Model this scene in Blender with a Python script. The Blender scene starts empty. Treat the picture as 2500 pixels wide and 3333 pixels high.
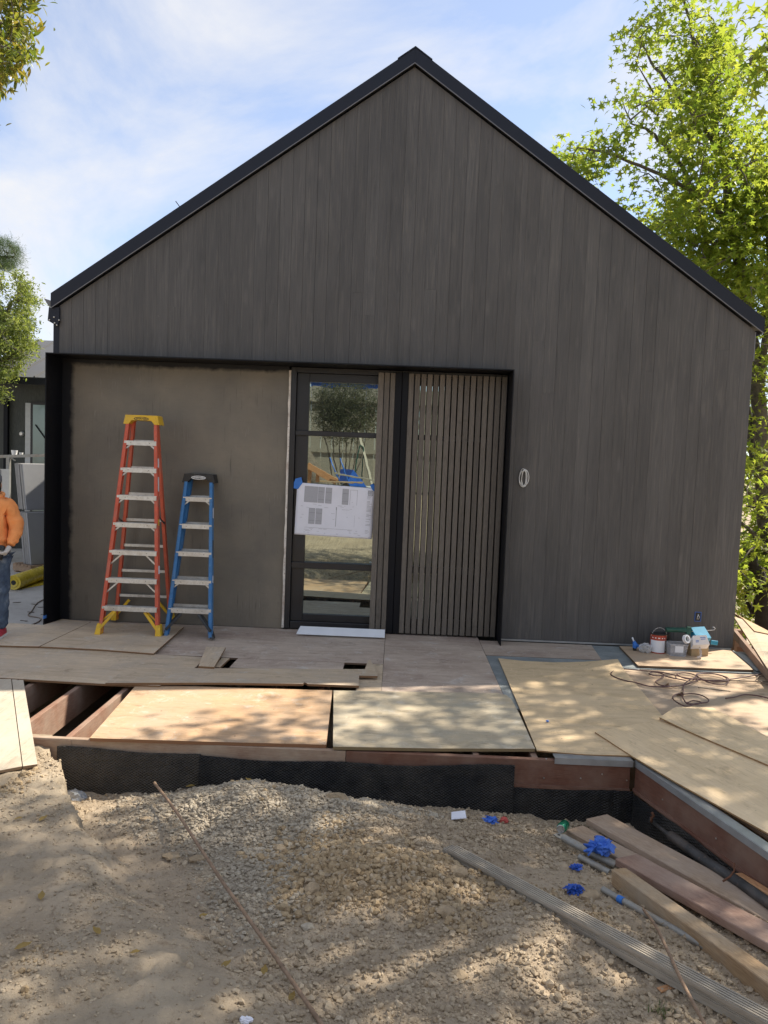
import bpy, bmesh, math, random
import numpy as np
from mathutils import Vector, Matrix
random.seed(7); rng = np.random.default_rng(11)
scene = bpy.context.scene
col = scene.collection
rad = math.radians

# ------------------------------------------------------------------ camera
CX, CD, CH, YAW, PITCH, ROLL, FPX = -0.0124, 8.7988, 2.0404, -0.0157, -0.0684, 0.0385, 2503.0
PW, PH = 2500.0, 3333.0
_fw = Vector((math.sin(YAW)*math.cos(PITCH), math.cos(YAW)*math.cos(PITCH), math.sin(PITCH)))
_rt = Vector((math.cos(YAW), -math.sin(YAW), 0)); _up = _rt.cross(_fw)
RT = math.cos(ROLL)*_rt + math.sin(ROLL)*_up
UP = -math.sin(ROLL)*_rt + math.cos(ROLL)*_up
FW = _fw
EYE = Vector((CX, -CD, CH))
cam = bpy.data.cameras.new('camera'); cam_o = bpy.data.objects.new('camera', cam); col.objects.link(cam_o)
M = Matrix((RT, UP, -FW)).transposed().to_4x4(); M.translation = EYE
cam_o.matrix_world = M
cam.sensor_fit = 'VERTICAL'; cam.sensor_height = 36.0; cam.lens = 36.0*FPX/PH
cam.clip_start = 0.05; cam.clip_end = 2000
scene.camera = cam_o

# ------------------------------------------------------------------ sky, sun, exposure
SUN_DIR = Vector((5.0, 3.0, 6.6)).normalized()
SUN_EL = math.asin(SUN_DIR.z); SUN_AZ = math.atan2(SUN_DIR.x, SUN_DIR.y)
world = bpy.data.worlds.new('World'); scene.world = world; world.use_nodes = True
wn = world.node_tree; wn.nodes.clear()
def _n(t, kind, **k):
    n = t.nodes.new(kind)
    for a, b in k.items(): setattr(n, a, b)
    return n
w_out = _n(wn, 'ShaderNodeOutputWorld'); w_bg = _n(wn, 'ShaderNodeBackground')
w_sky = _n(wn, 'ShaderNodeTexSky', sky_type='NISHITA', sun_disc=False, sun_elevation=SUN_EL, sun_rotation=SUN_AZ,
           altitude=50.0, air_density=0.7, dust_density=0.25, ozone_density=1.0)
w_tc = _n(wn, 'ShaderNodeTexCoord')
w_map = _n(wn, 'ShaderNodeMapping'); w_map.inputs['Scale'].default_value = (1.0, 1.0, 1.5); w_map.inputs['Location'].default_value = (3.4, 1.8, 4.6); w_map.inputs['Rotation'].default_value = (0.3, 0.5, 0.4)
w_no = _n(wn, 'ShaderNodeTexNoise'); w_no.inputs['Scale'].default_value = 2.6; w_no.inputs['Detail'].default_value = 9; w_no.inputs['Roughness'].default_value = 0.6; w_no.inputs['Distortion'].default_value = 0.6
w_rp = _n(wn, 'ShaderNodeValToRGB'); w_rp.color_ramp.elements[0].position = 0.41; w_rp.color_ramp.elements[1].position = 0.67
w_rp.color_ramp.elements[0].color = (0.26, 0.26, 0.26, 1); w_rp.color_ramp.elements[1].color = (0.93, 0.93, 0.93, 1)
w_mix = _n(wn, 'ShaderNodeMix', data_type='RGBA')
w_mix.inputs[7].default_value = (3.55, 3.55, 3.62, 1)
L = wn.links.new
L(w_tc.outputs['Generated'], w_map.inputs[0]); L(w_map.outputs[0], w_no.inputs['Vector']); L(w_no.outputs['Fac'], w_rp.inputs[0])
L(w_rp.outputs[0], w_mix.inputs[0]); w_hs = _n(wn, 'ShaderNodeHueSaturation'); w_hs.inputs['Hue'].default_value = 0.5; w_hs.inputs['Saturation'].default_value = 1.0; w_hs.inputs['Value'].default_value = 1.0; L(w_sky.outputs[0], w_hs.inputs['Color']); L(w_hs.outputs[0], w_mix.inputs[6])
L(w_mix.outputs[2], w_bg.inputs[0]); w_bg.inputs[1].default_value = 0.115
L(w_bg.outputs[0], w_out.inputs[0])

sun = bpy.data.lights.new('sun', 'SUN'); sun.energy = 3.8; sun.angle = rad(0.55); sun.color = (1.0, 0.915, 0.78)
sun_o = bpy.data.objects.new('sun', sun); col.objects.link(sun_o)
sun_o.rotation_euler = SUN_DIR.to_track_quat('Z', 'Y').to_euler(); sun_o.location = (8, 5, 14)
vs = scene.view_settings
vs.view_transform = 'Standard'; vs.look = 'None'; vs.exposure = 1.2; vs.gamma = 1.0; vs.use_curve_mapping = False
scene.cycles.max_bounces = 8; scene.cycles.use_denoising = True

# ------------------------------------------------------------------ placing helpers
def ray(u, v): return FW + RT*((u-PW/2)/FPX) + UP*((PH/2-v)/FPX)
def gz(u, v, z=0.0):
    d = ray(u, v); return EYE + d*((z-EYE.z)/d.z)
def gy(u, v, y=0.0):
    d = ray(u, v); return EYE + d*((y-EYE.y)/d.y)
GL = 0.2   # plane of the door glass
def gm(u, v, y):     # a point behind the camera that the door glass shows at this spot
    p = gy(u, v, 2*GL-y); return Vector((p.x, y, p.z))

# ------------------------------------------------------------------ mesh helpers
def frame_of(d, up=(0, 0, 1)):
    d = Vector(d).normalized(); up = Vector(up)
    if abs(d.dot(up)) > 0.98: up = Vector((0, 1, 0))
    s = d.cross(up).normalized(); return d, s, s.cross(d)
class MB:
    def __init__(s): s.v = []; s.f = []; s.mi = []; s.cur = 0
    def add(s, vs, fs):
        o = len(s.v); s.v += [tuple(p) for p in vs]; s.f += [tuple(o+i for i in f) for f in fs]; s.mi += [s.cur]*len(fs); return s
    def box(s, c, size, ax=None, ch=0.0):
        X, Y, Z = ax if ax else (Vector((1, 0, 0)), Vector((0, 1, 0)), Vector((0, 0, 1)))
        c = Vector(c); h = [q/2 for q in size]; ch = min(ch, 0.45*min(size))
        if ch <= 0:
            vs = [c+X*(a*h[0])+Y*(b*h[1])+Z*(d*h[2]) for d in (-1, 1) for b in (-1, 1) for a in (-1, 1)]
            return s.add(vs, [(0, 2, 3, 1), (4, 5, 7, 6), (0, 1, 5, 4), (2, 6, 7, 3), (0, 4, 6, 2), (1, 3, 7, 5)])
        vs = []; idx = {}
        for sx in (-1, 1):
            for sy in (-1, 1):
                for sz in (-1, 1):
                    for k in range(3):
                        q = [sx*(h[0]-ch), sy*(h[1]-ch), sz*(h[2]-ch)]; q[k] = (sx, sy, sz)[k]*h[k]
                        idx[(sx, sy, sz, k)] = len(vs); vs.append(c+X*q[0]+Y*q[1]+Z*q[2])
        fs = []
        for k in range(3):
            a, b = [i for i in range(3) if i != k]
            for sg in (-1, 1):
                q = []
                for (p, r) in ((-1, -1), (1, -1), (1, 1), (-1, 1)):
                    t = [0, 0, 0]; t[k] = sg; t[a] = p; t[b] = r; q.append(idx[(*t, k)])
                fl = (sg > 0) == (k != 1)
                fs.append(q if fl else q[::-1])
        for k in range(3):
            a, b = [i for i in range(3) if i != k]
            for p in (-1, 1):
                for r in (-1, 1):
                    def key(e, w):
                        t = [0, 0, 0]; t[k] = e; t[a] = p; t[b] = r; return idx[(*t, w)]
                    fs.append((key(-1, a), key(1, a), key(1, b), key(-1, b)))
        for sx in (-1, 1):
            for sy in (-1, 1):
                for sz in (-1, 1): fs.append(tuple(idx[(sx, sy, sz, k)] for k in range(3)))
        return s.add(vs, fs)
    def bx(s, x0, x1, y0, y1, z0, z1, ch=0.0):
        return s.box(((x0+x1)/2, (y0+y1)/2, (z0+z1)/2), (abs(x1-x0), abs(y1-y0), abs(z1-z0)), None, ch)
    def beam(s, p0, p1, w, h, up=(0, 0, 1), ch=0.0):
        p0, p1 = Vector(p0), Vector(p1); d, sd, u = frame_of(p1-p0, up)
        return s.box((p0+p1)/2, ((p1-p0).length, w, h), (d, sd, u), ch)
    def tube(s, pts, r, n=8, cap=True):
        pts = [Vector(p) for p in pts]; N = len(pts)
        rs = r if isinstance(r, (list, tuple)) else [r]*N
        o = len(s.v); vs = []; ref = None
        for i, p in enumerate(pts):
            t = (pts[min(i+1, N-1)]-pts[max(i-1, 0)]).normalized()
            if ref is None: _, ref, _ = frame_of(t)
            ref = (ref-t*ref.dot(t)).normalized(); b = t.cross(ref)
            for k in range(n):
                a = 2*math.pi*k/n; vs.append(p+(ref*math.cos(a)+b*math.sin(a))*rs[i])
        fs = [(i*n+k, i*n+(k+1) % n, (i+1)*n+(k+1) % n, (i+1)*n+k) for i in range(N-1) for k in range(n)]
        if cap: fs += [tuple(range(n-1, -1, -1)), tuple((N-1)*n+k for k in range(n))]
        return s.add(vs, fs)
    def lathe(s, c, prof, n=20, ax=(0, 0, 1)):
        d, a, b = frame_of(ax, (0, 1, 0) if abs(Vector(ax).z) > .9 else (0, 0, 1)); c = Vector(c)
        vs = [c+d*z+(a*math.cos(2*math.pi*k/n)+b*math.sin(2*math.pi*k/n))*r for r, z in prof for k in range(n)]
        fs = [(i*n+k, i*n+(k+1) % n, (i+1)*n+(k+1) % n, (i+1)*n+k) for i in range(len(prof)-1) for k in range(n)]
        fs += [tuple(range(n-1, -1, -1)), tuple((len(prof)-1)*n+k for k in range(n))]
        return s.add(vs, fs)
    def prism(s, poly, dv):
        poly = [Vector(p) for p in poly]; dv = Vector(dv); n = len(poly)
        vs = poly+[p+dv for p in poly]
        return s.add(vs, [tuple(range(n-1, -1, -1)), tuple(range(n, 2*n))]+[(i, (i+1) % n, n+(i+1) % n, n+i) for i in range(n)])
    def quad(s, a, b, c, d): return s.add([a, b, c, d], [(0, 1, 2, 3)])
    def blob(s, c, r, sub=1, jit=0.25, sq=(1, 1, 1), seed=0):
        rr = random.Random(seed); bm = bmesh.new(); bmesh.ops.create_icosphere(bm, subdivisions=sub, radius=1)
        vs = []
        for q in bm.verts:
            k = 1+rr.uniform(-jit, jit); vs.append(Vector(c)+Vector((q.co.x*sq[0], q.co.y*sq[1], q.co.z*sq[2]))*r*k)
        fs = [[q.index for q in f.verts] for f in bm.faces]; bm.free()
        return s.add(vs, fs)
WL = {}
def obj(name, mb, mats, parent=None, origin=None, smooth=False, rz=0.0, fix=True):
    me = bpy.data.meshes.new(name)
    V = np.array(mb.v, dtype=float).reshape(-1, 3)
    if origin is None:
        lo, hi = V.min(0), V.max(0); origin = ((lo[0]+hi[0])/2, (lo[1]+hi[1])/2, lo[2])
    origin = Vector(origin); V = V-np.array(origin)
    if rz:
        c, sn = math.cos(-rz), math.sin(-rz); V = np.stack([V[:, 0]*c-V[:, 1]*sn, V[:, 0]*sn+V[:, 1]*c, V[:, 2]], 1)
    me.from_pydata(V.tolist(), [], mb.f)
    for m in (mats if isinstance(mats, (list, tuple)) else [mats]): me.materials.append(m)
    if len(me.materials) > 1: me.polygons.foreach_set('material_index', mb.mi)
    if fix:
        bm = bmesh.new(); bm.from_mesh(me); bmesh.ops.recalc_face_normals(bm, faces=bm.faces); bm.to_mesh(me); bm.free()
    if smooth:
        me.polygons.foreach_set('use_smooth', [True]*len(me.polygons))
        if smooth != True:
            try: me.set_sharp_from_angle(angle=rad(smooth))
            except Exception: pass
    me.update()
    o = bpy.data.objects.new(name, me); col.objects.link(o); o.rotation_euler[2] = rz
    place(o, origin, parent); return o
def place(o, origin, parent):
    if parent is not None:
        o.parent = parent; o.location = Vector(origin)-WL[parent.name]
    else: o.location = origin
    WL[o.name] = Vector(origin)
def tag(o, label=None, cat=None, group=None, kind=None):
    if label: o['label'] = label
    if cat: o['category'] = cat
    if group: o['group'] = group
    if kind: o['kind'] = kind
    return o
def thing(name, label, cat, loc, group=None):
    o = bpy.data.objects.new(name, None); col.objects.link(o); o.location = loc; o.empty_display_size = 0.2
    WL[o.name] = Vector(loc); return tag(o, label, cat, group)
def npmesh(name, V, F, mats, origin=(0, 0, 0), smooth=False, parent=None, mi=None):
    """V (n,3) array, F (m,k) array with k = 3 or 4"""
    me = bpy.data.meshes.new(name); V = np.asarray(V, dtype=np.float32)-np.array(origin, dtype=np.float32)
    k = F.shape[1]; m = len(F)
    me.vertices.add(len(V)); me.vertices.foreach_set('co', V.ravel())
    me.loops.add(m*k); me.loops.foreach_set('vertex_index', F.astype(np.int32).ravel())
    me.polygons.add(m); me.polygons.foreach_set('loop_start', np.arange(0, m*k, k, dtype=np.int32))
    me.polygons.foreach_set('loop_total', np.full(m, k, dtype=np.int32))
    for q in (mats if isinstance(mats, (list, tuple)) else [mats]): me.materials.append(q)
    if mi is not None: me.polygons.foreach_set('material_index', mi.astype(np.int32))
    me.polygons.foreach_set('use_smooth', np.full(m, bool(smooth)))
    me.update(calc_edges=True); me.validate()
    o = bpy.data.objects.new(name, me); col.objects.link(o); place(o, Vector(origin), parent); return o

# ------------------------------------------------------------------ numpy noise
_perm = rng.random((64, 64, 64)).astype(np.float32)
def vnoise(p):
    p = np.asarray(p, dtype=np.float64); i = np.floor(p).astype(int); f = p-i; f = f*f*(3-2*f); i &= 63; j = (i+1) & 63
    x0, y0, z0 = i[..., 0], i[..., 1], i[..., 2]; x1, y1, z1 = j[..., 0], j[..., 1], j[..., 2]; fx, fy, fz = f[..., 0], f[..., 1], f[..., 2]
    a = _perm[x0, y0, z0]*(1-fx)+_perm[x1, y0, z0]*fx; b = _perm[x0, y1, z0]*(1-fx)+_perm[x1, y1, z0]*fx
    c = _perm[x0, y0, z1]*(1-fx)+_perm[x1, y0, z1]*fx; d = _perm[x0, y1, z1]*(1-fx)+_perm[x1, y1, z1]*fx
    return (a*(1-fy)+b*fy)*(1-fz)+(c*(1-fy)+d*fy)*fz
def fbm(p, oct=4, gain=0.5):
    p = np.asarray(p, dtype=np.float64); s = 0; a = 1; t = 0
    for o in range(oct): s = s+a*vnoise(p*2**o+o*17.3); t += a; a *= gain
    return s/t
def ss(a, b, x):
    t = np.clip((x-a)/(b-a), 0, 1); return t*t*(3-2*t)
# ------------------------------------------------------------------ materials
class NT:
    def __init__(s, name):
        s.m = bpy.data.materials.new(name); s.m.use_nodes = True; s.t = s.m.node_tree; s.t.nodes.clear()
        s.out = s.n('ShaderNodeOutputMaterial'); s.b = s.n('ShaderNodeBsdfPrincipled'); s.l(s.b.outputs[0], s.out.inputs[0])
        s.tc = s.n('ShaderNodeTexCoord'); s.oi = None
    def n(s, kind, **k): return _n(s.t, kind, **k)
    def l(s, a, b): s.t.links.new(a, b)
    def setin(s, node, key, val):
        if hasattr(val, 'node'): s.l(val, node.inputs[key])
        else: node.inputs[key].default_value = val
    def rand(s):
        if s.oi is None: s.oi = s.n('ShaderNodeObjectInfo')
        return s.oi.outputs['Random']
    def math(s, op, a, b=0.0, c=None, clamp=False):
        n = s.n('ShaderNodeMath', operation=op, use_clamp=clamp); s.setin(n, 0, a); s.setin(n, 1, b)
        if c is not None: s.setin(n, 2, c)
        return n.outputs[0]
    def coords(s, scale=(1, 1, 1), rand=True, space='Object', rot=(0, 0, 0)):
        mp = s.n('ShaderNodeMapping'); mp.inputs['Scale'].default_value = scale; mp.inputs['Rotation'].default_value = rot
        src = s.tc.outputs[space]
        if rand:
            a = s.n('ShaderNodeVectorMath', operation='ADD'); s.l(src, a.inputs[0])
            cx = s.n('ShaderNodeCombineXYZ'); r = s.rand(); s.l(s.math('MULTIPLY', r, 37.0), cx.inputs[0]); s.l(s.math('MULTIPLY', r, 91.0), cx.inputs[1]); s.l(s.math('MULTIPLY', r, 13.0), cx.inputs[2])
            s.l(cx.outputs[0], a.inputs[1]); src = a.outputs[0]
        s.l(src, mp.inputs[0]); return mp.outputs[0]
    def noise(s, vec, scale=5, detail=4, rough=0.55, dist=0.0):
        n = s.n('ShaderNodeTexNoise'); s.l(vec, n.inputs['Vector']); n.inputs['Scale'].default_value = scale; n.inputs['Detail'].default_value = detail
        n.inputs['Roughness'].default_value = rough; n.inputs['Distortion'].default_value = dist; return n.outputs['Fac']
    def ramp(s, fac, stops):
        n = s.n('ShaderNodeValToRGB'); s.l(fac, n.inputs[0]); e = n.color_ramp.elements
        while len(e) > len(stops): e.remove(e[-1])
        while len(e) < len(stops): e.new(0.5)
        for q, (p, c) in zip(e, stops):
            q.position = p; q.color = (c, c, c, 1) if not hasattr(c, '__len__') else (*c, 1)
        return n.outputs[0]
    def mix(s, fac, a, b, mode='MIX'):
        n = s.n('ShaderNodeMix', data_type='RGBA', blend_type=mode); s.setin(n, 0, fac)
        for k, v in ((6, a), (7, b)):
            if hasattr(v, 'node'): s.l(v, n.inputs[k])
            else: n.inputs[k].default_value = (*v, 1)
        return n.outputs[2]
    def scalecol(s, c, f):
        n = s.n('ShaderNodeVectorMath', operation='SCALE'); s.l(c, n.inputs[0]); s.setin(n, 'Scale', f); return n.outputs[0]
    def bump(s, h, strength=0.3, dist=0.01):
        n = s.n('ShaderNodeBump'); s.l(h, n.inputs['Height']); n.inputs['Strength'].default_value = strength; n.inputs['Distance'].default_value = dist
        s.l(n.outputs[0], s.b.inputs['Normal'])
    def fin(s, colr, rough=0.6, metal=0.0, spec=0.5):
        if hasattr(colr, 'node'): s.l(colr, s.b.inputs['Base Color'])
        else: s.b.inputs['Base Color'].default_value = (*colr, 1)
        s.setin(s.b, 'Roughness', rough); s.b.inputs['Metallic'].default_value = metal; s.b.inputs['Specular IOR Level'].default_value = spec
        return s.m
def mul(c, k): return tuple(min(1, q*k) for q in c)
def plain(name, c, rough=0.5, metal=0.0, var=0.15, sc=14, bump=0.08, spec=0.5, dirt=None):
    t = NT(name); v = t.coords(); f = t.noise(v, sc, 5, 0.6)
    cc = t.ramp(f, [(0.3, mul(c, 1-var)), (0.7, mul(c, 1+var))])
    if dirt:
        g = t.ramp(t.noise(v, 4.5, 6, 0.7), [(0.5, 0.0), (0.72, 0.8)]); cc = t.mix(g, cc, dirt); cc = t.mix(t.ramp(t.noise(v, 48, 3, 0.6), [(0.62, 0.0), (0.68, 0.8)]), cc, dirt); cc = t.mix(t.ramp(t.noise(v, 30, 4, 0.7), [(0.3, 0.6), (0.36, 0.0)]), cc, mul(c, 0.45))
    if bump: t.bump(t.noise(v, sc*6, 3), bump, 0.004)
    r = t.ramp(f, [(0.3, max(0, rough-0.08)), (0.7, min(1, rough+0.08))])
    return t.fin(cc, r, metal, spec)

def wood_mat(name, c1, c2, grain=(1.2, 16, 16), rough=0.7, tint=0.25, knots=0.0, bump=0.25, blot=None, spec=0.3):
    """grain runs along local X unless the scale says otherwise"""
    t = NT(name); v = t.coords(grain); v2 = t.coords((1, 1, 1))
    g = t.noise(v, 3.0, 6, 0.62, 0.6)
    cc = t.ramp(g, [(0.28, c1), (0.72, c2)])
    fine = t.noise(v, 16, 3, 0.6); cc = t.mix(0.5, cc, t.ramp(fine, [(0.35, mul(c1, 0.8)), (0.65, mul(c2, 1.08))]))
    if blot:
        b = t.ramp(t.noise(v2, 2.2, 6, 0.65), [(0.42, 0.0), (0.68, 0.85)]); cc = t.mix(b, cc, blot)
    if knots:
        vo = t.n('ShaderNodeTexVoronoi'); t.l(t.coords((2.2, 4.5, 4.5)), vo.inputs['Vector']); vo.inputs['Scale'].default_value = 1.3
        k = t.ramp(vo.outputs['Distance'], [(0.05, 1.0), (0.13, 0.0)]); k2 = t.math('MULTIPLY', k, knots)
        cc = t.mix(k2, cc, mul(c1, 0.5))
    tt = t.math('MULTIPLY_ADD', t.rand(), 2*tint, 1-tint)
    cc = t.scalecol(cc, tt)
    t.bump(g, bump, 0.003)
    return t.fin(cc, rough, 0, spec)

def ply_mat(name, c1, c2, edge, blot=None, wet=None, knots=0.5, rough=0.62):
    t = NT(name); v = t.coords((1.0, 9, 9)); v2 = t.coords((1, 1, 1)); v3 = t.coords((0.7, 2.2, 2.2))
    g = t.noise(v, 2.6, 7, 0.66, 0.9)
    cc = t.ramp(g, [(0.25, c1), (0.5, tuple((a+b)/2 for a, b in zip(c1, c2))), (0.75, c2)])
    fl = t.noise(t.coords((2.2, 26, 26)), 3, 4, 0.7)
    cc = t.mix(t.ramp(fl, [(0.56, 0.0), (0.70, 0.7)]), cc, mul(c1, 0.5))
    cc = t.mix(t.ramp(t.noise(v3, 1.4, 5), [(0.4, 0.0), (0.7, 0.5)]), cc, mul(c2, 1.12))
    if blot: cc = t.mix(t.ramp(t.noise(v2, 1.7, 8, 0.68, 0.4), [(0.44, 0.0), (0.66, 0.8)]), cc, blot)
    if wet: cc = t.mix(t.ramp(t.noise(v2, 5.2, 8, 0.75, 0.5), [(0.56, 0.0), (0.68, 0.65)]), cc, wet)
    cc = t.mix(t.ramp(t.noise(v2, 34, 3, 0.6), [(0.66, 0.0), (0.74, 0.5)]), cc, mul(c1, 0.45))
    if knots:
        vo = t.n('ShaderNodeTexVoronoi'); t.l(t.coords((1.6, 3.4, 3.4)), vo.inputs['Vector']); vo.inputs['Scale'].default_value = 1.1
        cc = t.mix(t.math('MULTIPLY', t.ramp(vo.outputs['Distance'], [(0.03, 1.0), (0.075, 0.0)]), knots), cc, mul(c1, 0.45))
    cc = t.mix(t.ramp(t.noise(t.coords((3.0, 1.3, 1), rot=(0, 0, 0.6)), 6, 7, 0.78, 1.2), [(0.57, 0.0), (0.66, 0.45)]), cc, mul(c2, 1.25))
    cc = t.mix(t.ramp(t.noise(t.coords((1, 1.8, 1), rot=(0, 0, -0.4)), 3.1, 7, 0.75, 0.8), [(0.56, 0.0), (0.67, 0.5)]), cc, mul(c1, 0.55))
    vs_ = t.n('ShaderNodeTexVoronoi'); t.l(t.coords((1, 1, 1)), vs_.inputs['Vector']); vs_.inputs['Scale'].default_value = 4.2
    cc = t.mix(t.ramp(vs_.outputs['Distance'], [(0.028, 0.8), (0.04, 0.0)]), cc, (0.07, 0.055, 0.045))
    # ply edge: thin alternating layers on the sides
    ge = t.n('ShaderNodeNewGeometry'); sx = t.n('ShaderNodeSeparateXYZ'); t.l(ge.outputs['True Normal'], sx.inputs[0])
    side = t.math('LESS_THAN', t.math('ABSOLUTE', sx.outputs[2]), 0.6)
    so = t.n('ShaderNodeSeparateXYZ'); t.l(t.tc.outputs['Object'], so.inputs[0])
    st = t.math('SINE', t.math('MULTIPLY', so.outputs[2], 2*math.pi/0.0062))
    ec = t.ramp(st, [(0.2, mul(edge, 0.55)), (0.8, edge)])
    cc = t.mix(side, cc, ec)
    t.bump(g, 0.22, 0.003)
    tt = t.math('MULTIPLY_ADD', t.rand(), 0.14, 0.93); cc = t.scalecol(cc, tt)
    return t.fin(cc, rough, 0, 0.35)

def leaf_mat(name, cols, trans=0.5, rough=0.45):
    t = NT(name); ge = t.n('ShaderNodeNewGeometry')
    n = len(cols); cc = t.ramp(ge.outputs['Random Per Island'], [(i/(n-1), c) for i, c in enumerate(cols)])
    v = t.coords(rand=False); cc = t.mix(0.35, cc, t.ramp(t.noise(v, 1.1, 3), [(0.35, mul(cols[0], 0.7)), (0.65, cols[-1])]))
    t.fin(cc, rough, 0, 0.45)
    tr = t.n('ShaderNodeBsdfTranslucent'); hs = t.n('ShaderNodeHueSaturation'); hs.inputs['Hue'].default_value = 0.488; hs.inputs['Value'].default_value = 2.1; hs.inputs['Saturation'].default_value = 1.05
    t.l(cc, hs.inputs['Color']); t.l(hs.outputs[0], tr.inputs[0])
    mx = t.n('ShaderNodeMixShader'); mx.inputs[0].default_value = trans; t.l(t.b.outputs[0], mx.inputs[1]); t.l(tr.outputs[0], mx.inputs[2]); t.l(mx.outputs[0], t.out.inputs[0])
    return t.m

def m_cladding():
    t = NT('dark_stained_cladding'); v = t.coords((14, 14, 0.9)); v2 = t.coords((1, 1, 1)); v4 = t.coords((13, 13, 0.5))
    g = t.noise(v, 2.4, 7, 0.65, 0.8)
    cc = t.ramp(g, [(0.25, (0.069, 0.066, 0.064)), (0.5, (0.083, 0.079, 0.076)), (0.78, (0.102, 0.096, 0.090))])
    gr = t.noise(v4, 3.0, 5, 0.6, 1.4); cc = t.mix(t.ramp(gr, [(0.53, 0.0), (0.66, 0.75)]), cc, (0.118, 0.109, 0.099))
    cc = t.mix(t.ramp(gr, [(0.30, 0.7), (0.43, 0.0)]), cc, (0.052, 0.050, 0.049))
    vo = t.n('ShaderNodeTexVoronoi'); t.l(t.coords((5, 5, 1.4)), vo.inputs['Vector']); vo.inputs['Scale'].default_value = 1.0
    kn = t.ramp(vo.outputs['Distance'], [(0.06, 1.0), (0.16, 0.0)]); cc = t.mix(t.math('MULTIPLY', kn, 0.22), cc, (0.19, 0.175, 0.16))
    sp = t.ramp(t.noise(v2, 60, 2), [(0.73, 0.0), (0.78, 0.5)]); cc = t.mix(sp, cc, (0.2, 0.19, 0.17))
    tt = t.math('MULTIPLY_ADD', t.rand(), 0.17, 0.915); cc = t.scalecol(cc, tt)
    ge = t.n('ShaderNodeNewGeometry'); mp = t.n('ShaderNodeMapping'); mp.inputs['Scale'].default_value = (1.6, 1, 0.35); t.l(ge.outputs['Position'], mp.inputs[0])
    bl = t.noise(mp.outputs[0], 1.4, 6, 0.65, 0.5); cc = t.scalecol(cc, t.ramp(bl, [(0.3, 0.82), (0.7, 1.17)]))
    t.bump(t.math('ADD', g, t.math('MULTIPLY', gr, 0.8)), 0.5, 0.003)
    return t.fin(cc, t.ramp(g, [(0.3, 0.5), (0.7, 0.66)]), 0, 0.4)

def m_panel():
    """brown painted sheet wall: black paint lapped over its left and top rims, scuffs and drips (origin at its lower middle)"""
    t = NT('brown_painted_panel'); v = t.coords((1, 1, 1), rand=False); sp = t.n('ShaderNodeSeparateXYZ'); t.l(t.tc.outputs['Object'], sp.inputs[0])
    base = t.ramp(t.noise(v, 1.3, 6, 0.6, 0.3), [(0.3, (0.132, 0.120, 0.101)), (0.7, (0.212, 0.184, 0.142))])
    fib = t.noise(t.coords((1.5, 1, 9), rand=False), 5, 5, 0.65); base = t.mix(t.ramp(fib, [(0.55, 0.0), (0.75, 0.35)]), base, (0.115, 0.10, 0.088))
    run = t.noise(t.coords((26, 1, 1.1), rand=False), 2.2, 5, 0.6); mk = t.math('MULTIPLY', t.ramp(run, [(0.58, 0.0), (0.70, 0.7)]), t.ramp(t.noise(v, 2.0, 3), [(0.46, 0.0), (0.56, 1.0)]))
    base = t.mix(mk, base, (0.06, 0.056, 0.052))
    scr = t.noise(t.coords((55, 1, 2.2), rand=False), 2.5, 3); mk2 = t.math('MULTIPLY', t.ramp(scr, [(0.62, 0.0), (0.66, 0.75)]), t.ramp(t.noise(v, 1.6, 2), [(0.52, 0.0), (0.60, 1.0)]))
    base = t.mix(mk2, base, (0.26, 0.23, 0.2))
    base = t.mix(t.ramp(t.noise(v, 70, 2), [(0.75, 0.0), (0.78, 0.7)]), base, (0.04, 0.035, 0.03))
    nz = t.noise(v, 6, 5, 0.6)
    lf = t.math('ADD', sp.outputs[0], t.math('MULTIPLY', nz, -0.09)); lf = t.math('ADD', lf, 1.235)
    ml = t.ramp(t.math('ADD', lf, 0.5), [(0.47, 1.0), (0.53, 0.0)])
    tp = t.math('ADD', sp.outputs[2], t.math('MULTIPLY', nz, 0.10)); tp = t.math('SUBTRACT', tp, 3.04)
    mt = t.ramp(t.math('ADD', tp, 0.5), [(0.485, 0.0), (0.535, 1.0)])
    cc = t.mix(t.math('MAXIMUM', ml, mt), base, (0.005, 0.0055, 0.008))
    t.bump(t.noise(v, 28, 6, 0.65), 0.25, 0.004)
    return t.fin(cc, t.ramp(nz, [(0.3, 0.42), (0.7, 0.62)]), 0, 0.4)

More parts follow.
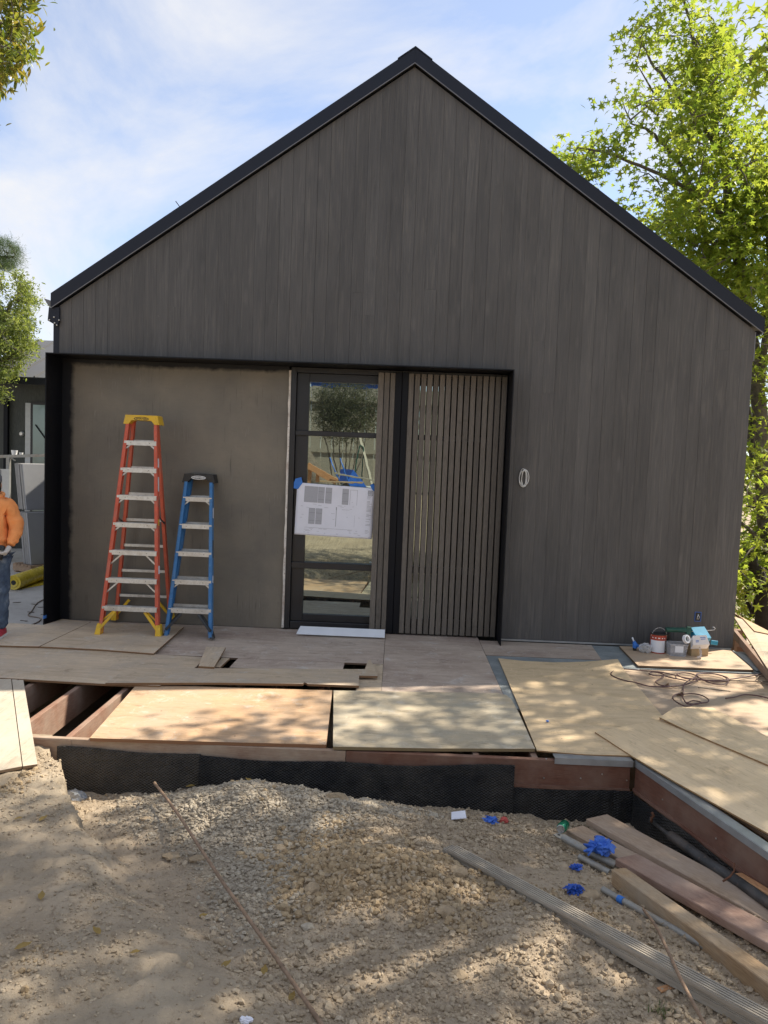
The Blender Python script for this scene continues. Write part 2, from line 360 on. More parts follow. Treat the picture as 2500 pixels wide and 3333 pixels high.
def m_dirt():
    t = NT('dry_dirt'); v = t.coords((1, 1, 1), rand=False)
    at = t.n('ShaderNodeVertexColor'); at.layer_name = 'soil'; sc = t.n('ShaderNodeSeparateColor'); t.l(at.outputs[0], sc.inputs[0])
    n1 = t.noise(v, 1.6, 8, 0.65, 0.3); n2 = t.noise(v, 22, 6, 0.7); n3 = t.noise(v, 130, 3, 0.6)
    tan = t.ramp(n1, [(0.28, (0.295, 0.23, 0.16)), (0.55, (0.39, 0.312, 0.225)), (0.78, (0.465, 0.385, 0.285))])
    grey = t.ramp(n1, [(0.28, (0.25, 0.205, 0.15)), (0.7, (0.39, 0.33, 0.25))])
    cc = t.mix(sc.outputs[0], tan, grey)
    cc = t.mix(sc.outputs[1], cc, t.ramp(n1, [(0.3, (0.29, 0.23, 0.16)), (0.7, (0.40, 0.33, 0.24))]))
    cc = t.mix(sc.outputs[2], cc, t.ramp(n1, [(0.3, (0.27, 0.18, 0.095)), (0.7, (0.40, 0.29, 0.165))]))
    cc = t.mix(t.ramp(n2, [(0.30, 0.75), (0.46, 0.0)]), cc, (0.19, 0.135, 0.085))
    cc = t.mix(t.ramp(n2, [(0.6, 0.0), (0.75, 0.6)]), cc, (0.47, 0.39, 0.285))
    cc = t.mix(t.ramp(n3, [(0.66, 0.0), (0.72, 0.6)]), cc, (0.52, 0.46, 0.37))
    cc = t.mix(t.ramp(n3, [(0.28, 0.6), (0.34, 0.0)]), cc, (0.09, 0.065, 0.045))
    h = t.math('ADD', t.math('MULTIPLY', n2, 0.7), t.math('MULTIPLY', n3, 0.45)); t.bump(h, 0.75, 0.012)
    return t.fin(cc, 0.93, 0, 0.15)

def m_stone(name, cols):
    t = NT(name); ge = t.n('ShaderNodeNewGeometry'); n = len(cols)
    cc = t.ramp(ge.outputs['Random Per Island'], [(i/(n-1), c) for i, c in enumerate(cols)])
    v = t.coords((1, 1, 1), rand=False); k = t.noise(v, 60, 4, 0.7); cc = t.mix(0.45, cc, t.ramp(k, [(0.3, mul(cols[0], 0.75)), (0.7, mul(cols[-1], 1.05))]))
    t.bump(k, 0.4, 0.006); return t.fin(cc, 0.92, 0, 0.15)

def m_fabric(dusty=False):
    t = NT('dusty_groundcloth' if dusty else 'black_woven_groundcloth'); v = t.coords((1, 1, 1), rand=False)
    sp = t.n('ShaderNodeSeparateXYZ'); t.l(v, sp.inputs[0])
    a = t.math('SINE', t.math('MULTIPLY', t.math('ADD', sp.outputs[0], t.math('MULTIPLY', sp.outputs[1], 0.9)), 2*math.pi/0.030))
    b = t.math('SINE', t.math('MULTIPLY', sp.outputs[2], 2*math.pi/0.019)); w = t.math('MULTIPLY', a, b)
    n = t.noise(v, 3, 6, 0.7); dust = t.ramp(n, [(0.3, 0.25), (0.65, 0.9)] if dusty else [(0.42, 0.0), (0.72, 0.55)])
    cc = t.mix(t.math('MULTIPLY', t.ramp(w, [(0.1, 0.0), (0.9, 0.5)]), t.ramp(t.noise(v, 11, 4, 0.7), [(0.38, 0.1), (0.62, 1.0)])), (0.012, 0.012, 0.013), (0.085, 0.083, 0.078))
    cc = t.mix(dust, cc, (0.12, 0.105, 0.085))
    sk = t.ramp(t.noise(t.coords((90, 90, 60), rand=False), 1.0, 2), [(0.70, 0.0), (0.76, 0.5)]); cc = t.mix(sk, cc, (0.22, 0.20, 0.17))
    t.bump(t.math('ADD', w, t.math('MULTIPLY', t.noise(v, 16, 6), 7.0)), 0.9, 0.010); return t.fin(cc, 0.55, 0, 0.4)

def m_glass():
    t = NT('coated_window_glass'); g = t.n('ShaderNodeBsdfGlossy'); g.inputs['Roughness'].default_value = 0.004; g.inputs[0].default_value = (0.70, 0.80, 0.74, 1)
    v = t.coords((1, 1, 1)); n = t.noise(v, 2.6, 3); bp = t.n('ShaderNodeBump'); bp.inputs['Strength'].default_value = 0.012; bp.inputs['Distance'].default_value = 0.02; t.l(n, bp.inputs['Height']); t.l(bp.outputs[0], g.inputs['Normal'])
    t.fin((0.012, 0.016, 0.017), 0.1, 0, 0.5); mx = t.n('ShaderNodeMixShader'); mx.inputs[0].default_value = 0.5
    t.l(t.b.outputs[0], mx.inputs[1]); t.l(g.outputs[0], mx.inputs[2]); t.l(mx.outputs[0], t.out.inputs[0]); return t.m
def m_film(name, c, alpha=0.35, rough=0.25):
    t = NT(name); v = t.coords(); n = t.noise(v, 18, 4, 0.6); t.bump(n, 0.6, 0.01); t.fin(c, rough, 0, 0.6)
    tr = t.n('ShaderNodeBsdfTransparent'); mx = t.n('ShaderNodeMixShader'); t.l(t.ramp(n, [(0.3, alpha*0.6), (0.7, min(1, alpha*1.5))]), mx.inputs[0]); t.l(tr.outputs[0], mx.inputs[1]); t.l(t.b.outputs[0], mx.inputs[2]); t.l(mx.outputs[0], t.out.inputs[0]); return t.m
def m_denim():
    t = NT('worn_blue_denim'); v = t.coords(rand=False); n = t.noise(v, 7, 6, 0.7, 0.5); cc = t.ramp(n, [(0.3, (0.035, 0.05, 0.085)), (0.55, (0.085, 0.115, 0.165)), (0.78, (0.25, 0.28, 0.32))]); t.bump(n, 0.4, 0.01); return t.fin(cc, 0.9, 0, 0.1)

MT = {}
MT['clad'] = m_cladding(); MT['panel'] = m_panel(); MT['dirt'] = m_dirt(); MT['fabric'] = m_fabric(); MT['fabric_d'] = m_fabric(True); MT['glass'] = m_glass()
MT['fascia'] = plain('black_sheet_metal', (0.0085, 0.011, 0.021), 0.5, 0.0, 0.12, 3, 0.03, 0.35)
MT['trim'] = plain('grey_metal_edge', (0.16, 0.155, 0.16), 0.4, 0.3, 0.1, 6, 0.02)
MT['steel'] = plain('black_painted_steel', (0.0045, 0.005, 0.0075), 0.5, 0.0, 0.25, 2.5, 0.05, 0.22)
MT['alu_dark'] = plain('dark_anodised_frame', (0.018, 0.018, 0.020), 0.4, 0.0, 0.12, 5, 0.02, 0.5)
MT['slat'] = wood_mat('brown_stained_slat', (0.092, 0.080, 0.068), (0.170, 0.147, 0.122), (16, 16, 1.0), 0.62, 0.2, 0.25, 0.25)
MT['white_edge'] = plain('raw_white_board_edge', (0.62, 0.58, 0.52), 0.8, 0, 0.2, 10, 0.2, 0.2, (0.33, 0.22, 0.16))
MT['roofmetal'] = plain('dark_roof_metal', (0.03, 0.032, 0.036), 0.35, 0.2, 0.1, 3)
MT['bolt'] = plain('zinc_bolt', (0.6, 0.58, 0.54), 0.35, 0.8)
MT['alu'] = plain('worn_aluminium', (0.62, 0.61, 0.58), 0.42, 0.55, 0.12, 20, 0.05, 0.5, (0.42, 0.38, 0.33))
MT['flash'] = plain('galvanised_flashing', (0.40, 0.41, 0.41), 0.45, 0.6, 0.12, 9, 0.05)
MT['red_glass'] = plain('orange_red_fibreglass', (0.56, 0.095, 0.045), 0.45, 0, 0.14, 16, 0.1, 0.5, (0.40, 0.17, 0.12))
MT['blue_glass'] = plain('blue_fibreglass', (0.035, 0.155, 0.36), 0.42, 0, 0.14, 16, 0.1, 0.5, (0.12, 0.22, 0.34))
MT['yellow_pl'] = plain('yellow_plastic', (0.72, 0.44, 0.02), 0.4, 0, 0.1, 12, 0.05, 0.5, (0.45, 0.30, 0.06))
MT['black_pl'] = plain('black_plastic', (0.013, 0.014, 0.016), 0.42, 0, 0.2, 12, 0.06, 0.5, (0.05, 0.05, 0.05))
MT['white_ink'] = plain('white_print', (0.75, 0.75, 0.74), 0.5, 0, 0.04, 10, 0)
MT['black_ink'] = plain('black_print', (0.02, 0.02, 0.02), 0.6, 0, 0.1, 10, 0)
MT['grey_ink'] = plain('grey_print', (0.30, 0.30, 0.32), 0.7, 0, 0.12, 60, 0)
MT['paper'] = plain('white_paper', (0.74, 0.74, 0.80), 0.75, 0, 0.03, 6, 0.06, 0.2)
MT['bluetape'] = plain('blue_masking_tape', (0.035, 0.17, 0.55), 0.6, 0, 0.1, 20, 0.1)
MT['ply_tan'] = ply_mat('tan_plywood', (0.57, 0.415, 0.235), (0.75, 0.575, 0.365), (0.44, 0.26, 0.12), None, None, 0.35)
MT['ply_orange'] = ply_mat('orange_plywood', (0.41, 0.255, 0.14), (0.57, 0.38, 0.23), (0.36, 0.18, 0.09), (0.47, 0.36, 0.26), (0.62, 0.54, 0.45), 0.4)
MT['ply_olive'] = ply_mat('weathered_yellow_plywood', (0.40, 0.325, 0.22), (0.55, 0.465, 0.33), (0.34, 0.25, 0.13), (0.42, 0.39, 0.31), (0.60, 0.57, 0.50), 0.4)
MT['ply_grey'] = ply_mat('dusty_grey_brown_plywood', (0.42, 0.31, 0.205), (0.65, 0.52, 0.37), (0.30, 0.17, 0.085), (0.46, 0.385, 0.305), (0.60, 0.57, 0.52), 0.5)
MT['ply_stain'] = ply_mat('stained_decking_plywood', (0.32, 0.235, 0.18), (0.59, 0.49, 0.40), (0.22, 0.14, 0.09), (0.345, 0.255, 0.21), (0.62, 0.60, 0.57), 0.4)
MT['ply_pale'] = ply_mat('pale_weathered_plywood', (0.38, 0.31, 0.225), (0.53, 0.45, 0.345), (0.30, 0.20, 0.12), (0.52, 0.47, 0.38), None, 0.3)
MT['ply_brown'] = ply_mat('brown_plywood', (0.43, 0.29, 0.185), (0.59, 0.44, 0.30), (0.26, 0.16, 0.09), (0.47, 0.38, 0.29), None, 0.9)
MT['membrane'] = plain('blue_grey_membrane', (0.22, 0.245, 0.25), 0.6, 0, 0.25, 6, 0.15, 0.3, (0.34, 0.35, 0.34))
MT['membrane_l'] = plain('pale_grey_membrane', (0.42, 0.43, 0.41), 0.6, 0, 0.15, 6, 0.15, 0.3)
MT['joist'] = wood_mat('brown_treated_joist', (0.20, 0.105, 0.070), (0.33, 0.195, 0.135), (1.0, 14, 14), 0.8, 0.12, 0.2, 0.3, (0.34, 0.27, 0.21))
MT['rim'] = wood_mat('red_brown_rim_board', (0.125, 0.052, 0.034), (0.215, 0.098, 0.062), (1.0, 14, 14), 0.7, 0.1, 0.2, 0.25, (0.26, 0.17, 0.125))
MT['rim_dusty'] = wood_mat('dusty_rim_board', (0.235, 0.145, 0.098), (0.36, 0.25, 0.18), (1.0, 14, 14), 0.8, 0.1, 0.2, 0.25, (0.42, 0.34, 0.25))
MT['board_pink'] = wood_mat('weathered_pink_board', (0.31, 0.21, 0.14), (0.50, 0.375, 0.27), (1.0, 12, 12), 0.8, 0.08, 0.3, 0.3, (0.45, 0.36, 0.29))
MT['board_dark'] = wood_mat('dark_red_brown_board', (0.195, 0.11, 0.08), (0.35, 0.23, 0.175), (1.0, 12, 12), 0.75, 0.05, 0.3, 0.3, (0.38, 0.28, 0.22))
MT['board_tan'] = wood_mat('tan_timber', (0.32, 0.20, 0.105), (0.50, 0.35, 0.205), (1.0, 12, 12), 0.75, 0.05, 0.5, 0.3, (0.44, 0.37, 0.28))
MT['compo'] = wood_mat('ribbed_grey_composite', (0.26, 0.225, 0.18), (0.40, 0.355, 0.29), (0.8, 12, 12), 0.8, 0.05, 0, 0.25, (0.46, 0.40, 0.32))
MT['galv'] = plain('dull_galvanised_pipe', (0.33, 0.32, 0.29), 0.55, 0.4, 0.2, 10, 0.15, 0.4, (0.30, 0.23, 0.16))
MT['dpipe'] = plain('dark_dirty_pipe', (0.06, 0.058, 0.056), 0.5, 0.2, 0.4, 8, 0.2, 0.5, (0.16, 0.12, 0.09))
MT['rebar'] = plain('rusty_rebar', (0.27, 0.185, 0.125), 0.85, 0.1, 0.25, 30, 0.5, 0.2)
MT['rust'] = plain('rust', (0.16, 0.075, 0.045), 0.85, 0.1, 0.3, 30, 0.4, 0.2)
MT['nitrile'] = plain('blue_nitrile', (0.02, 0.085, 0.42), 0.42, 0, 0.2, 12, 0.15, 0.5)
MT['nitrile_l'] = plain('pale_blue_nitrile', (0.05, 0.15, 0.55), 0.45, 0, 0.2, 12, 0.15, 0.5)
MT['stone_grey'] = m_stone('grey_gravel', [(0.21, 0.17, 0.125), (0.34, 0.285, 0.215), (0.41, 0.35, 0.265), (0.50, 0.44, 0.345)])
MT['stone_tan'] = m_stone('tan_clods', [(0.26, 0.195, 0.125), (0.365, 0.285, 0.195), (0.43, 0.345, 0.24), (0.51, 0.42, 0.305)])
MT['stone_heap'] = m_stone('brown_clods', [(0.23, 0.16, 0.09), (0.33, 0.24, 0.14), (0.39, 0.29, 0.175), (0.48, 0.37, 0.235)])
MT['rock_t'] = plain('tan_rock', (0.36, 0.275, 0.18), 0.95, 0, 0.25, 20, 0.6, 0.15, (0.24, 0.18, 0.115))
MT['concrete'] = plain('grey_concrete', (0.42, 0.40, 0.37), 0.85, 0, 0.12, 1.2, 0.2, 0.2, (0.30, 0.28, 0.25))
MT['slab'] = plain('grey_stone_tile', (0.30, 0.305, 0.32), 0.7, 0, 0.08, 3, 0.05, 0.3)
MT['slab_edge'] = plain('grey_tile_stack_edge', (0.27, 0.265, 0.26), 0.8, 0, 0.15, 9, 0.1, 0.3)
MT['pallet'] = wood_mat('pallet_wood', (0.22, 0.14, 0.09), (0.38, 0.27, 0.18), (1.5, 10, 10), 0.85, 0.2)
MT['yellow_film'] = plain('yellow_plastic_film', (0.62, 0.47, 0.045), 0.28, 0, 0.12, 5, 0.12, 0.6)
MT['strap'] = plain('blue_strap', (0.02, 0.06, 0.35), 0.6)
MT['green_wall'] = wood_mat('dark_green_grey_boards', (0.058, 0.062, 0.056), (0.098, 0.102, 0.092), (9, 9, 0.8), 0.75, 0.1)
MT['roof2'] = plain('pale_grey_roof_metal', (0.095, 0.095, 0.097), 0.55, 0.0, 0.08, 2, 0.05, 0.4)
MT['winglass2'] = plain('greenish_window', (0.16, 0.23, 0.21), 0.12, 0.0, 0.12, 2, 0.0, 0.9)
MT['orange'] = plain('orange_hoodie_cloth', (0.86, 0.33, 0.115), 0.9, 0, 0.10, 9, 0.35, 0.1)
MT['denim'] = m_denim()
MT['skin'] = plain('skin', (0.36, 0.20, 0.14), 0.55, 0, 0.06, 8, 0.02)
MT['grey_cloth'] = plain('grey_knit', (0.15, 0.16, 0.18), 0.95, 0, 0.2, 40, 0.4, 0.1)
MT['glove_w'] = plain('grey_white_glove', (0.55, 0.52, 0.49), 0.85, 0, 0.1, 30, 0.2, 0.1)
MT['glove_r'] = plain('red_glove', (0.50, 0.10, 0.085), 0.7, 0, 0.15, 20, 0.2, 0.2)
MT['shoe_r'] = plain('red_shoe', (0.40, 0.035, 0.05), 0.6, 0, 0.2, 20, 0.1)
MT['rubber_w'] = plain('white_rubber', (0.62, 0.60, 0.57), 0.7, 0, 0.1, 20, 0.05)
MT['hair'] = plain('dark_hair', (0.02, 0.015, 0.012), 0.6)
MT['cord'] = plain('maroon_cord', (0.095, 0.042, 0.040), 0.5, 0, 0.15, 10, 0.05)
MT['cord_b'] = plain('brown_cord', (0.17, 0.12, 0.085), 0.6, 0, 0.15, 10, 0.05)
MT['cable_w'] = plain('white_cable', (0.72, 0.71, 0.68), 0.5, 0, 0.06, 10, 0)
MT['can_red'] = plain('red_tin', (0.42, 0.065, 0.035), 0.35, 0.1, 0.1, 8, 0.02, 0.5)
MT['can_black'] = plain('black_tin', (0.02, 0.02, 0.02), 0.35, 0.1)
MT['tin'] = plain('bare_tin', (0.55, 0.55, 0.54), 0.3, 0.8)
MT['green_pl'] = plain('dark_green_metal', (0.012, 0.075, 0.055), 0.4, 0.1)
MT['can_green'] = plain('green_drink_tin', (0.01, 0.22, 0.11), 0.3, 0.4)
MT['card'] = plain('brown_cardboard', (0.40, 0.29, 0.16), 0.85, 0, 0.08, 6, 0.1)
MT['boxblue'] = plain('turquoise_card', (0.03, 0.26, 0.42), 0.5, 0, 0.06, 6, 0.02)
MT['boxwhite'] = plain('white_card', (0.70, 0.72, 0.75), 0.6, 0, 0.04, 6, 0.02)
MT['film'] = m_film('clear_plastic_film', (0.75, 0.76, 0.78), 0.38)
MT['film_bin'] = m_film('cloudy_plastic_tub', (0.62, 0.64, 0.68), 0.42, 0.3)
MT['bag'] = m_film('grey_polythene', (0.34, 0.36, 0.38), 0.75, 0.3)
MT['blue_pl'] = plain('blue_plastic', (0.02, 0.14, 0.52), 0.35, 0, 0.12, 6, 0.04)
MT['barrow'] = plain('blue_painted_tray', (0.015, 0.13, 0.60), 0.4, 0, 0.15, 6, 0.05)
MT['dark_metal'] = plain('dark_steel_tube', (0.05, 0.055, 0.06), 0.45, 0.4)
MT['bark'] = plain('grey_brown_bark', (0.135, 0.115, 0.092), 0.9, 0, 0.35, 14, 0.8, 0.15, (0.20, 0.18, 0.15))
MT['bark_d'] = plain('dark_bark', (0.050, 0.042, 0.036), 0.9, 0, 0.35, 10, 0.9, 0.15)
MT['leaf_star'] = leaf_mat('star_leaf', [(0.085, 0.145, 0.020), (0.130, 0.195, 0.026), (0.180, 0.235, 0.034), (0.25, 0.28, 0.045)], 0.62)
MT['leaf_bay'] = leaf_mat('glossy_oval_leaf', [(0.055, 0.100, 0.014), (0.10, 0.150, 0.020), (0.17, 0.19, 0.028), (0.24, 0.19, 0.035)], 0.45, 0.35)
MT['leaf_light'] = leaf_mat('light_green_leaf', [(0.09, 0.135, 0.03), (0.145, 0.19, 0.042), (0.22, 0.245, 0.062)], 0.5, 0.5)
MT['needle'] = leaf_mat('pine_needles', [(0.030, 0.062, 0.018), (0.050, 0.088, 0.024), (0.070, 0.11, 0.03)], 0.25, 0.6)
MT['leaf_shrub'] = leaf_mat('olive_shrub_leaf', [(0.040, 0.055, 0.025), (0.075, 0.085, 0.040), (0.11, 0.105, 0.055)], 0.3, 0.6)
MT['leaf_dry'] = leaf_mat('dry_leaf', [(0.20, 0.13, 0.03), (0.33, 0.24, 0.06), (0.28, 0.17, 0.07)], 0.2, 0.7)
MT['grass'] = leaf_mat('grass_blade', [(0.05, 0.09, 0.02), (0.09, 0.14, 0.03)], 0.3, 0.6)
MT['lumber_orange'] = wood_mat('orange_lumber', (0.42, 0.20, 0.09), (0.58, 0.32, 0.16), (1.0, 12, 12), 0.75, 0.1, 0.3)
MT['grey_fence'] = wood_mat('grey_weathered_boards', (0.24, 0.22, 0.18), (0.40, 0.37, 0.31), (2, 14, 14), 0.85, 0.2, 0.2, 0.3)
# ------------------------------------------------------------------ ground
def rim_x(y): return 1.74+(y+3.5)*(-0.286)          # oblique right deck edge, x for a given y
BANK = np.array([(-3.2, -2.52), (-3.62, -2.36), (-3.95, -2.16), (-4.25, -1.97), (-4.7, -1.66), (-5.05, -1.5), (-5.25, -1.38), (-5.5, -1.1), (-5.9, -0.75), (-6.6, -0.2), (-7.4, 1.5)])
FOOT = [(-2.05, -4.75, 1.3), (-1.75, -5.2, 1.1), (-2.5, -5.0, 1.5), (-1.35, -5.6, .9), (-2.2, -5.65, 1.2), (-1.0, -5.95, 1.0), (-2.75, -4.4, 1.7), (0.9, -5.5, 2.0), (1.25, -5.2, 1.9)]
def ground_h(x, y):
    x = np.asarray(x, float); y = np.asarray(y, float)
    P = np.stack([x, y, x*0], -1)
    d = -3.55-y
    pit = -0.40+0.12*np.clip(d, 0, 2.6)+0.16*np.clip(d-2.6, 0, 3)+0.24*ss(5.4, 7.2, d)*1.0+0.45*ss(6.8, 9.0, d)
    pit = pit+0.20*np.exp(-((x+0.9)/0.65)**2-((d-0.35)/0.42)**2)+0.10*np.exp(-((x+0.1)/0.8)**2-((d-0.6)/0.5)**2)
    pit = pit+0.15*np.exp(-((x+0.0)/0.5)**2-((d-1.3)/0.34)**2)+0.07*np.exp(-((x-0.75)/0.4)**2-((d-1.7)/0.4)**2)
    pit = pit-0.07*np.exp(-((x-1.5)/0.5)**2-((d-0.4)/0.5)**2)
    under = np.full_like(x, -0.62)+0.05*fbm(P*2, 3)
    pit = np.where(d < 0, under+(pit-under)*ss(-0.35, -0.02, d), pit)
    bank = -0.075+0.03*np.clip(-y-4.2, 0, 6)+0.30*ss(5.4, 7.2, d)+0.45*ss(6.8, 9.0, d)
    xb = np.interp(-y, -BANK[:, 0], BANK[:, 1]) + 0.10*(fbm(P*3.1+5, 3)-0.5)*2+0.09*(fbm(P*14+8, 3)-0.5)
    wd = 0.05+0.38*ss(-4.3, -5.1, y)+0.3*ss(-5.2, -7.0, y)
    t = ss(-wd*0.3, wd, x-xb)
    z = bank*(1-t)+pit*t
    # general fall of the land beyond: lower to the right and behind the house on the right
    z = z-3.4*ss(4.3, 6.0, x)*ss(-6, -2, y)
    z = np.where((y > -3.3) & (x > -3.35), np.minimum(z, -0.62-3.0*ss(4.1, 5.6, x)), z)
    z = np.where((y > -3.3) & (x <= -3.35), -0.06, z)
    far = ss(9, 40, np.hypot(x, y)); z = z*(1-far)+(-3.5)*far*np.where(y > -9, 1, 0)+np.where(y > -9, 0, 1)*far*1.2
    # lumps
    vis = ss(-3.2, -3.6, y)
    loose = t*vis
    z = z+vis*(0.05*(fbm(P*2.3+9, 4)-0.5)+0.012*(fbm(P*13+3, 3)-0.5))+loose*(0.045*(fbm(P*9+1, 4)-0.5)+0.028*(fbm(P*34, 3)-0.5))
    z = z+vis*(1-t)*(0.03*(fbm(P*26+2, 4)-0.5)+0.05*(fbm(P*5+21, 3)-0.5))
    for fx_, fy_, fa in FOOT:
        ca_, sa_ = math.cos(fa), math.sin(fa); u_ = (x-fx_)*ca_+(y-fy_)*sa_; w_ = -(x-fx_)*sa_+(y-fy_)*ca_
        e_ = (u_/0.15)**2+(w_/0.052)**2; z = z-vis*0.016*np.exp(-e_**3)+vis*0.007*np.exp(-((e_-1.4)/0.5)**2)
    return z, t
def axis(lo, hi, step, far_lo, far_hi):
    a = list(np.arange(lo, hi, step)); s = step; q = lo
    left = []
    while q > far_lo: s *= 1.16; q -= s; left.append(q)
    s = step; q = a[-1]
    while q < far_hi: s *= 1.16; q += s; a.append(q)
    return np.array(left[::-1]+a)
gx = axis(-3.3, 2.9, 0.0125, -420, 420); gyv = axis(-6.7, -3.35, 0.0125, -420, 420)
XX, YY = np.meshgrid(gx, gyv); ZZ, TT = ground_h(XX, YY)
nx, ny = len(gx), len(gyv)
idx = np.arange(nx*ny).reshape(ny, nx)
Fq = np.stack([idx[:-1, :-1], idx[:-1, 1:], idx[1:, 1:], idx[1:, :-1]], -1).reshape(-1, 4)
ground = npmesh('ground', np.stack([XX, YY, ZZ], -1).reshape(-1, 3), Fq, MT['dirt'], (0, -5, 0), True)
tag(ground, kind='structure')
Pf = np.stack([XX.ravel(), YY.ravel(), 0*XX.ravel()], -1)
nz = fbm(Pf*1.3+4, 4)
def _nz(x, y, k, o): return fbm(np.stack([x*k+o, y*k, 0*x], -1), 4)
def grey_mask(x, y, n):
    a = np.exp(-((x+0.75)/0.8)**2-((y+4.1)/0.6)**2)+0.95*np.exp(-((x+0.62)/0.34)**2-((y+5.0)/0.6)**2)+0.6*np.exp(-((x-0.0)/0.8)**2-((y+3.85)/0.22)**2)-0.5*np.exp(-((x-0.1)/0.5)**2-((y+4.85)/0.4)**2)
    return np.clip(1.6*a-0.45+(n-0.5)*1.6, 0, 1)
def heap_mask(x, y):
    n = _nz(x, y, 2.2, 71.0); return np.clip(1.3*np.exp(-((x+0.08)/0.55)**2-((y+4.88)/0.46)**2)-0.35+(n-0.5)*2.0, 0, 1)
gm_ = grey_mask(XX.ravel(), YY.ravel(), nz)*TT.ravel()
pale = np.clip((1-TT.ravel())*0.8+(nz-0.55)*1.2, 0, 1)*ss(0.0, 0.3, nz)
ca = ground.data.color_attributes.new('soil', 'FLOAT_COLOR', 'POINT')
ca.data.foreach_set('color', np.stack([gm_, pale, heap_mask(XX.ravel(), YY.ravel())*TT.ravel(), gm_*0+1], -1).astype(np.float32).ravel())
from mathutils.bvhtree import BVHTree
def gh(x, y): return float(ground_h(np.array([x]), np.array([y]))[0][0])
def gd(u, v, guess=-0.25):      # where this spot lies on the dirt
    z = guess
    for _ in range(12):
        p = gz(u, v, z); z2 = gh(p.x, p.y); z = z*0.4+z2*0.6
    return gz(u, v, z)

# gravel and clods: one mass of small stones each
def stones(name, label, cat, mat, n, maskf, smin, smax, flat=0.7, seed=1, dens=2.4):
    r = np.random.default_rng(seed)
    bm = bmesh.new(); bmesh.ops.create_icosphere(bm, subdivisions=1, radius=1)
    base = np.array([q.co[:] for q in bm.verts]); fac = np.array([[q.index for q in f.verts] for f in bm.faces]); bm.free()
    if len(base) > 12:
        bm = bmesh.new(); bmesh.ops.create_icosphere(bm, subdivisions=1, radius=1)
        base = np.array([q.co[:] for q in bm.verts]); fac = np.array([[q.index for q in f.verts] for f in bm.faces]); bm.free()
    pts = []
    while sum(len(p) for p in pts) < n:
        m = 40000; x = r.uniform(-2.4, 2.4, m); y = r.uniform(-6.5, -3.58, m)
        k = maskf(x, y) > r.random(m); ok = k & (x < rim_x(y)-0.03)
        pts.append(np.stack([x[ok], y[ok]], -1))
    p = np.concatenate(pts)[:n]; z, t = ground_h(p[:, 0], p[:, 1])
    s = smin*(smax/smin)**(r.random(n)**dens)
    tmp = [base*(1+r.uniform(-0.28, 0.28, (len(base), 1)))*np.array([r.uniform(.8, 1.35), r.uniform(.65, 1.0), r.uniform(.4, .85)*flat/0.7]) for _ in range(24)]
    ti = r.integers(0, 24, n); T = np.array(tmp)[ti]
    a = r.uniform(0, 6.28, n); b = r.normal(0, 0.35, n)
    ca_, sa_, cb, sb = np.cos(a), np.sin(a), np.cos(b), np.sin(b)
    X = T[..., 0]*cb[:, None]+T[..., 2]*sb[:, None]; Z = -T[..., 0]*sb[:, None]+T[..., 2]*cb[:, None]; Y = T[..., 1]
    V = np.stack([X*ca_[:, None]-Y*sa_[:, None], X*sa_[:, None]+Y*ca_[:, None], Z], -1)*s[:, None, None]
    V = V+np.concatenate([p, (z+s*0.22)[:, None]], 1)[:, None, :]
    nb = len(base); F = (fac[None]+(np.arange(n)*nb)[:, None, None]).reshape(-1, 3)
    o = npmesh(name, V.reshape(-1, 3), F, mat, (0, -5, -0.3)); tag(o, label, cat, kind='stuff'); return o
def mask_grey(x, y): return np.clip(grey_mask(x, y, _nz(x, y, 1.3, 4.0))*1.25, 0, 1)*ground_h(x, y)[1]
def mask_tan(x, y):
    t = ground_h(x, y)[1]; g = grey_mask(x, y, _nz(x, y, 1.3, 4.0))
    return np.clip((1-g)*(_nz(x, y, 1.7, 31.0)-0.30)*2.6, 0, 1)*t*(0.25+0.75*ss(-1.2, 0.0, x))
def mask_all(x, y): return 0.25+0.75*ground_h(x, y)[1]
stones('gravel', 'loose grey gravel spilled over the dirt below the deck', 'gravel', MT['stone_grey'], 40000, mask_grey, 0.0024, 0.019, 0.62, 1, 3.4)
stones('dirt_clods', 'tan crumbled earth clods heaped on the dirt', 'soil clods', MT['stone_tan'], 38000, mask_tan, 0.0024, 0.021, 0.9, 2, 3.6)
def mask_bank(x, y): return (1-ground_h(x, y)[1])*np.clip((_nz(x, y, 2.4, 51.0)-0.36)*4, 0.08, 1)
stones('bank_crumbs', 'small crumbs of earth lying on the bank at the left', 'soil crumbs', MT['stone_tan'], 9000, mask_bank, 0.002, 0.013, 0.8, 5, 3.2)
stones('clod_heap', 'heap of brown earth clods in the middle of the dirt', 'soil clods', MT['stone_heap'], 9000, lambda x, y: heap_mask(x, y), 0.003, 0.026, 1.0, 6, 3.6)
stones('grit', 'fine scattered grit over the bare dirt', 'grit', MT['stone_tan'], 20000, mask_all, 0.002, 0.008, 0.7, 3, 1.5)

# ------------------------------------------------------------------ the house
W2, ROOF_M = 3.92, 0.6963
Z_OUT, Z_IN = 6.551, 6.377           # outer and inner peak of the rake boards
FX0, FX1, FZ = -3.962, 1.2253, 3.078   # steel surround: left, right, top
house = thing('house', 'dark timber gable house with slatted entrance and black steel surround', 'house', (0, 0.1, 0))
def ztop(x): return Z_IN-0.012-ROOF_M*abs(x)
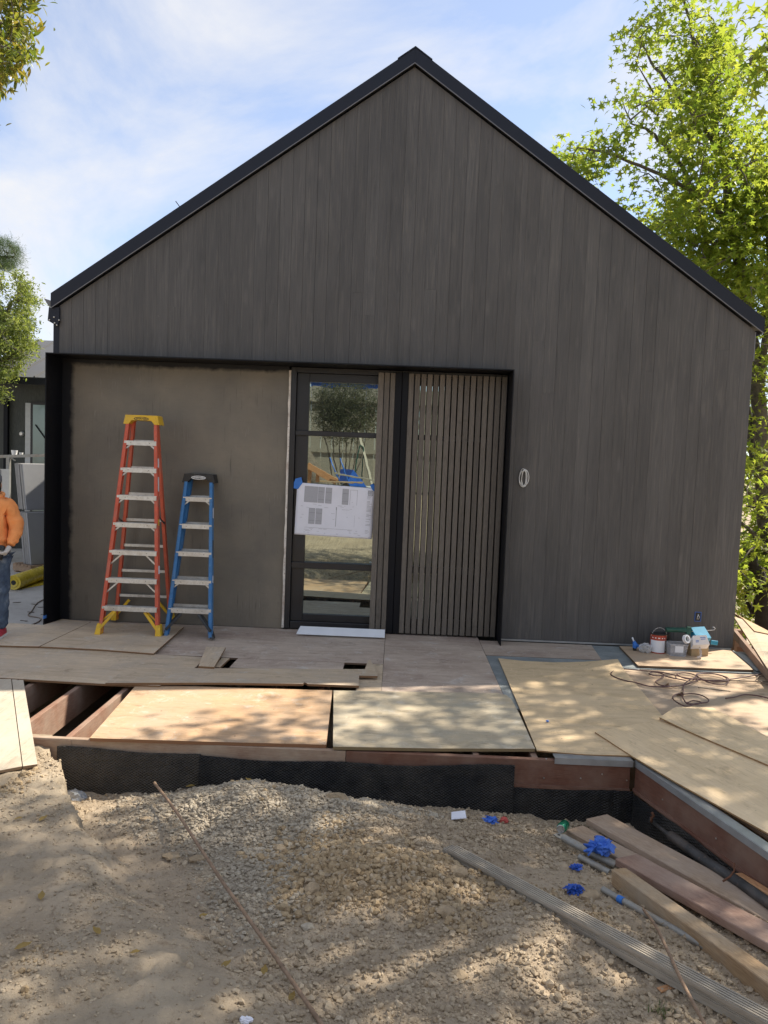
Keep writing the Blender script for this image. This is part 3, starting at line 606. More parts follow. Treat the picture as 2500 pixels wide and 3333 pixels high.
# each upright cladding board is a part
rb = random.Random(5); x = -W2; BW = 0.1376
def board(x0, x1, z0, z1=None):
    y = -rb.uniform(0, 0.0018); g = rb.choice((0.0004, 0.0008, 0.0014))
    a, b = x0+g, x1-g
    if z1 is None:
        pts = [(a, z0), (b, z0), (b, ztop(b))]+([(0, ztop(0))] if a < 0 < b else [])+[(a, ztop(a))]
    else: pts = [(a, z0), (b, z0), (b, z1), (a, z1)]
    mb = MB()
    mb.prism([(p, y, q) for p, q in pts], (0, 0.02, 0))
    obj('plank', mb, MT['clad'], house, ((a+b)/2, 0, z0))
while x < W2-0.01:
    x0, x1 = x, min(x+BW, W2)
    segs = [(x0, x1, FZ+0.004 if x1 <= FX1+0.02 else 0.03)]
    if x0 < FX1+0.02 < x1: segs = [(x0, FX1+0.012, FZ+0.004), (FX1+0.012, x1, 0.03)] if FX1+0.012-x0 > 0.02 else [(FX1+0.012, x1, 0.03)]
    for a, b, z0 in segs:
        if z0 < 1 and rb.random() < 0.34:
            zj = rb.uniform(2.75, 3.45) if rb.random() < 0.75 else rb.uniform(1.2, 2.2)
            board(a, b, z0, zj-0.0005); board(a, b, zj+0.0005)
        elif z0 > 1 and ztop((a+b)/2)-z0 > 1.2 and rb.random() < 0.05:
            zj = z0+rb.uniform(0.5, 0.9); board(a, b, z0, zj-0.0005); board(a, b, zj+0.0005)
        else: board(a, b, z0)
    x += BW
# body behind the boards
mb = MB()
mb.prism([(-W2+0.01, 0.021, FZ+0.03), (W2-0.01, 0.021, FZ+0.03), (W2-0.01, 0.021, ztop(W2)-0.02), (0, 0.021, ztop(0)-0.02), (-W2+0.01, 0.021, ztop(W2)-0.02)], (0, 0.25, 0))
mb.bx(FX1+0.014, W2-0.01, 0.0215, 0.27, -0.4, FZ+0.03)
mb.prism([(-W2+0.01, 0.272, -0.4), (W2-0.01, 0.272, -0.4), (W2-0.01, 0.272, ztop(W2)-0.02), (0, 0.272, ztop(0)-0.02), (-W2+0.01, 0.272, ztop(W2)-0.02)], (0, 9.6, 0))
obj('wall', mb, MT['green_wall'], house)
mb = MB(); mb.bx(1.25, 3.9, -0.012, 0.0, 0.008, 0.026); obj('base_flashing', mb, MT['flash'], house)
EX = 3.997
for s in (-1, 1):
    mb = MB(); mb.prism([(0, -0.03, Z_OUT-0.006), (s*EX, -0.03, Z_OUT-0.006-ROOF_M*EX), (s*EX, -0.03, Z_IN+0.016-ROOF_M*EX), (0, -0.03, Z_IN+0.016)], (0, 10.0, 0)); rf = obj('roof', mb, MT['roofmetal'], house)
    mb = MB(); mb.prism([(s*0.001, -0.052, Z_OUT-0.003), (s*(EX+.004), -0.052, Z_OUT-0.003-ROOF_M*EX), (s*(EX+.004), -0.052, Z_IN+0.012-ROOF_M*EX), (s*0.001, -0.052, Z_IN+0.012)], (0, 0.022, 0)); obj('rake_board', mb, MT['fascia'], house)
    mb = MB(); mb.prism([(s*0.001, -0.058, Z_IN+0.0115), (s*EX, -0.058, Z_IN+0.0115-ROOF_M*EX), (s*EX, -0.058, Z_IN+0.001-ROOF_M*EX), (s*0.001, -0.058, Z_IN+0.001)], (0, 0.010, 0)); obj('rake_trim', mb, MT['trim'], house)
    mb = MB(); mb.prism([(0, -0.060, Z_OUT+0.010), (s*0.19, -0.060, Z_OUT+0.010-ROOF_M*0.19), (s*0.19, -0.060, Z_OUT-0.004-ROOF_M*0.19), (0, -0.060, Z_OUT-0.004)], (0, 10.02, 0)); obj('ridge_cap', mb, MT['fascia'], house)
# left eave: corner post, gutter plate with bolts, flashing end; right eave end
mb = MB(); mb.bx(-4.005, -3.925, 0.03, 0.16, FZ-0.0, 3.66, 0.004); obj('corner_post', mb, MT['fascia'], house)
pl = [gy(u, v, -0.03) for u, v in ((159, 1000), (193, 1000), (193, 1045), (186, 1059), (172, 1053), (155, 1043))]
mb = MB(); mb.prism(pl, (0, 0.03, 0)); gp = obj('bracket_plate', mb, MT['fascia'], house)
for u, v in ((176, 1032), (192, 1042), (178, 1051), (185, 1058), (161, 1041)):
    p = gy(u, v, -0.034); mb = MB(); mb.lathe(p, [(0.008, -0.004), (0.008, 0.004), (0.004, 0.006)], 8, (0, -1, 0)); obj('bolt', mb, MT['bolt'], gp)
pl = [gy(u, v, -0.02) for u, v in ((143, 971), (168, 979), (168, 1001), (157, 995))]
mb = MB(); mb.prism(pl, (0, 0.25, 0)); obj('gutter', mb, MT['trim'], house)
pl = [gy(u, v, 0.05) for u, v in ((2460, 1070), (2484, 1085), (2475, 1090), (2463, 1096))]
mb = MB(); mb.prism(pl, (0, 0.5, 0)); obj('eave_soffit', mb, MT['fascia'], house)
mb = MB(); mb.bx(W2+0.001, W2+0.014, -0.004, 0.02, 3.3, 3.62); obj('corner_trim', mb, MT['trim'], house)
a_ = gy(583, 670, 1.5); b_ = gy(572, 655, 1.5); mb = MB(); mb.tube([a_-(b_-a_)*1.5, b_], .006, 6); obj('roof_spike', mb, MT['fascia'], house)
# steel surround
mb = MB()
mb.bx(FX0, FX1, -0.254, 0.272, FZ-0.012, FZ); mb.bx(FX0, FX0+0.012, -0.254, 0.272, 0.0, FZ-0.012); mb.bx(FX1-0.012, FX1, -0.254, 0.272, 0.0, FZ-0.012)
obj('steel_surround', mb, MT['steel'], house)
mb = MB(); mb.prism([(FX0-0.002, -0.2545, 0.09), (FX0+0.014, -0.2545, 0.09), (FX0+0.014, -0.2, 0.09), (FX0-0.002, -0.2, 0.09)], (0, 0, 0.035)); obj('masking_tape', mb, MT['bluetape'], house)
# brown sheet wall and its raw edge
mb = MB(); mb.bx(FX0+0.013, -1.306, 0.15, 0.17, 0.004, FZ-0.013); obj('wall_panel', mb, MT['panel'], house, ((FX0-1.306)/2, 0.15, 0.0))
mb = MB(); r4 = random.Random(3); pts = []
for k in range(25):
    z = 0.02+k*(3.0/24); pts.append((z, -1.304+r4.uniform(-0.006, 0.003), -1.281))
for k in range(24):
    (z0, a0, b0), (z1, a1, b1) = pts[k], pts[k+1]
    mb.add([(a0, 0.118, z0), (b0, 0.118, z0), (b1, 0.118, z1), (a1, 0.118, z1), (a0, 0.149, z0), (b0, 0.149, z0), (b1, 0.149, z1), (a1, 0.149, z1)], [(0, 1, 2, 3), (0, 3, 7, 4), (1, 5, 6, 2), (4, 7, 6, 5)])
obj('raw_edge', mb, MT['white_edge'], house)
# doors
def X(u, v, y): return gy(u, v, y).x
def Zz(u, v, y): return gy(u, v, y).z
def leaf(x0, x1, name):
    mb = MB(); yf = 0.165
    mb.bx(x0, x0+0.062, 0.12, 0.25, 0.012, 3.06, 0.003); mb.bx(x1-0.062, x1, 0.12, 0.25, 0.012, 3.06, 0.003)
    mb.bx(x0+0.062, x1-0.062, 0.125, 0.25, 3.0, 3.06, 0.003)
    d = obj(name, mb, MT['alu_dark'], house)
    sx0, sx1 = x0+0.066, x1-0.066
    for a, b in ((sx0, sx0+0.142), (sx1-0.142, sx1)):
        mb = MB(); mb.bx(a, b, yf, 0.235, 0.10, 2.998, 0.003); obj('stile', mb, MT['alu_dark'], d)
    for z0, z1 in ((2.905, 2.998), (0.10, 0.182)):
        mb = MB(); mb.bx(sx0+0.143, sx1-0.143, yf+.001, 0.235, z0, z1, 0.003); obj('rail', mb, MT['alu_dark'], d)
    for z0, z1 in ((2.281, 2.338), (0.728, 0.801)):
        mb = MB(); mb.bx(sx0-0.003, sx1+0.003, yf-0.028, 0.198, z0, z1, 0.004); obj('glazing_bar', mb, MT['alu_dark'], d)
    mb = MB(); mb.bx(sx0, sx1, 0.128, 0.24, 0.012, 0.098, 0.006); obj('sill', mb, MT['alu_dark'], d)
    for z0, z1 in ((0.182, 0.728), (0.801, 2.281), (2.338, 2.905)):
        mb = MB(); mb.bx(sx0+0.143, sx1-0.143, GL, GL+0.012, z0, z1); obj('pane', mb, MT['glass'], d)
    return d
leaf(-1.279, 0.0, 'door'); leaf(0.0, 1.211, 'door')
mb = MB(); mb.bx(-0.085, -0.002, 0.085, 0.119, 0.01, 3.04, 0.004); obj('meeting_post', mb, MT['steel'], house)
mb = MB(); mb.bx(0.002, 0.080, 0.085, 0.119, 0.01, 3.04, 0.004); obj('meeting_post', mb, MT['steel'], house)
def slat(xa, xb): 
    mb = MB(); mb.bx(xa, xb, 0.072, 0.112, 0.022, 3.028, 0.002); obj('slat', mb, MT['slat'], house)
for ua, ub in ((1233, 1251), (1253.5, 1270), (1273, 1288)): slat(X(ua, 1206, .08), X(ub, 1206, .08))
xs0 = X(1332.5, 1212, .08)
for k in range(16): slat(xs0+k*0.0709, xs0+k*0.0709+0.0555)
# recessed electrical box
c = gy(2271, 2007, 0)
mb = MB(); w, h = 0.034, 0.052
for a in (-1, 1):
    mb.bx(c.x+a*w-0.0025, c.x+a*w+0.0025, -0.008, 0.012, c.z-h, c.z+h); mb.bx(c.x-w, c.x+w, -0.007, 0.012, c.z+a*h-0.0025, c.z+a*h+0.0025)
eb = obj('electrical_box', mb, MT['blue_pl'], house)
mb = MB(); mb.bx(c.x-w+.0025, c.x+w-.0025, -0.006, -0.0045, c.z-h+.0025, c.z+h-.0025); obj('box_back', mb, MT['black_pl'], eb)
for k in (-1, 1):
    mb = MB(); mb.tube([(c.x+k*0.008, -0.008, c.z-0.03), (c.x+k*0.012, -0.02, c.z), (c.x-k*0.004, -0.012, c.z+0.028)], 0.003, 6); obj('wire', mb, MT['cable_w'], eb, smooth=True)
# ------------------------------------------------------------------ deck frame
deck = thing('deck_frame', 'low timber deck frame with red brown rim boards and open joists', 'deck', (0, -3.5, -0.3))
def part_bx(name, mat, par, *a, ch=0.0, rz=0, grainy=False):
    mb = MB(); mb.bx(*a, ch); return obj(name, mb, mat, par)
RY = -3.515
def yboard(name, mat, x0, x1, y0, y1, z0, z1):      # a board running along y: local x is its length
    c = ((x0+x1)/2, (y0+y1)/2, z0); mb = MB(); mb.bx(x0, x1, y0, y1, z0, z1, 0.003); return obj(name, mb, mat, deck, c, rz=math.pi/2)
for k in range(-1, 10):
    xj = -2.705+k*0.416; yboard('joist', MT['joist'], xj-0.022, xj+0.022, RY+0.045, 0.0, -0.262, -0.022)
mb = MB(); mb.bx(-2.60, -0.30, RY, RY+0.044, -0.25, -0.020, 0.003); obj('rim_board', mb, MT['rim_dusty'], deck)
mb = MB(); mb.bx(-0.297, 1.70, RY, RY+0.044, -0.205, -0.020, 0.003); obj('rim_board', mb, MT['rim'], deck)
DA = Vector((1.735, RY+0.01, 0)); DB = Vector((2.62, -6.70, 0)); dd = (DB-DA).normalized(); dn = Vector((-dd.y, dd.x, 0))  # dn points into the deck (+x)
if dn.x < 0: dn = -dn
ang = math.atan2(dd.y, dd.x)
mb = MB(); mb.beam(DA+dn*0.022+Vector((0, 0, -0.112)), DB+dn*0.022+Vector((0, 0, -0.112)), 0.044, 0.184, (0, 0, 1), 0.003); obj('rim_board', mb, MT['rim'], deck, rz=ang)
mb = MB(); mb.bx(0.86, 1.70, RY-0.012, RY-0.001, -0.222, -0.196); obj('ledger_strip', mb, MT['rim'], deck)
mb = MB(); mb.beam(DA-dn*0.006+Vector((0, 0, -0.209)), DB-dn*0.006+Vector((0, 0, -0.209)), 0.011, 0.026); obj('ledger_strip', mb, MT['rim'], deck, rz=ang)
# metal flashing angles along the right edges
fa, fb = gz(1790, 2437, 0.0), gz(2052, 2462, 0.0)
mb = MB(); mb.bx(fa.x, 1.715, RY-0.010, RY-0.004, -0.040, 0.004); mb.bx(fa.x, 1.715, RY-0.004, RY+0.07, -0.001, 0.004); obj('flashing', mb, MT['flash'], deck)
for k, (t0, t1) in enumerate(((0.0, 0.47), (0.473, 1.0))):
    a = DA.lerp(DB, t0); b = DA.lerp(DB, t1); mb = MB(); mb.beam(a-dn*0.007+Vector((0, 0, -0.019)), b-dn*0.007+Vector((0, 0, -0.019)), 0.006, 0.042); mb.beam(a+dn*0.033+Vector((0, 0, 0.0015)), b+dn*0.033+Vector((0, 0, 0.0015)), 0.074, 0.005); obj('flashing', mb, MT['flash'], deck, rz=ang)
for u, v in ((1770, 2532), (1890, 2533), (2040, 2540), (1778, 2470), (1960, 2520)):
    p = gy(u, v, RY-0.001); mb = MB(); mb.lathe(p, [(0.006, 0), (0.005, 0.003)], 8, (0, -1, 0)); obj('screw', mb, MT['bolt'], deck)
for t in (0.10, 0.26, 0.42, 0.6):
    p = DA.lerp(DB, t)-dn*0.001+Vector((0, 0, -0.13)); mb = MB(); mb.lathe(p, [(0.006, 0), (0.005, 0.003)], 8, -dn); obj('screw', mb, MT['bolt'], deck)
# stub post at the left end of the rim
mb = MB(); mb.bx(-2.60, -2.245, RY-0.004, RY-0.001, -0.5, -0.03); obj('end_board', mb, MT['rim_dusty'], deck)

# black groundcloth pinned to the rim
def cloth(name, label, pts_top, zbot, off, seed, nrm=Vector((0, -1, 0)), mat='fabric'):
    """pts_top: polyline of the upper hem"""
    r = np.random.default_rng(seed); N = 90; K = 26
    P = [Vector(p) for p in pts_top]; Ls = [0]
    for a, b in zip(P[:-1], P[1:]): Ls.append(Ls[-1]+(b-a).length)
    V = []
    for i in range(N+1):
        s = Ls[-1]*i/N; j = max(k for k in range(len(P)-1) if Ls[k] <= s+1e-9); t = (s-Ls[j])/(Ls[j+1]-Ls[j]); p = P[j].lerp(P[j+1], t)
        nn = (P[j+1]-P[j]).cross(Vector((0, 0, 1))).normalized()
        if nn.dot(nrm) < 0: nn = -nn
        for k in range(K+1):
            q = k/K; z = p.z+(zbot-p.z)*q
            w = 0.012*(vnoise(np.array([s*5+seed, z*3, 2.0]))-0.3)+0.022*q*(vnoise(np.array([s*9+seed*3, z*1.3, 7.0]))-0.3)+0.013*vnoise(np.array([s*24, z*9, seed]))
            V.append(p+nn*(off+float(w)+0.012*q)+Vector((0, 0, z-p.z+(0.008*math.sin(s*6+seed) if k == 0 else 0))))
    id_ = np.arange((N+1)*(K+1)).reshape(N+1, K+1); F = np.stack([id_[:-1, :-1], id_[1:, :-1], id_[1:, 1:], id_[:-1, 1:]], -1).reshape(-1, 4)
    o = npmesh(name, np.array(V), F, MT[mat], tuple(P[0]-Vector((0, 0, 0.5))), True); md = o.modifiers.new('thick', 'SOLIDIFY'); md.thickness = 0.003
    return tag(o, label, 'ground cloth', 'black groundcloth pieces on the deck edge')
y1 = RY-0.004
tp = lambda u, v: (gy(u, v, y1).x, y1, gy(u, v, y1).z)
cloth('groundcloth', 'dusty black groundcloth piece at the left end of the rim', [tp(190, 2428), tp(420, 2441), tp(656, 2455)], -0.60, 0.004, 1, mat='fabric_d')
cloth('groundcloth', 'long black groundcloth piece in the middle of the rim', [tp(652, 2457), tp(1000, 2475), tp(1300, 2484), tp(1674, 2487)], -0.62, 0.018, 2)
cloth('groundcloth', 'black groundcloth piece turning the corner under the right rim', [(0.84, y1, -0.215), (1.72, y1, -0.215)], -0.62, 0.006, 3)
cloth('groundcloth', 'black groundcloth piece along the oblique right rim', [DA+Vector((0, -0.012, -0.215)), DB+Vector((0, 0, -0.215))], -0.62, 0.012, 4, Vector((-1, -0.2, 0)))

# ------------------------------------------------------------------ decking panels fixed to the frame (parts) and loose sheets (things)
def slab_obj(name, pts, th, mat, parent=None, rz=0.0, bend=None):
    """pts: outline of the upper face. bend(p)->dz lifts a finely cut sheet"""
    pts = [Vector(p) for p in pts]
    if bend is None:
        mb = MB(); mb.prism([p-Vector((0, 0, th)) for p in pts], (0, 0, th)); return obj(name, mb, mat, parent, rz=rz)
    bm = bmesh.new(); vs = [bm.verts.new(p) for p in pts]; bm.faces.new(vs)
    for it in range(5):
        es = [e for e in bm.edges if e.calc_length() > 0.10]
        if not es: break
        bmesh.ops.subdivide_edges(bm, edges=es, cuts=1, use_grid_fill=True)
        bmesh.ops.triangulate(bm, faces=[f for f in bm.faces if len(f.verts) > 4])
    for v in bm.verts: v.co.z += bend(v.co)
    ret = bmesh.ops.extrude_face_region(bm, geom=bm.faces[:]); 
    for g in ret['geom']:
        if isinstance(g, bmesh.types.BMVert): g.co.z -= th
    bm.verts.index_update(); mb = MB(); mb.add([v.co.copy() for v in bm.verts], [[v.index for v in f.verts] for f in bm.faces]); bm.free()
    return obj(name, mb, mat, parent, rz=rz)
def pxs(l, z): return [gz(u, v, z) for u, v in l]
def panel(l, mat, z=0.0, world=False, rz=0.0): return slab_obj('decking_panel', [(*p, z) for p in l] if world else pxs(l, z), 0.018, mat, deck, rz)
xg = gz(1253, 2090, 0).x; xh = gz(1602, 2180, 0).x
yb = gz(760, 2141, 0).y; yi = gz(760, 2173, 0).y
panel([(-3.93, yb), (xg-0.002, yb+0.0), (xg-0.002, 0.145), (-3.93, 0.145)], MT['ply_stain'], 0.0, True)
panel([(gz(748, 2171, 0).x, yi), (gz(1117, 2176, 0).x, yi), (gz(1122, 2156, 0).x, yb-0.003), (gz(775, 2142, 0).x, yb-0.003)], MT['ply_stain'], -0.0005, True)
panel([(xg+0.002, -2.19), (xh, -2.19), (xh, -1.43), (xh, 0.145), (xg+0.002, 0.145)], MT['ply_stain'], -0.001, True, 0.0)
yc = gz(1165, 2205, 0).y
panel([(gz(1158, 2243, 0).x, -2.19), (xg-0.001, -2.19), (xg-0.001, yb-0.004), (gz(1196, 2176, 0).x, yb-0.004), (gz(1168, 2210, 0).x, yc)], MT['ply_grey'], -0.0015, True)
panel([(xh+0.004, -0.70), (gz(1935, 2125, 0).x, -0.70), (gz(1918, 2093, 0).x, -0.03), (xh+0.004, -0.03)], MT['ply_stain'], 0.0, True)
panel([(xh+0.004, -2.45), (1.9, -2.45), (gz(2068, 2163, 0).x, -0.98), (4.3, -0.96), (4.3, -0.03), (gz(1918, 2093, 0).x, -0.03), (xh+0.004, -0.71)], MT['membrane'], -0.004, True)
# brown knotted decking to the right and towards the camera
panel([(1.88, -3.40), (5.2, -3.40), (5.2, -1.05), (1.95, -1.02)], MT['ply_brown'], 0.0, True)
panel([(1.83, -3.402), (1.83+0.42, -4.9), (2.74, -6.6), (5.2, -6.6), (5.2, -3.402)], MT['ply_brown'], 0.0, True)

sheets = []
def sheet(label, l, z, mat, th=0.014, rz=0.0, bend=None, group='loose plywood sheets on the deck'):
    o = slab_obj('plywood_sheet', pxs(l, z), th, mat, None, rz, bend); tag(o, label, 'plywood', group); sheets.append(o); return o
# back left, by the steel surround
sheet('plywood sheet under the left end of the black steel surround', [(-160, 2098), (0, 2101), (127, 2104), (296, 2024), (205, 2015), (140, 2034), (-60, 2022), (-160, 2020)], 0.038, MT['ply_grey'])
sheet('grey brown plywood sheet under the feet of the red ladder', [(131, 2104), (330, 2114), (500, 2127), (598, 2040), (299, 2023.5)], 0.037, MT['ply_grey'])
sheet('long dusty plywood sheet running out of the left of the picture', [(-220, 2200), (0, 2206), (342, 2226), (520, 2232), (640, 2170), (665, 2139), (128, 2107), (-220, 2090)], 0.019, MT['ply_grey'], 0.018)
sheet('long narrow notched plywood strip behind the two front sheets', [(343, 2223), (700, 2222), (985, 2226), (992, 2221), (1002, 2226), (1168, 2232), (1169, 2199), (1229, 2200), (1229, 2193), (1206, 2147), (1198, 2150), (1188, 2178), (1000, 2177), (735, 2175), (420, 2172)], 0.039, MT['ply_grey'], 0.019)
sheet('short plywood offcut laid across the gap near the blue ladder', [(671, 2105), (735, 2106), (697, 2171), (646, 2168)], 0.058, MT['ply_grey'], 0.018, math.pi/2)
sheet('narrow plywood filler strip behind the short offcut', [(722, 2141), (748, 2142.5), (716, 2172), (697, 2171)], 0.0185, MT['ply_grey'], 0.018)
sheet('orange brown plywood sheet in the sun at the front left of the deck', [(292, 2402), (680, 2414), (1062, 2424), (1082, 2247), (760, 2238), (446, 2227)], 0.006, MT['ply_orange'], 0.024)
sheet('weathered yellow grey plywood sheet at the front middle of the deck', [(1084, 2430), (1420, 2436), (1742, 2437), (1690, 2322), (1665, 2276), (1648, 2262), (1620, 2256), (1086, 2247)], 0.012, MT['ply_olive'], 0.022)
def curl1(p):
    a = gz(2008, 2155, 0); b = gz(2060, 2460, 0); d = math.hypot(p.x-a.x, p.y-a.y)
    e = math.hypot(p.x-1.5, p.y+3.4); return 0.055*max(0, 1-d/0.75)**2+0.0035*math.sin(p.x*4)+0.0
sheet('large bare tan plywood sheet with a curled corner right of the middle', [(1622, 2141), (1700, 2150), (1800, 2156), (1900, 2158), (2010, 2158), (2080, 2238), (2156, 2330), (2064, 2461), (1900, 2454), (1748, 2441), (1690, 2300)], 0.014, MT['ply_tan'], 0.009, 0.0, curl1)
a1 = math.atan2((gz(2500, 2690, .02)-gz(1937, 2381, .02)).y, (gz(2500, 2690, .02)-gz(1937, 2381, .02)).x)
sheet('long tan plywood sheet nearest the lower right, overhanging the rim', [(1937, 2382), (2060, 2462), (2200, 2545), (2500, 2712), (2750, 2850), (2800, 2610), (2500, 2493), (2300, 2407), (2150, 2343), (2040, 2362)], 0.026, MT['ply_tan'], 0.010, a1, lambda p: 0.0)
def curl2(p):
    a = gz(2250, 2303, .04); d = abs((p.x-a.x)*dd.y-(p.y-a.y)*dd.x); q = gz(2200, 2320, .04)
    return 0.05*max(0, 1-math.hypot(p.x-q.x, p.y-q.y)/0.5)**2
sheet('upper tan plywood sheet with a curved raised edge at the right', [(2146, 2339), (2300, 2405), (2500, 2489), (2780, 2600), (2780, 2520), (2500, 2398), (2400, 2345), (2320, 2304), (2260, 2304), (2200, 2318)], 0.039, MT['ply_tan'], 0.010, a1, curl2)
sheet('brown plywood sheet under the tins and boxes by the right corner', [(2016, 2103), (2077, 2166), (2200, 2171), (2330, 2176), (2453, 2180), (2380, 2118), (2345, 2114), (2200, 2108)], 0.022, MT['ply_brown'], 0.02)
o = sheet('pale grey membrane strip between the brown sheet and the side ramp', [(2384, 2116), (2440, 2138), (2492, 2180), (2463, 2183), (2456, 2178)], 0.010, MT['membrane_l'], 0.004)
o.name = 'membrane_strip'; o['category'] = 'membrane'; del o['group']
# two pale boards tipped from the deck onto the dirt at the left
def tipped(label, top, bot):
    p = [gz(*top[0], 0.035), gz(*top[1], 0.035), gz(*bot[1], -0.035), gz(*bot[0], -0.035)]; mb = MB(); mb.prism([q-Vector((0, 0, 0.018)) for q in p], (0, 0, 0.018)); o = obj('plywood_board', mb, MT['ply_pale'], rz=math.pi/2); tag(o, label, 'plywood', 'pale boards tipped onto the dirt'); return o
tipped('wide pale plywood board cut by the left edge of the picture', ((-90, 2208), (36, 2210)), ((-110, 2528), (72, 2494)))
tipped('narrow pale plywood board beside the open joists', ((39, 2211), (76, 2213)), ((75, 2494), (122, 2487)))
# side ramp beyond the right corner of the house
ramp = thing('side_ramp', 'weathered plywood ramp on beams beyond the right corner of the house', 'ramp', gz(2470, 2180, 0))
zr = 0.17
e0, e1 = gz(2386, 2046, zr), gz(2512, 2197, zr-.05); f1 = gz(2800, 2310, zr-.05); f0 = gz(2760, 2130, zr); m0 = gz(2418, 2016, zr); m1 = gz(2456, 2057, zr); m2 = gz(2520, 2070, zr); g0 = gz(2380, 2000, zr); g1 = gz(2520, 2066, zr)
dz = Vector((0, 0, .018))
mb = MB(); mb.prism([e1-dz, f1-dz, f0-dz, m2-dz, m1-dz, m0-dz, gz(2388, 2006, zr)-dz], dz); obj('ramp_panel', mb, MT['ply_grey'], ramp)
mb = MB(); mb.prism([m1-dz, m2-dz, gz(2530, 2069, zr)-dz, gz(2500, 2056, zr)-dz, gz(2450, 2030, zr)-dz, gz(2392, 2000, zr)-dz, m0-dz], dz+Vector((0, 0, .012))); obj('ramp_panel', mb, MT['ply_orange'], ramp)
mb = MB(); mb.beam(e0+Vector((0.03, 0, -0.065)), e1+Vector((0.03, 0, -0.065)), 0.04, 0.09); obj('beam', mb, MT['joist'], ramp)
mb = MB(); mb.beam(e0+Vector((-0.02, 0.15, -0.30)), e0+Vector((0.75, -0.35, -0.32)), 0.04, 0.14); obj('beam', mb, MT['joist'], ramp)
for p in (e0+Vector((0.1, 0.1, 0)), e1+Vector((0.15, 0.3, 0)), f1+Vector((-.1, .1, 0)), f0+Vector((-.1, -.2, 0))):
    mb = MB(); mb.bx(p.x-.045, p.x+.045, p.y-.045, p.y+.045, -3.4, p.z-0.03); obj('post', mb, MT['joist'], ramp)
# white threshold board leaning out from the sill
pl = [gz(965, 2064, 0.02), gz(1252, 2076, 0.02), gz(1253, 2053, 0.085), gz(978, 2041, 0.085)]
mb = MB(); mb.prism(pl, (0, 0.004, 0.012)); tag(obj('threshold_board', mb, MT['boxwhite']), 'pale blue white board lying at the foot of the glass door', 'board')
mb = MB(); mb.bx(pl[0].x, pl[1].x, 0.0, 0.10, 0.001, 0.022); 
# ------------------------------------------------------------------ step ladders
def text_mesh(txt, size, mat, origin, parent, ax=(1, 0, 0), up=(0, 0, 1), name='lettering', bold=0.0, sx=1.0):
    cu = bpy.data.curves.new('t', 'FONT'); cu.body = txt; cu.size = size; cu.align_x = 'CENTER'; cu.align_y = 'CENTER'; cu.extrude = 0.0004; cu.offset = bold; cu.resolution_u = 2
    to = bpy.data.objects.new('t', cu); col.objects.link(to); dg = bpy.context.evaluated_depsgraph_get(); me = bpy.data.meshes.new_from_object(to.evaluated_get(dg)); bpy.data.objects.remove(to)
    ax, up = Vector(ax).normalized(), Vector(up).normalized(); n = ax.cross(up); me.name = name
    for v in me.vertices: v.co = ax*v.co.x*sx+up*v.co.y+n*v.co.z
    me.materials.clear(); me.materials.append(mat); o = bpy.data.objects.new(name, me); col.objects.link(o); place(o, Vector(origin), parent); return o
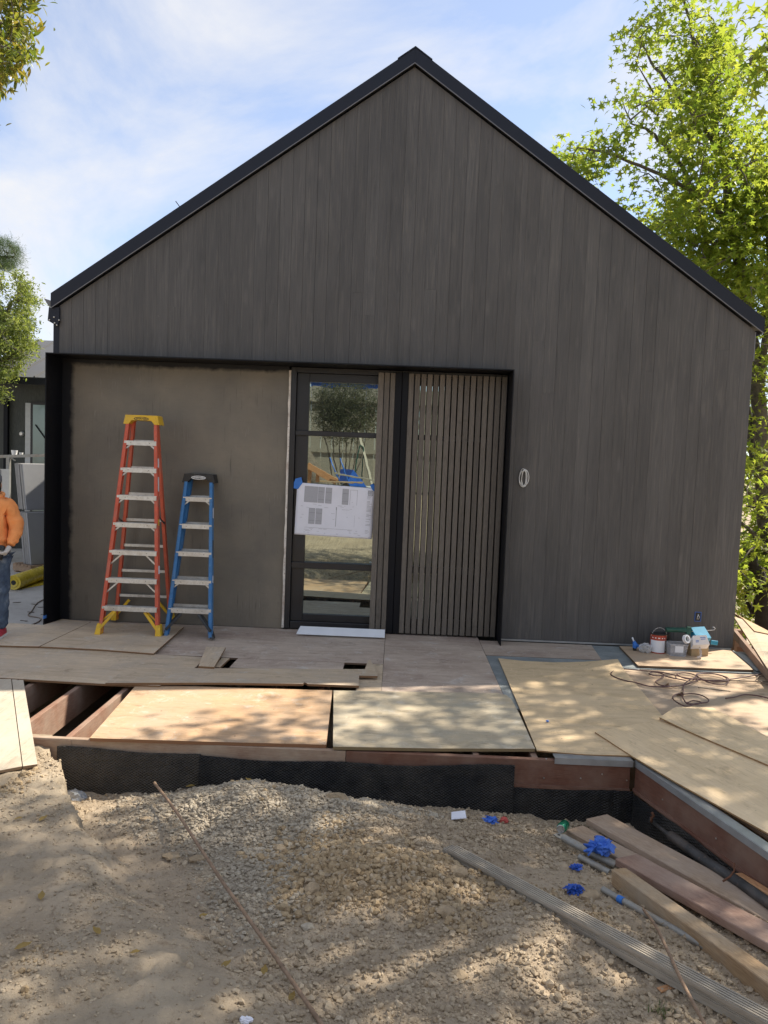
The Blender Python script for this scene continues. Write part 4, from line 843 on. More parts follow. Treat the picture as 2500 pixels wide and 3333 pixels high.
def ladder(label, FL, FR, RL, RR, C, capw, nst, m_rail, m_cap, m_foot, m_logo, longbr, boots):
    FL, FR, RL, RR, C = map(Vector, (FL, FR, RL, RR, C))
    L = thing('step_ladder', label, 'ladder', ((FL+FR)/2)*0.5+((RL+RR)/2)*0.5)
    ch = 0.10; hw = capw/2-0.03
    tilt = ((C-(FL+FR)/2)).normalized()
    TFL, TFR = C+Vector((-hw, -0.045, -ch*0.55)), C+Vector((hw, -0.045, -ch*0.55)); TRL, TRR = C+Vector((-hw+0.025, 0.045, -ch*0.55)), C+Vector((hw-0.025, 0.045, -ch*0.55))
    def rail(a, b, s, w=0.035, d=0.064):
        mb = MB(); dr, sd, up = frame_of(b-a, (0, 1, 0)); c = (a+b)/2; ln = (b-a).length
        ax = (dr, Vector((1, 0, 0)), dr.cross(Vector((1, 0, 0))).normalized())
        mb.box(c, (ln, 0.005, d), ax); k = ax[2]
        for sg in (-1, 1): mb.box(c+Vector((s*w*0.5, 0, 0))+k*(sg*(d/2-0.003)), (ln, w, 0.006), ax)
        return obj('rail', mb, m_rail, L)
    off = 0.03
    rail(FL, TFL, 1); rail(FR, TFR, -1); rail(RL, TRL, 1, 0.034, 0.048); rail(RR, TRR, -1, 0.034, 0.048)
    H = C.z
    for k in range(1, nst+1):
        t = k*0.3048/H; a, b = FL.lerp(TFL, t/(1-0.055/H)), FR.lerp(TFR, t/(1-0.055/H))
        mb = MB(); mb.bx(a.x+0.006, b.x-0.006, a.y-0.036, a.y+0.048, a.z-0.004, a.z+0.0); mb.bx(a.x+0.006, b.x-0.006, a.y-0.037, a.y-0.032, a.z-0.048, a.z-0.004); mb.bx(a.x+0.006, b.x-0.006, a.y+0.043, a.y+0.048, a.z-0.03, a.z-0.004)
        for q in range(5): mb.bx(a.x+0.007, b.x-0.007, a.y-0.03+q*0.016, a.y-0.022+q*0.016, a.z, a.z+0.0025)
        st = obj('step', mb, MT['alu'], L)
        for rx in (0.22, 0.78):
            mb = MB(); mb.lathe((a.x+(b.x-a.x)*rx, a.y-0.037, a.z-0.022), [(0.006, 0), (0.004, 0.003)], 8, (0, -1, 0)); obj('rivet', mb, MT['galv'], st)
        lb = 0.14 if k in longbr else 0.08
        if k > 0 and (k in longbr or boots or k in (2, nst)):
            for P, sg in ((a, 1), (b, -1)):
                mb = MB(); mb.beam((P.x+sg*(lb+0.01), P.y-0.02, P.z-0.03), (P.x+sg*0.012-(sg*0.012), P.y-0.03, P.z-0.02-lb*1.05), 0.016, 0.005, (0, 1, 0)); obj('brace', mb, MT['alu'] if k > 1 else m_foot, L)
        # rear bar
        t2 = t/(1-0.055/H); a2, b2 = RL.lerp(TRL, t2), RR.lerp(TRR, t2)
        mb = MB(); mb.beam(a2+Vector((0.01, 0, 0)), b2-Vector((0.01, 0, 0)), 0.022, 0.03); obj('rear_bar', mb, MT['alu'], L)
    # diagonal plastic braces at the foot
    zb = 0.3048
    for P, T, sg, yo in ((FL, TFL, 1, -0.02), (FR, TFR, -1, -0.02), (RL, TRL, 1, 0.0), (RR, TRR, -1, 0.0)):
        q = P.lerp(T, (zb-0.05)/H); mb = MB(); mb.beam((q.x+sg*0.15, q.y+yo, q.z), (P.lerp(T, 0.045).x+sg*0.01, P.y+yo, 0.10), 0.03, 0.024, (0, 1, 0), 0.003); obj('foot_brace', mb, m_foot, L)
    for P, T in ((FL, TFL), (FR, TFR), (RL, TRL), (RR, TRR)):
        d = (T-P).normalized(); s1 = 0.05 if boots else 0.038; hh = 0.115 if boots else 0.04
        mb = MB(); q = [(-1, -1), (1, -1), (1, 1), (-1, 1)]
        lo = [P+Vector((x*s1*0.62, y*s1, 0)) for x, y in q]; hi = [P+d*hh+Vector((x*s1*0.42, y*s1*0.76, 0)) for x, y in q]
        for v in lo: v.z = WL[L.name].z+0.0
        mb.add(lo+hi, [(0, 3, 2, 1), (4, 5, 6, 7), (0, 1, 5, 4), (1, 2, 6, 5), (2, 3, 7, 6), (3, 0, 4, 7)]); obj('foot', mb, m_foot if boots else MT['black_pl'], L)
    for s, A, B, D, E in ((-1, FL, TFL, RL, TRL), (1, FR, TFR, RR, TRR)):
        a, b = A.lerp(B, 0.56), D.lerp(E, 0.50); m = (a+b)/2+Vector((0, 0, -0.02 if boots else -0.12)); mb = MB(); mb.beam(a+Vector((-s*.012, 0, 0)), m, 0.004, 0.02); mb.beam(m, b, 0.004, 0.02); obj('spreader', mb, MT['dark_metal'], L)
    if boots:
        for t, ln, mt_ in ((.80, .10, 'paper'), (.70, .16, 'boxwhite'), (.52, .07, 'yellow_pl'), (.30, .09, 'paper')):
            q = FR.lerp(TFR, t); dr = (TFR-FR).normalized(); k = dr.cross(Vector((1, 0, 0))).normalized(); mb = MB(); mb.box(q+Vector((.0036, 0, 0)), (ln, .0012, .04), (dr, Vector((1, 0, 0)), k)); obj('sticker', mb, MT[mt_], L)
    else:
        for t, ln, mt_ in ((.78, .12, 'paper'), (.55, .2, 'black_pl'), (.36, .08, 'paper')):
            q = FR.lerp(TFR, t); dr = (TFR-FR).normalized(); k = dr.cross(Vector((1, 0, 0))).normalized(); mb = MB(); mb.box(q+Vector((.0036, 0, 0)), (ln, .0012, .035), (dr, Vector((1, 0, 0)), k)); obj('sticker', mb, MT[mt_], L)
    # cap
    mb = MB(); w = capw/2; pr = [(-w, -ch), (-w+0.022, 0), (w-0.022, 0), (w, -ch), (w-0.055, -ch), (w-0.09, -ch*0.58), (-w+0.09, -ch*0.58), (-w+0.055, -ch)]
    mb.prism([(C.x+a, C.y-0.09, C.z+b) for a, b in pr], (0, 0.18, 0)); cap = obj('top_cap', mb, m_cap, L)
    mb = MB(); mb.bx(C.x-0.05, C.x+0.06, C.y-0.04, C.y+0.03, C.z+0.0005, C.z+0.004); mb.bx(C.x-w+0.04, C.x-w+0.09, C.y-0.05, C.y+0.05, C.z+0.0005, C.z+0.003); obj('tool_slot', mb, MT['dark_metal'], cap)
    # oval badge with the maker's word
    yy = C.y-0.0906; cz = C.z-0.040; a_, b_ = 0.083, 0.022; n = 32; mb = MB(); vs = []
    for k in range(n):
        t = 2*math.pi*k/n
        for q in (1.0, 0.86): vs.append((C.x+a_*math.cos(t)*q, yy, cz+b_*math.sin(t)*(q if q == 1 else 0.74)))
    mb.add(vs, [(2*k, 2*((k+1) % n), 2*((k+1) % n)+1, 2*k+1) for k in range(n)]); obj('badge', mb, m_logo, cap, fix=False)
    text_mesh('WERNER', 0.029, m_logo, (C.x, yy, cz), cap, (1, 0, 0), (0, 0, 1), 'lettering', 0.0006, 1.05)
    return L
zf = 0.039
ladder('tall orange red fibreglass step ladder with yellow cap', gz(322, 2062, zf), gz(518, 2068, zf), Vector((-3.27, 0.085, zf)), Vector((-2.60, 0.10, zf)), gy(469, 1353, -0.19), 0.40, 7, MT['red_glass'], MT['yellow_pl'], MT['yellow_pl'], MT['black_ink'], (1, 2, 3), True)
ladder('shorter blue step ladder with black cap leaning on the wall', gz(537, 2072, 0.02), gz(691, 2078, 0.02), gz(541, 2060, 0.02), gz(688, 2066, 0.02), gy(653, 1543, 0.045), 0.375, 5, MT['blue_glass'], MT['black_pl'], MT['black_pl'], MT['white_ink'], (), False)

# ------------------------------------------------------------------ drawing taped to the door, cable coil
pq = [gy(u, v, 0.128) for u, v in ((968, 1570), (1222, 1590), (1210, 1755), (958, 1739))]
ex, ey = pq[1]-pq[0], pq[3]-pq[0]
def pp(s, t, o=0.0): return pq[0]*(1-s)*(1-t)+pq[1]*s*(1-t)+pq[2]*s*t+pq[3]*(1-s)*t+Vector((0, -o-0.004*math.sin(s*7+1)*math.sin(t*5)-0.010*max(0, s-0.85)/0.15*math.sin(t*9), 0))
mb = MB(); N = 24
V = [pp(i/N, j/N) for j in range(N+1) for i in range(N+1)]; mb.add(V, [(j*(N+1)+i, j*(N+1)+i+1, (j+1)*(N+1)+i+1, (j+1)*(N+1)+i) for j in range(N) for i in range(N)])
paper = obj('drawing_sheet', mb, MT['paper'], fix=False, smooth=True); md = paper.modifiers.new('t', 'SOLIDIFY'); md.thickness = 0.0006
tag(paper, 'white architectural drawing taped across the glass door', 'drawing')
ink = MB(); gi = MB()
def pr(m, s0, t0, s1, t1, o=0.0022):
    n = max(1, int(max(abs(s1-s0), abs(t1-t0))*10))
    for i in range(n):
        a, b = i/n, (i+1)/n
        if abs(s1-s0) >= abs(t1-t0): q = [(s0+(s1-s0)*a, t0), (s0+(s1-s0)*b, t0), (s0+(s1-s0)*b, t1), (s0+(s1-s0)*a, t1)]
        else: q = [(s0, t0+(t1-t0)*a), (s1, t0+(t1-t0)*a), (s1, t0+(t1-t0)*b), (s0, t0+(t1-t0)*b)]
        m.add([pp(*k, o) for k in q], [(0, 1, 2, 3)])
def outl(m, s0, t0, s1, t1, w=0.003):
    pr(m, s0, t0, s1, t0+w*1.5, 0.0026); pr(m, s0, t1-w*1.5, s1, t1, 0.0026); pr(m, s0, t0, s0+w, t1, 0.0026); pr(m, s1-w, t0, s1, t1, 0.0026)
for s0, s1, t0, t1 in ((.10, .27, .055, .36), (.275, .355, .055, .36), (.37, .45, .055, .36), (.585, .665, .055, .36), (.17, .25, .47, .775), (.26, .34, .47, .775)):
    pr(gi, s0, t0, s1, t1); outl(ink, s0, t0, s1, t1)
    if s1-s0 < .1:
        for t in (.14, .29): pr(ink, s0, t0+t-.055, s1, t0+t-.045, 0.0028)
    for k in range(1, int((s1-s0)/0.01)): pr(ink, s0+k*0.01, t0, s0+k*0.01+0.0013, t1, 0.0024)
pr(ink, .515, .42, .526, .48); pr(ink, .519, .48, .525, .80); pr(ink, .685, .06, .688, .36); pr(ink, .69, .065, .78, .069); pr(ink, .775, .065, .778, .36); pr(ink, .76, .56, .762, .78)
r6 = random.Random(8)
for k in range(34):
    t = 0.06+k*0.025
    if r6.random() < 0.7: pr(ink, .905, t, .905+r6.uniform(.03, .07), t+.006)
outl(ink, .912, .05, .975, .15, .008); pr(gi, .925, .07, .962, .13)
for k in range(46):
    s, t = r6.uniform(.05, .84), r6.choice((.39, .41, .44, .30, .60, .66, .86, .885, .91, .94, .55, .46)); w = r6.uniform(.015, .055)
    if t < .38 and s < .47: continue
    if .44 < t < .8 and .14 < s < .36: continue
    pr(ink, s, t, s+w, t+.0045)
pr(ink, .12, .845, .74, .849)
tag(obj('linework', ink, MT['grey_ink'], paper, fix=False), kind='stuff'); hz_ = obj('hatching', gi, plain('pale_grey_print', (0.42, 0.42, 0.45), 0.8, 0, 0.05, 50, 0), paper, fix=False); tag(hz_, kind='stuff')
for l in (((962, 1558), (981, 1553), (985, 1572), (970, 1592), (956, 1589), (957, 1570)), ((1204, 1580), (1214, 1574), (1222, 1583), (1222, 1604), (1212, 1594))):
    mb = MB(); mb.prism([gy(u, v, 0.122) for u, v in l], (0, 0.0012, 0)); obj('masking_tape', mb, MT['bluetape'], paper)
c = gy(1704, 1556, -0.012); pts = []
for k in range(150):
    t = k/149*2*math.pi*4.3; ph = k/149*2.6
    rx = 0.040-0.012*math.sin(ph*2.1); rz_ = 0.096-0.010*math.cos(ph*3)
    pts.append((c.x+rx*math.cos(t)*0.95+0.012*math.sin(ph*3), c.y-0.004-0.006*(1+math.sin(t*1.5+ph)), c.z+rz_*math.sin(t)+0.004*math.cos(ph*5)))
mb = MB(); mb.tube(pts, 0.0042, 6); tag(obj('cable_coil', mb, MT['cable_w'], smooth=True), 'coil of white cable hanging on the dark cladding right of the slats', 'cable')
# ------------------------------------------------------------------ things by the right corner of the house
ZB = 0.0225
def Z2(x, y, s, ox, oy): return (ox+x/s, oy+y/s)
def q6(x, y): return (1980+x/3.95, 1950+y/3.95)
b = gz(*q6(632, 680), ZB)
can = thing('paint_tin', 'red and black paint tin with a white label and wire handle', 'paint tin', b)
R_, H_ = 0.086, 0.215
mb = MB(); mb.lathe(b, [(R_*.98, 0), (R_, 0.004), (R_, 0.05), (R_, 0.15), (R_, H_-0.012)], 28); obj('body', mb, MT['can_red'], can, smooth=40)
mb = MB(); mb.lathe(b, [(R_*1.03, H_-0.012), (R_*1.03, H_), (R_*0.95, H_), (R_*0.92, H_-0.006), (R_*.6, H_-0.008), (R_*.58, H_-0.004), (0.01, H_-0.004)], 28); obj('lid', mb, MT['can_black'], can, smooth=40)
def arc_patch(c, r, a0, a1, z0, z1, n=10):
    m = MB(); vs = []
    for k in range(n+1):
        a = a0+(a1-a0)*k/n
        for z in (z0, z1): vs.append((c.x+r*math.cos(a), c.y+r*math.sin(a), c.z+z))
    m.add(vs, [(2*k, 2*k+2, 2*k+3, 2*k+1) for k in range(n)]); return m
lab = obj('label', arc_patch(b, R_+0.0012, rad(190), rad(305), 0.012, 0.145), MT['boxwhite'], can, fix=False)
obj('dark_band', arc_patch(b, R_+0.0011, rad(307), rad(372), 0.012, 0.145), MT['can_black'], can, fix=False)
m = MB()
for k in range(7): m2 = arc_patch(b, R_+0.0018, rad(314), rad(318+8*(k % 3)+20), 0.03+k*0.015, 0.036+k*0.015, 4); m.add(m2.v, m2.f)
obj('print', m, MT['white_ink'], can, fix=False)
m = MB()
for k, (a, w) in enumerate(((205, 10), (228, 9), (250, 14), (276, 9), (296, 8))): m2 = arc_patch(b, R_+0.0014, rad(a), rad(a+w), 0.166, 0.178, 3); m.add(m2.v, m2.f)
obj('print', m, MT['white_ink'], can, fix=False)
mb = MB(); mb.tube([b+Vector((R_*1.02*math.cos(t), -0.02-0.012*math.sin(t), H_-0.05+0.115*math.sin(t))) for t in [math.pi*k/16 for k in range(17)]], 0.003, 6); obj('handle', mb, MT['tin'], can, smooth=True)
# brush wrapped in blue tape
p = gz(*q6(345, 660), ZB); br = thing('wrapped_brush', 'small brush wrapped in blue tape left of the paint tin', 'brush', p)
mb = MB(); mb.tube([p+Vector((-.005, 0, .0)), p+Vector((-.008, 0, .03))], [.02, .022], 10); obj('bristles', mb, MT['black_pl'], br)
mb = MB(); mb.tube([p+Vector((-.008, 0, .028)), p+Vector((.0, 0, .06)), p+Vector((-.02, 0, .105))], [.024, .03, .014], 9); mb.beam(p+Vector((.01, -.01, .06)), p+Vector((.055, -.02, .045)), .02, .03); obj('tape_wrap', mb, MT['bluetape'], br)
mb = MB(); mb.tube([p+Vector((-.02, 0, .10)), p+Vector((-.04, .0, .145))], .009, 8); obj('handle', mb, MT['boxwhite'], br, smooth=True)
# crumpled bag, tub, tape roll, box, scraps
p = gz(*q6(475, 690), ZB); mb = MB(); mb.blob(p+Vector((0, 0, .055)), .07, 3, .2, (1, .8, .75), 4); tag(obj('plastic_bag', mb, MT['film'], smooth=False), 'crumpled clear plastic bag against the paint tin', 'plastic bag')
p = gz(*q6(460, 685), ZB)+Vector((0, 0.02, 0)); mb = MB(); mb.lathe(p, [(.038, 0), (.04, .004), (.04, .075), (.036, .08)], 18); tag(obj('small_tin', mb, MT['galv'], smooth=40), 'small bare tin inside the crumpled clear bag', 'tin')
p = gz(*q6(770, 640), ZB)+Vector((0, .12, 0)); mb = MB(); mb.lathe(p, [(.055, 0), (.057, .003), (.057, .16), (.05, .165)], 20); tag(obj('dark_tin', mb, MT['can_black'], smooth=40), 'dark tin standing behind the clear plastic tub', 'tin')
p = gz(*q6(905, 740), ZB); tub = thing('plastic_tub', 'cloudy clear plastic tub between the paint tin and the cardboard box', 'tub', p)
mb = MB(); w, d, h = .095, .08, .13
lo = [(-w*.86, -d*.86, 0), (w*.86, -d*.86, 0), (w*.86, d*.86, 0), (-w*.86, d*.86, 0)]; hi = [(-w, -d, h), (w, -d, h), (w, d, h), (-w, d, h)]; c0 = p+Vector((0, d, 0))
mb.add([c0+Vector(q) for q in lo+hi], [(0, 3, 2, 1), (0, 1, 5, 4), (1, 2, 6, 5), (2, 3, 7, 6), (3, 0, 4, 7)]); obj('tub_wall', mb, MT['film_bin'], tub)
mb = MB()
for a, c in ((0, 1), (1, 2), (2, 3), (3, 0)): mb.beam(c0+Vector(hi[a]), c0+Vector(hi[c]), .012, .008)
obj('rim', mb, MT['film_bin'], tub)
mb = MB(); mb.blob(c0+Vector((0, 0, .06)), .055, 2, .25, (1.1, .9, .8), 9); obj('contents', mb, MT['grey_cloth'], tub)
mb = MB(); mb.bx(c0.x-.045, c0.x+.045, c0.y-d-.004, c0.y-d+.0, p.z+.045, p.z+.115); obj('label', mb, MT['boxwhite'], tub)
mb = MB(); mb.beam(gz(*q6(925, 600), .09), gz(*q6(1015, 690), .03), .014, .004); tag(obj('plastic_strip', mb, MT['boxwhite']), 'thin white strip leaning on the clear tub', 'strip')
p = gz(*q6(1150, 735), ZB); cb = thing('cardboard_box', 'small brown cardboard box right of the clear tub', 'box', p)
mb = MB(); mb.box(p+Vector((0.01, .085, .072)), (.20, .16, .144), (Vector((.985, .17, 0)), Vector((-.17, .985, 0)), Vector((0, 0, 1))), .002); obj('carton', mb, MT['card'], cb)
mb = MB(); mb.box(p+Vector((-.015, .083, .1455)), (.09, .158, .0015), (Vector((.985, .17, 0)), Vector((-.17, .985, 0)), Vector((0, 0, 1)))); obj('flap', mb, MT['card'], cb)
p = gz(*q6(1175, 745), ZB); mb = MB(); pts = [p+Vector((-.07, .09, .15)), p+Vector((-.02, -.0, .135)), p+Vector((0, -.015, .07)), p+Vector((.005, -.02, .008)), p+Vector((-.045, -.05, .002))]
for k in range(4): mb.beam(pts[k], pts[k+1], .035, .002, (1, .3, 0))
tag(obj('film_strip', mb, MT['film']), 'strip of clear film hanging down over the cardboard box', 'plastic film')
# glove box resting on top, tilted
pb = [gy(*q6(x, y), -0.52) for x, y in ((1090, 590), (1305, 582), (1262, 462), (1088, 470))]; pt = [gy(*q6(x, y), -0.38) for x, y in ((1088, 470), (1262, 462), (1235, 352), (1062, 362))]
gb = thing('glove_box', 'turquoise and white glove box tipped over the cardboard box', 'box', pb[0])
mb = MB(); mb.add(pb[:2]+[pt[2], pt[3]], [(0, 1, 2, 3)]); mb = MB(); nn = Vector((0, .06, -.06))
mb.prism(pb, nn); obj('white_panel', mb, MT['boxwhite'], gb); mb = MB(); mb.prism([pt[0]-Vector((0, .138, 0))*0+Vector((0, -.135, 0)), pt[1]+Vector((0, -.135, 0)), pt[2], pt[3]], nn); obj('blue_panel', mb, MT['boxblue'], gb)
m = MB()
for (x, y, w) in ((1180, 500, 70), (1190, 520, 60), (1125, 540, 40), (1125, 556, 40)):
    a, c = gy(*q6(x, y), -0.5215), gy(*q6(x+w, y-3), -0.5215); m.add([a, c, c+Vector((0, 0, .007)), a+Vector((0, 0, .007))], [(0, 1, 2, 3)])
obj('print', m, MT['bluetape'], gb, fix=False)
p = gy(*q6(1005, 515), -0.50); tr = thing('tape_roll', 'white roll of tape propped against the glove box', 'tape', p-Vector((0, 0, .05)))
mb = MB(); ax = Vector((.5, -.8, .35)).normalized(); d_, a_, c_ = frame_of(ax); n = 24; vs = []
for k in range(n):
    t = 2*math.pi*k/n; e = a_*math.cos(t)+c_*math.sin(t)
    for r_, z in ((.047, -.016), (.047, .016), (.030, .016), (.030, -.016)): vs.append(p+e*r_+d_*z)
mb.add(vs, [(4*k+i, 4*((k+1) % n)+i, 4*((k+1) % n)+(i+1) % 4, 4*k+(i+1) % 4) for k in range(n) for i in range(4)]); obj('roll', mb, MT['boxwhite'], tr, smooth=40)
# caulking gun
a, c = gy(*q6(742, 392), -0.42), gy(*q6(1000, 400), -0.42); cg = thing('caulking_gun', 'dark green caulking gun with a hooked steel rod lying on the boxes', 'caulking gun', a)
mb = MB(); mb.tube([a, c], .027, 12, True); obj('barrel', mb, MT['green_pl'], cg, smooth=40)
e = gy(*q6(1065, 405), -0.42); mb = MB(); mb.beam(c, e, .03, .085, (0, 0, 1), .006); obj('grip_housing', mb, MT['green_pl'], cg)
mb = MB(); mb.beam(c+Vector((.02, 0, .02)), gy(*q6(945, 368), -0.42), .02, .012); mb.beam(e+Vector((-.03, 0, -.03)), e+Vector((-.05, -.02, -.10)), .016, .014); obj('trigger', mb, MT['green_pl'], cg)
mb = MB(); mb.tube([gy(*q6(x, y), -0.42) for x, y in ((1050, 418), (1330, 400), (1362, 395), (1375, 378), (1362, 362), (1340, 360))], .0045, 7); obj('rod', mb, MT['tin'], cg, smooth=True)
p = gz(*q6(1360, 640), ZB); mb = MB(); mb.box(gy(*q6(1362, 560), -0.25), (.085, .012, .05), (Vector((.98, .15, -.12)).normalized(), Vector((-.15, .98, 0)).normalized(), Vector((.12, 0, .99)).normalized()), .004); tag(obj('blue_scrap', mb, MT['boxblue']), 'dull blue packet leaning on the wall right of the boxes', 'packet')

# ------------------------------------------------------------------ cords
def q4(x, y): return (1950+x/3.016, 2100+y/3.016)
def smooth_path(P, n=6):
    P = [Vector(p) for p in P]; out = []
    for i in range(len(P)-1):
        p0, p1, p2, p3 = P[max(i-1, 0)], P[i], P[i+1], P[min(i+2, len(P)-1)]
        for k in range(n):
            t = k/n; out.append(0.5*((2*p1)+(p2-p0)*t+(2*p0-5*p1+4*p2-p3)*t*t+(3*p1-p0-3*p2+p3)*t**3))
    return out+[P[-1]]
def cord(label, pts, z, r, mat, seed=1, grp=None):
    rr = random.Random(seed); w = [gz(*q4(x, y), z+rr.uniform(0, .007)) for x, y in pts]; mb = MB(); mb.tube(smooth_path(w), r, 6); return tag(obj('extension_cord', mb, mat, smooth=True), label, 'cord', grp)
cord('long maroon extension cord looped in a heap on the right of the deck', [(1720, 262), (1659, 270), (1500, 300), (1280, 335), (1100, 345), (850, 320), (640, 270), (440, 250), (220, 232), (150, 250), (115, 280), (150, 310), (250, 345), (350, 365), (480, 400), (600, 408), (700, 405), (800, 395), (900, 370), (980, 330), (960, 290), (1050, 275), (1150, 285), (1250, 315), (1270, 345), (1180, 355), (1050, 345), (950, 300), (1000, 275), (1120, 280), (1230, 310), (1265, 370), (1180, 385), (1080, 365), (1000, 340), (860, 330), (780, 300), (770, 280), (830, 270), (920, 285), (950, 310), (860, 360), (830, 400), (825, 465), (830, 480), (900, 475), (1000, 490), (1070, 530), (1060, 560), (950, 575), (860, 600), (780, 570), (725, 525), (740, 490), (800, 480), (830, 530), (860, 565), (920, 545), (1000, 560), (960, 580), (870, 575), (850, 560)], 0.018, 0.0058, MT['cord'])
cord('small maroon cord loop crossing the big loop', [(850, 345), (700, 318), (640, 300), (560, 300), (490, 282), (540, 265), (640, 290), (600, 330), (555, 360), (600, 390), (680, 402), (760, 395)], 0.016, 0.0055, MT['cord'], 4)
cord('maroon cord running off right behind the curved sheet', [(1240, 522), (1330, 510), (1420, 487), (1550, 495), (1659, 520), (1760, 545)], 0.012, 0.006, MT['cord'], 5)
cord('brown cord loops cut by the right edge of the picture', [(1270, 347), (1450, 352), (1659, 360), (1740, 372), (1700, 330), (1620, 303), (1570, 310), (1550, 330), (1590, 360), (1659, 390), (1740, 400)], 0.013, 0.0058, MT['cord_b'], 6)
for (x, y), lb in (((655, 412), 'small wooden wedge touching the upper cord loop'), ((792, 498), 'small wooden wedge inside the lower cord loop')):
    p = gz(*q4(x, y), 0.002); mb = MB(); mb.prism([p+Vector((-.035, 0, 0)), p+Vector((.035, .0, 0)), p+Vector((.02, 0, .04))], (0.02, .05, 0)); tag(obj('wood_wedge', mb, MT['ply_brown']), lb, 'wood scrap')
mb = MB(); mb.beam(gz(*q4(972, 412), .004), gz(*q4(1290, 452), .004), .012, .006); tag(obj('lath', mb, MT['ply_pale']), 'thin wooden lath lying on the brown decking at the right', 'lath')
p = gz(1782, 2347, .02); mb = MB(); mb.blob(p, .012, 2, .3, (1, 1, .6), 2); tag(obj('tape_ball', mb, MT['bluetape']), 'tiny ball of blue tape on the big tan sheet', 'tape')

# ------------------------------------------------------------------ foreground debris
def q7(x, y): return (1250+x/1.3272, 2450+y/1.3272)
def lumber(label, a, b, w, h, mat, up=(0, 0, 1), name='lumber', grp='lumber piled on the dirt'):
    a, b = Vector(a), Vector(b); mb = MB(); mb.beam(a, b, w, h, up, .004); o = obj(name, mb, mat, rz=math.atan2(b.y-a.y, b.x-a.x)); return tag(o, label, 'lumber', grp)
def between(pL, pR, qL, qR, zt, h): 
    """board from its end corners (upper face) pL,pR to far end corners qL,qR"""
    a = (gz(*pL, zt[0])+gz(*pR, zt[0]))/2; b = (gz(*qL, zt[1])+gz(*qR, zt[1]))/2; w = (gz(*pL, zt[0])-gz(*pR, zt[0])).length
    return a-Vector((0, 0, h/2)), b-Vector((0, 0, h/2)), w
zg = -0.36
def along(p_end, p_dir, length, z0, z1):
    a = gz(*p_end, z0); d = (gz(*p_dir, z1)-a); return a, a+d.normalized()*length
a, e = along(q7(919, 274), q7(1659, 680), 2.6, -0.29, -0.22); lumber('wide weathered pinkish plank nearest the oblique rim', a-Vector((0, 0, .022)), e-Vector((0, 0, .022)), .185, .042, MT['board_pink'])
a, e = along(q7(822, 322), q7(1150, 495), 1.5, -0.325, -0.29); lumber('weathered pinkish plank under the big blue glove', a-Vector((0, 0, .022)), e-Vector((0, 0, .022)), .15, .042, MT['board_pink'])
a, e = along(q7(1047, 447), q7(1659, 778), 2.3, -0.235, -0.12); lumber('dark red brown plank lying on top of the pile', a-Vector((0, 0, .022)), e-Vector((0, 0, .022)), .165, .044, MT['board_dark'])
a, e = along(q7(1015, 501), q7(1659, 960), 2.2, -0.20, -0.08); lumber('thick tan timber nearest the camera in the lumber pile', a-Vector((0, 0, .045)), e-Vector((0, 0, .045)), .095, .09, MT['board_tan'])
def pipe(label, pts, r, mat, z=None, flat=False):
    P = [gd(*q7(x, y), -0.3)+Vector((0, 0, r*0.8)) if z is None else gz(*q7(x, y), z[i] if hasattr(z, '__len__') else z) for i, (x, y) in enumerate(pts)]
    mb = MB(); mb.tube(P, r, 12)
    root = thing('pipe', label, 'pipe', P[0], 'pipes lying by the lumber pile'); obj('pipe_body', mb, mat, root, smooth=40)
    if flat:
        d = (P[0]-P[1]).normalized(); mb = MB(); mb.beam(P[0]-d*.01, P[0]+d*.06, r*2.2, .006); obj('flattened_end', mb, mat, root)
        mb = MB(); mb.lathe(P[0]+d*.038+Vector((0, 0, .0035)), [(.009, 0), (.009, .0012)], 10); obj('bolt_hole', mb, MT['black_ink'], root)
    return root
pipe('grey pipe with a flattened drilled end beside the green tin', [(775, 368), (890, 430), (1005, 488)], .024, MT['galv'], -0.30, True)
pipe('grey pipe running under the thick tan timber', [(845, 450), (975, 520)], .020, MT['galv'], -0.31)
pr_ = pipe('long grey pipe with a blue tape band in front of the timber', [(945, 602), (1020, 645), (1200, 745), (1370, 842)], .018, MT['galv'], None)
p0, p1 = WL[pr_.name], gd(*q7(1200, 745), -.3)+Vector((0, 0, .015)); t0 = gd(*q7(1012, 641), -.3)+Vector((0, 0, .0144)); t1 = gd(*q7(1034, 653), -.3)+Vector((0, 0, .0144)); mb = MB(); mb.tube([t0, t1], .0195, 12); obj('tape_band', mb, MT['bluetape'], pr_, smooth=40)
P = gd(*q7(1375, 845), -.3)+Vector((0, 0, .014)); d = (P-t0).normalized(); mb = MB(); mb.beam(P, P+d*.07, .04, .01); obj('flattened_end', mb, MT['galv'], pr_)
pipe('thick dark pipe lying on the pinkish plank', [(1238, 358), (1400, 475), (1540, 565), (1659, 648), (1800, 745)], .031, MT['dpipe'], [-.25, -.235, -.22, -.20, -.18])
pipe('short dark rod end above the thick dark pipe', [(1150, 290), (1200, 330), (1250, 372)], .013, MT['dpipe'], [-.30, -.28, -.26])
pipe('grey brown pipe lying close under the oblique rim', [(1408, 455), (1530, 520), (1659, 592), (1800, 670)], .017, MT['galv'], [-.30, -.29, -.27, -.25])
p = gz(*q7(1155, 300), -.27); mb = MB(); mb.tube([p, p+Vector((.0, .0, .03)), p+Vector((.012, 0, .045)), p+Vector((.0, 0, .065))], .009, 8); tag(obj('rusty_hook', mb, MT['rust'], smooth=True), 'small rusty hook standing at the end of the dark rod', 'hook')
mb = MB(); q = gz(*q7(1465, 555), -.19); mb.tube([q, q+Vector((.05, .03, .012)), q+Vector((.085, .06, .03)), q+Vector((.085, .07, .07))], .006, 6); tag(obj('bent_spike', mb, MT['rust'], smooth=True), 'bent rusty spike lying across the dark pipe', 'spike')
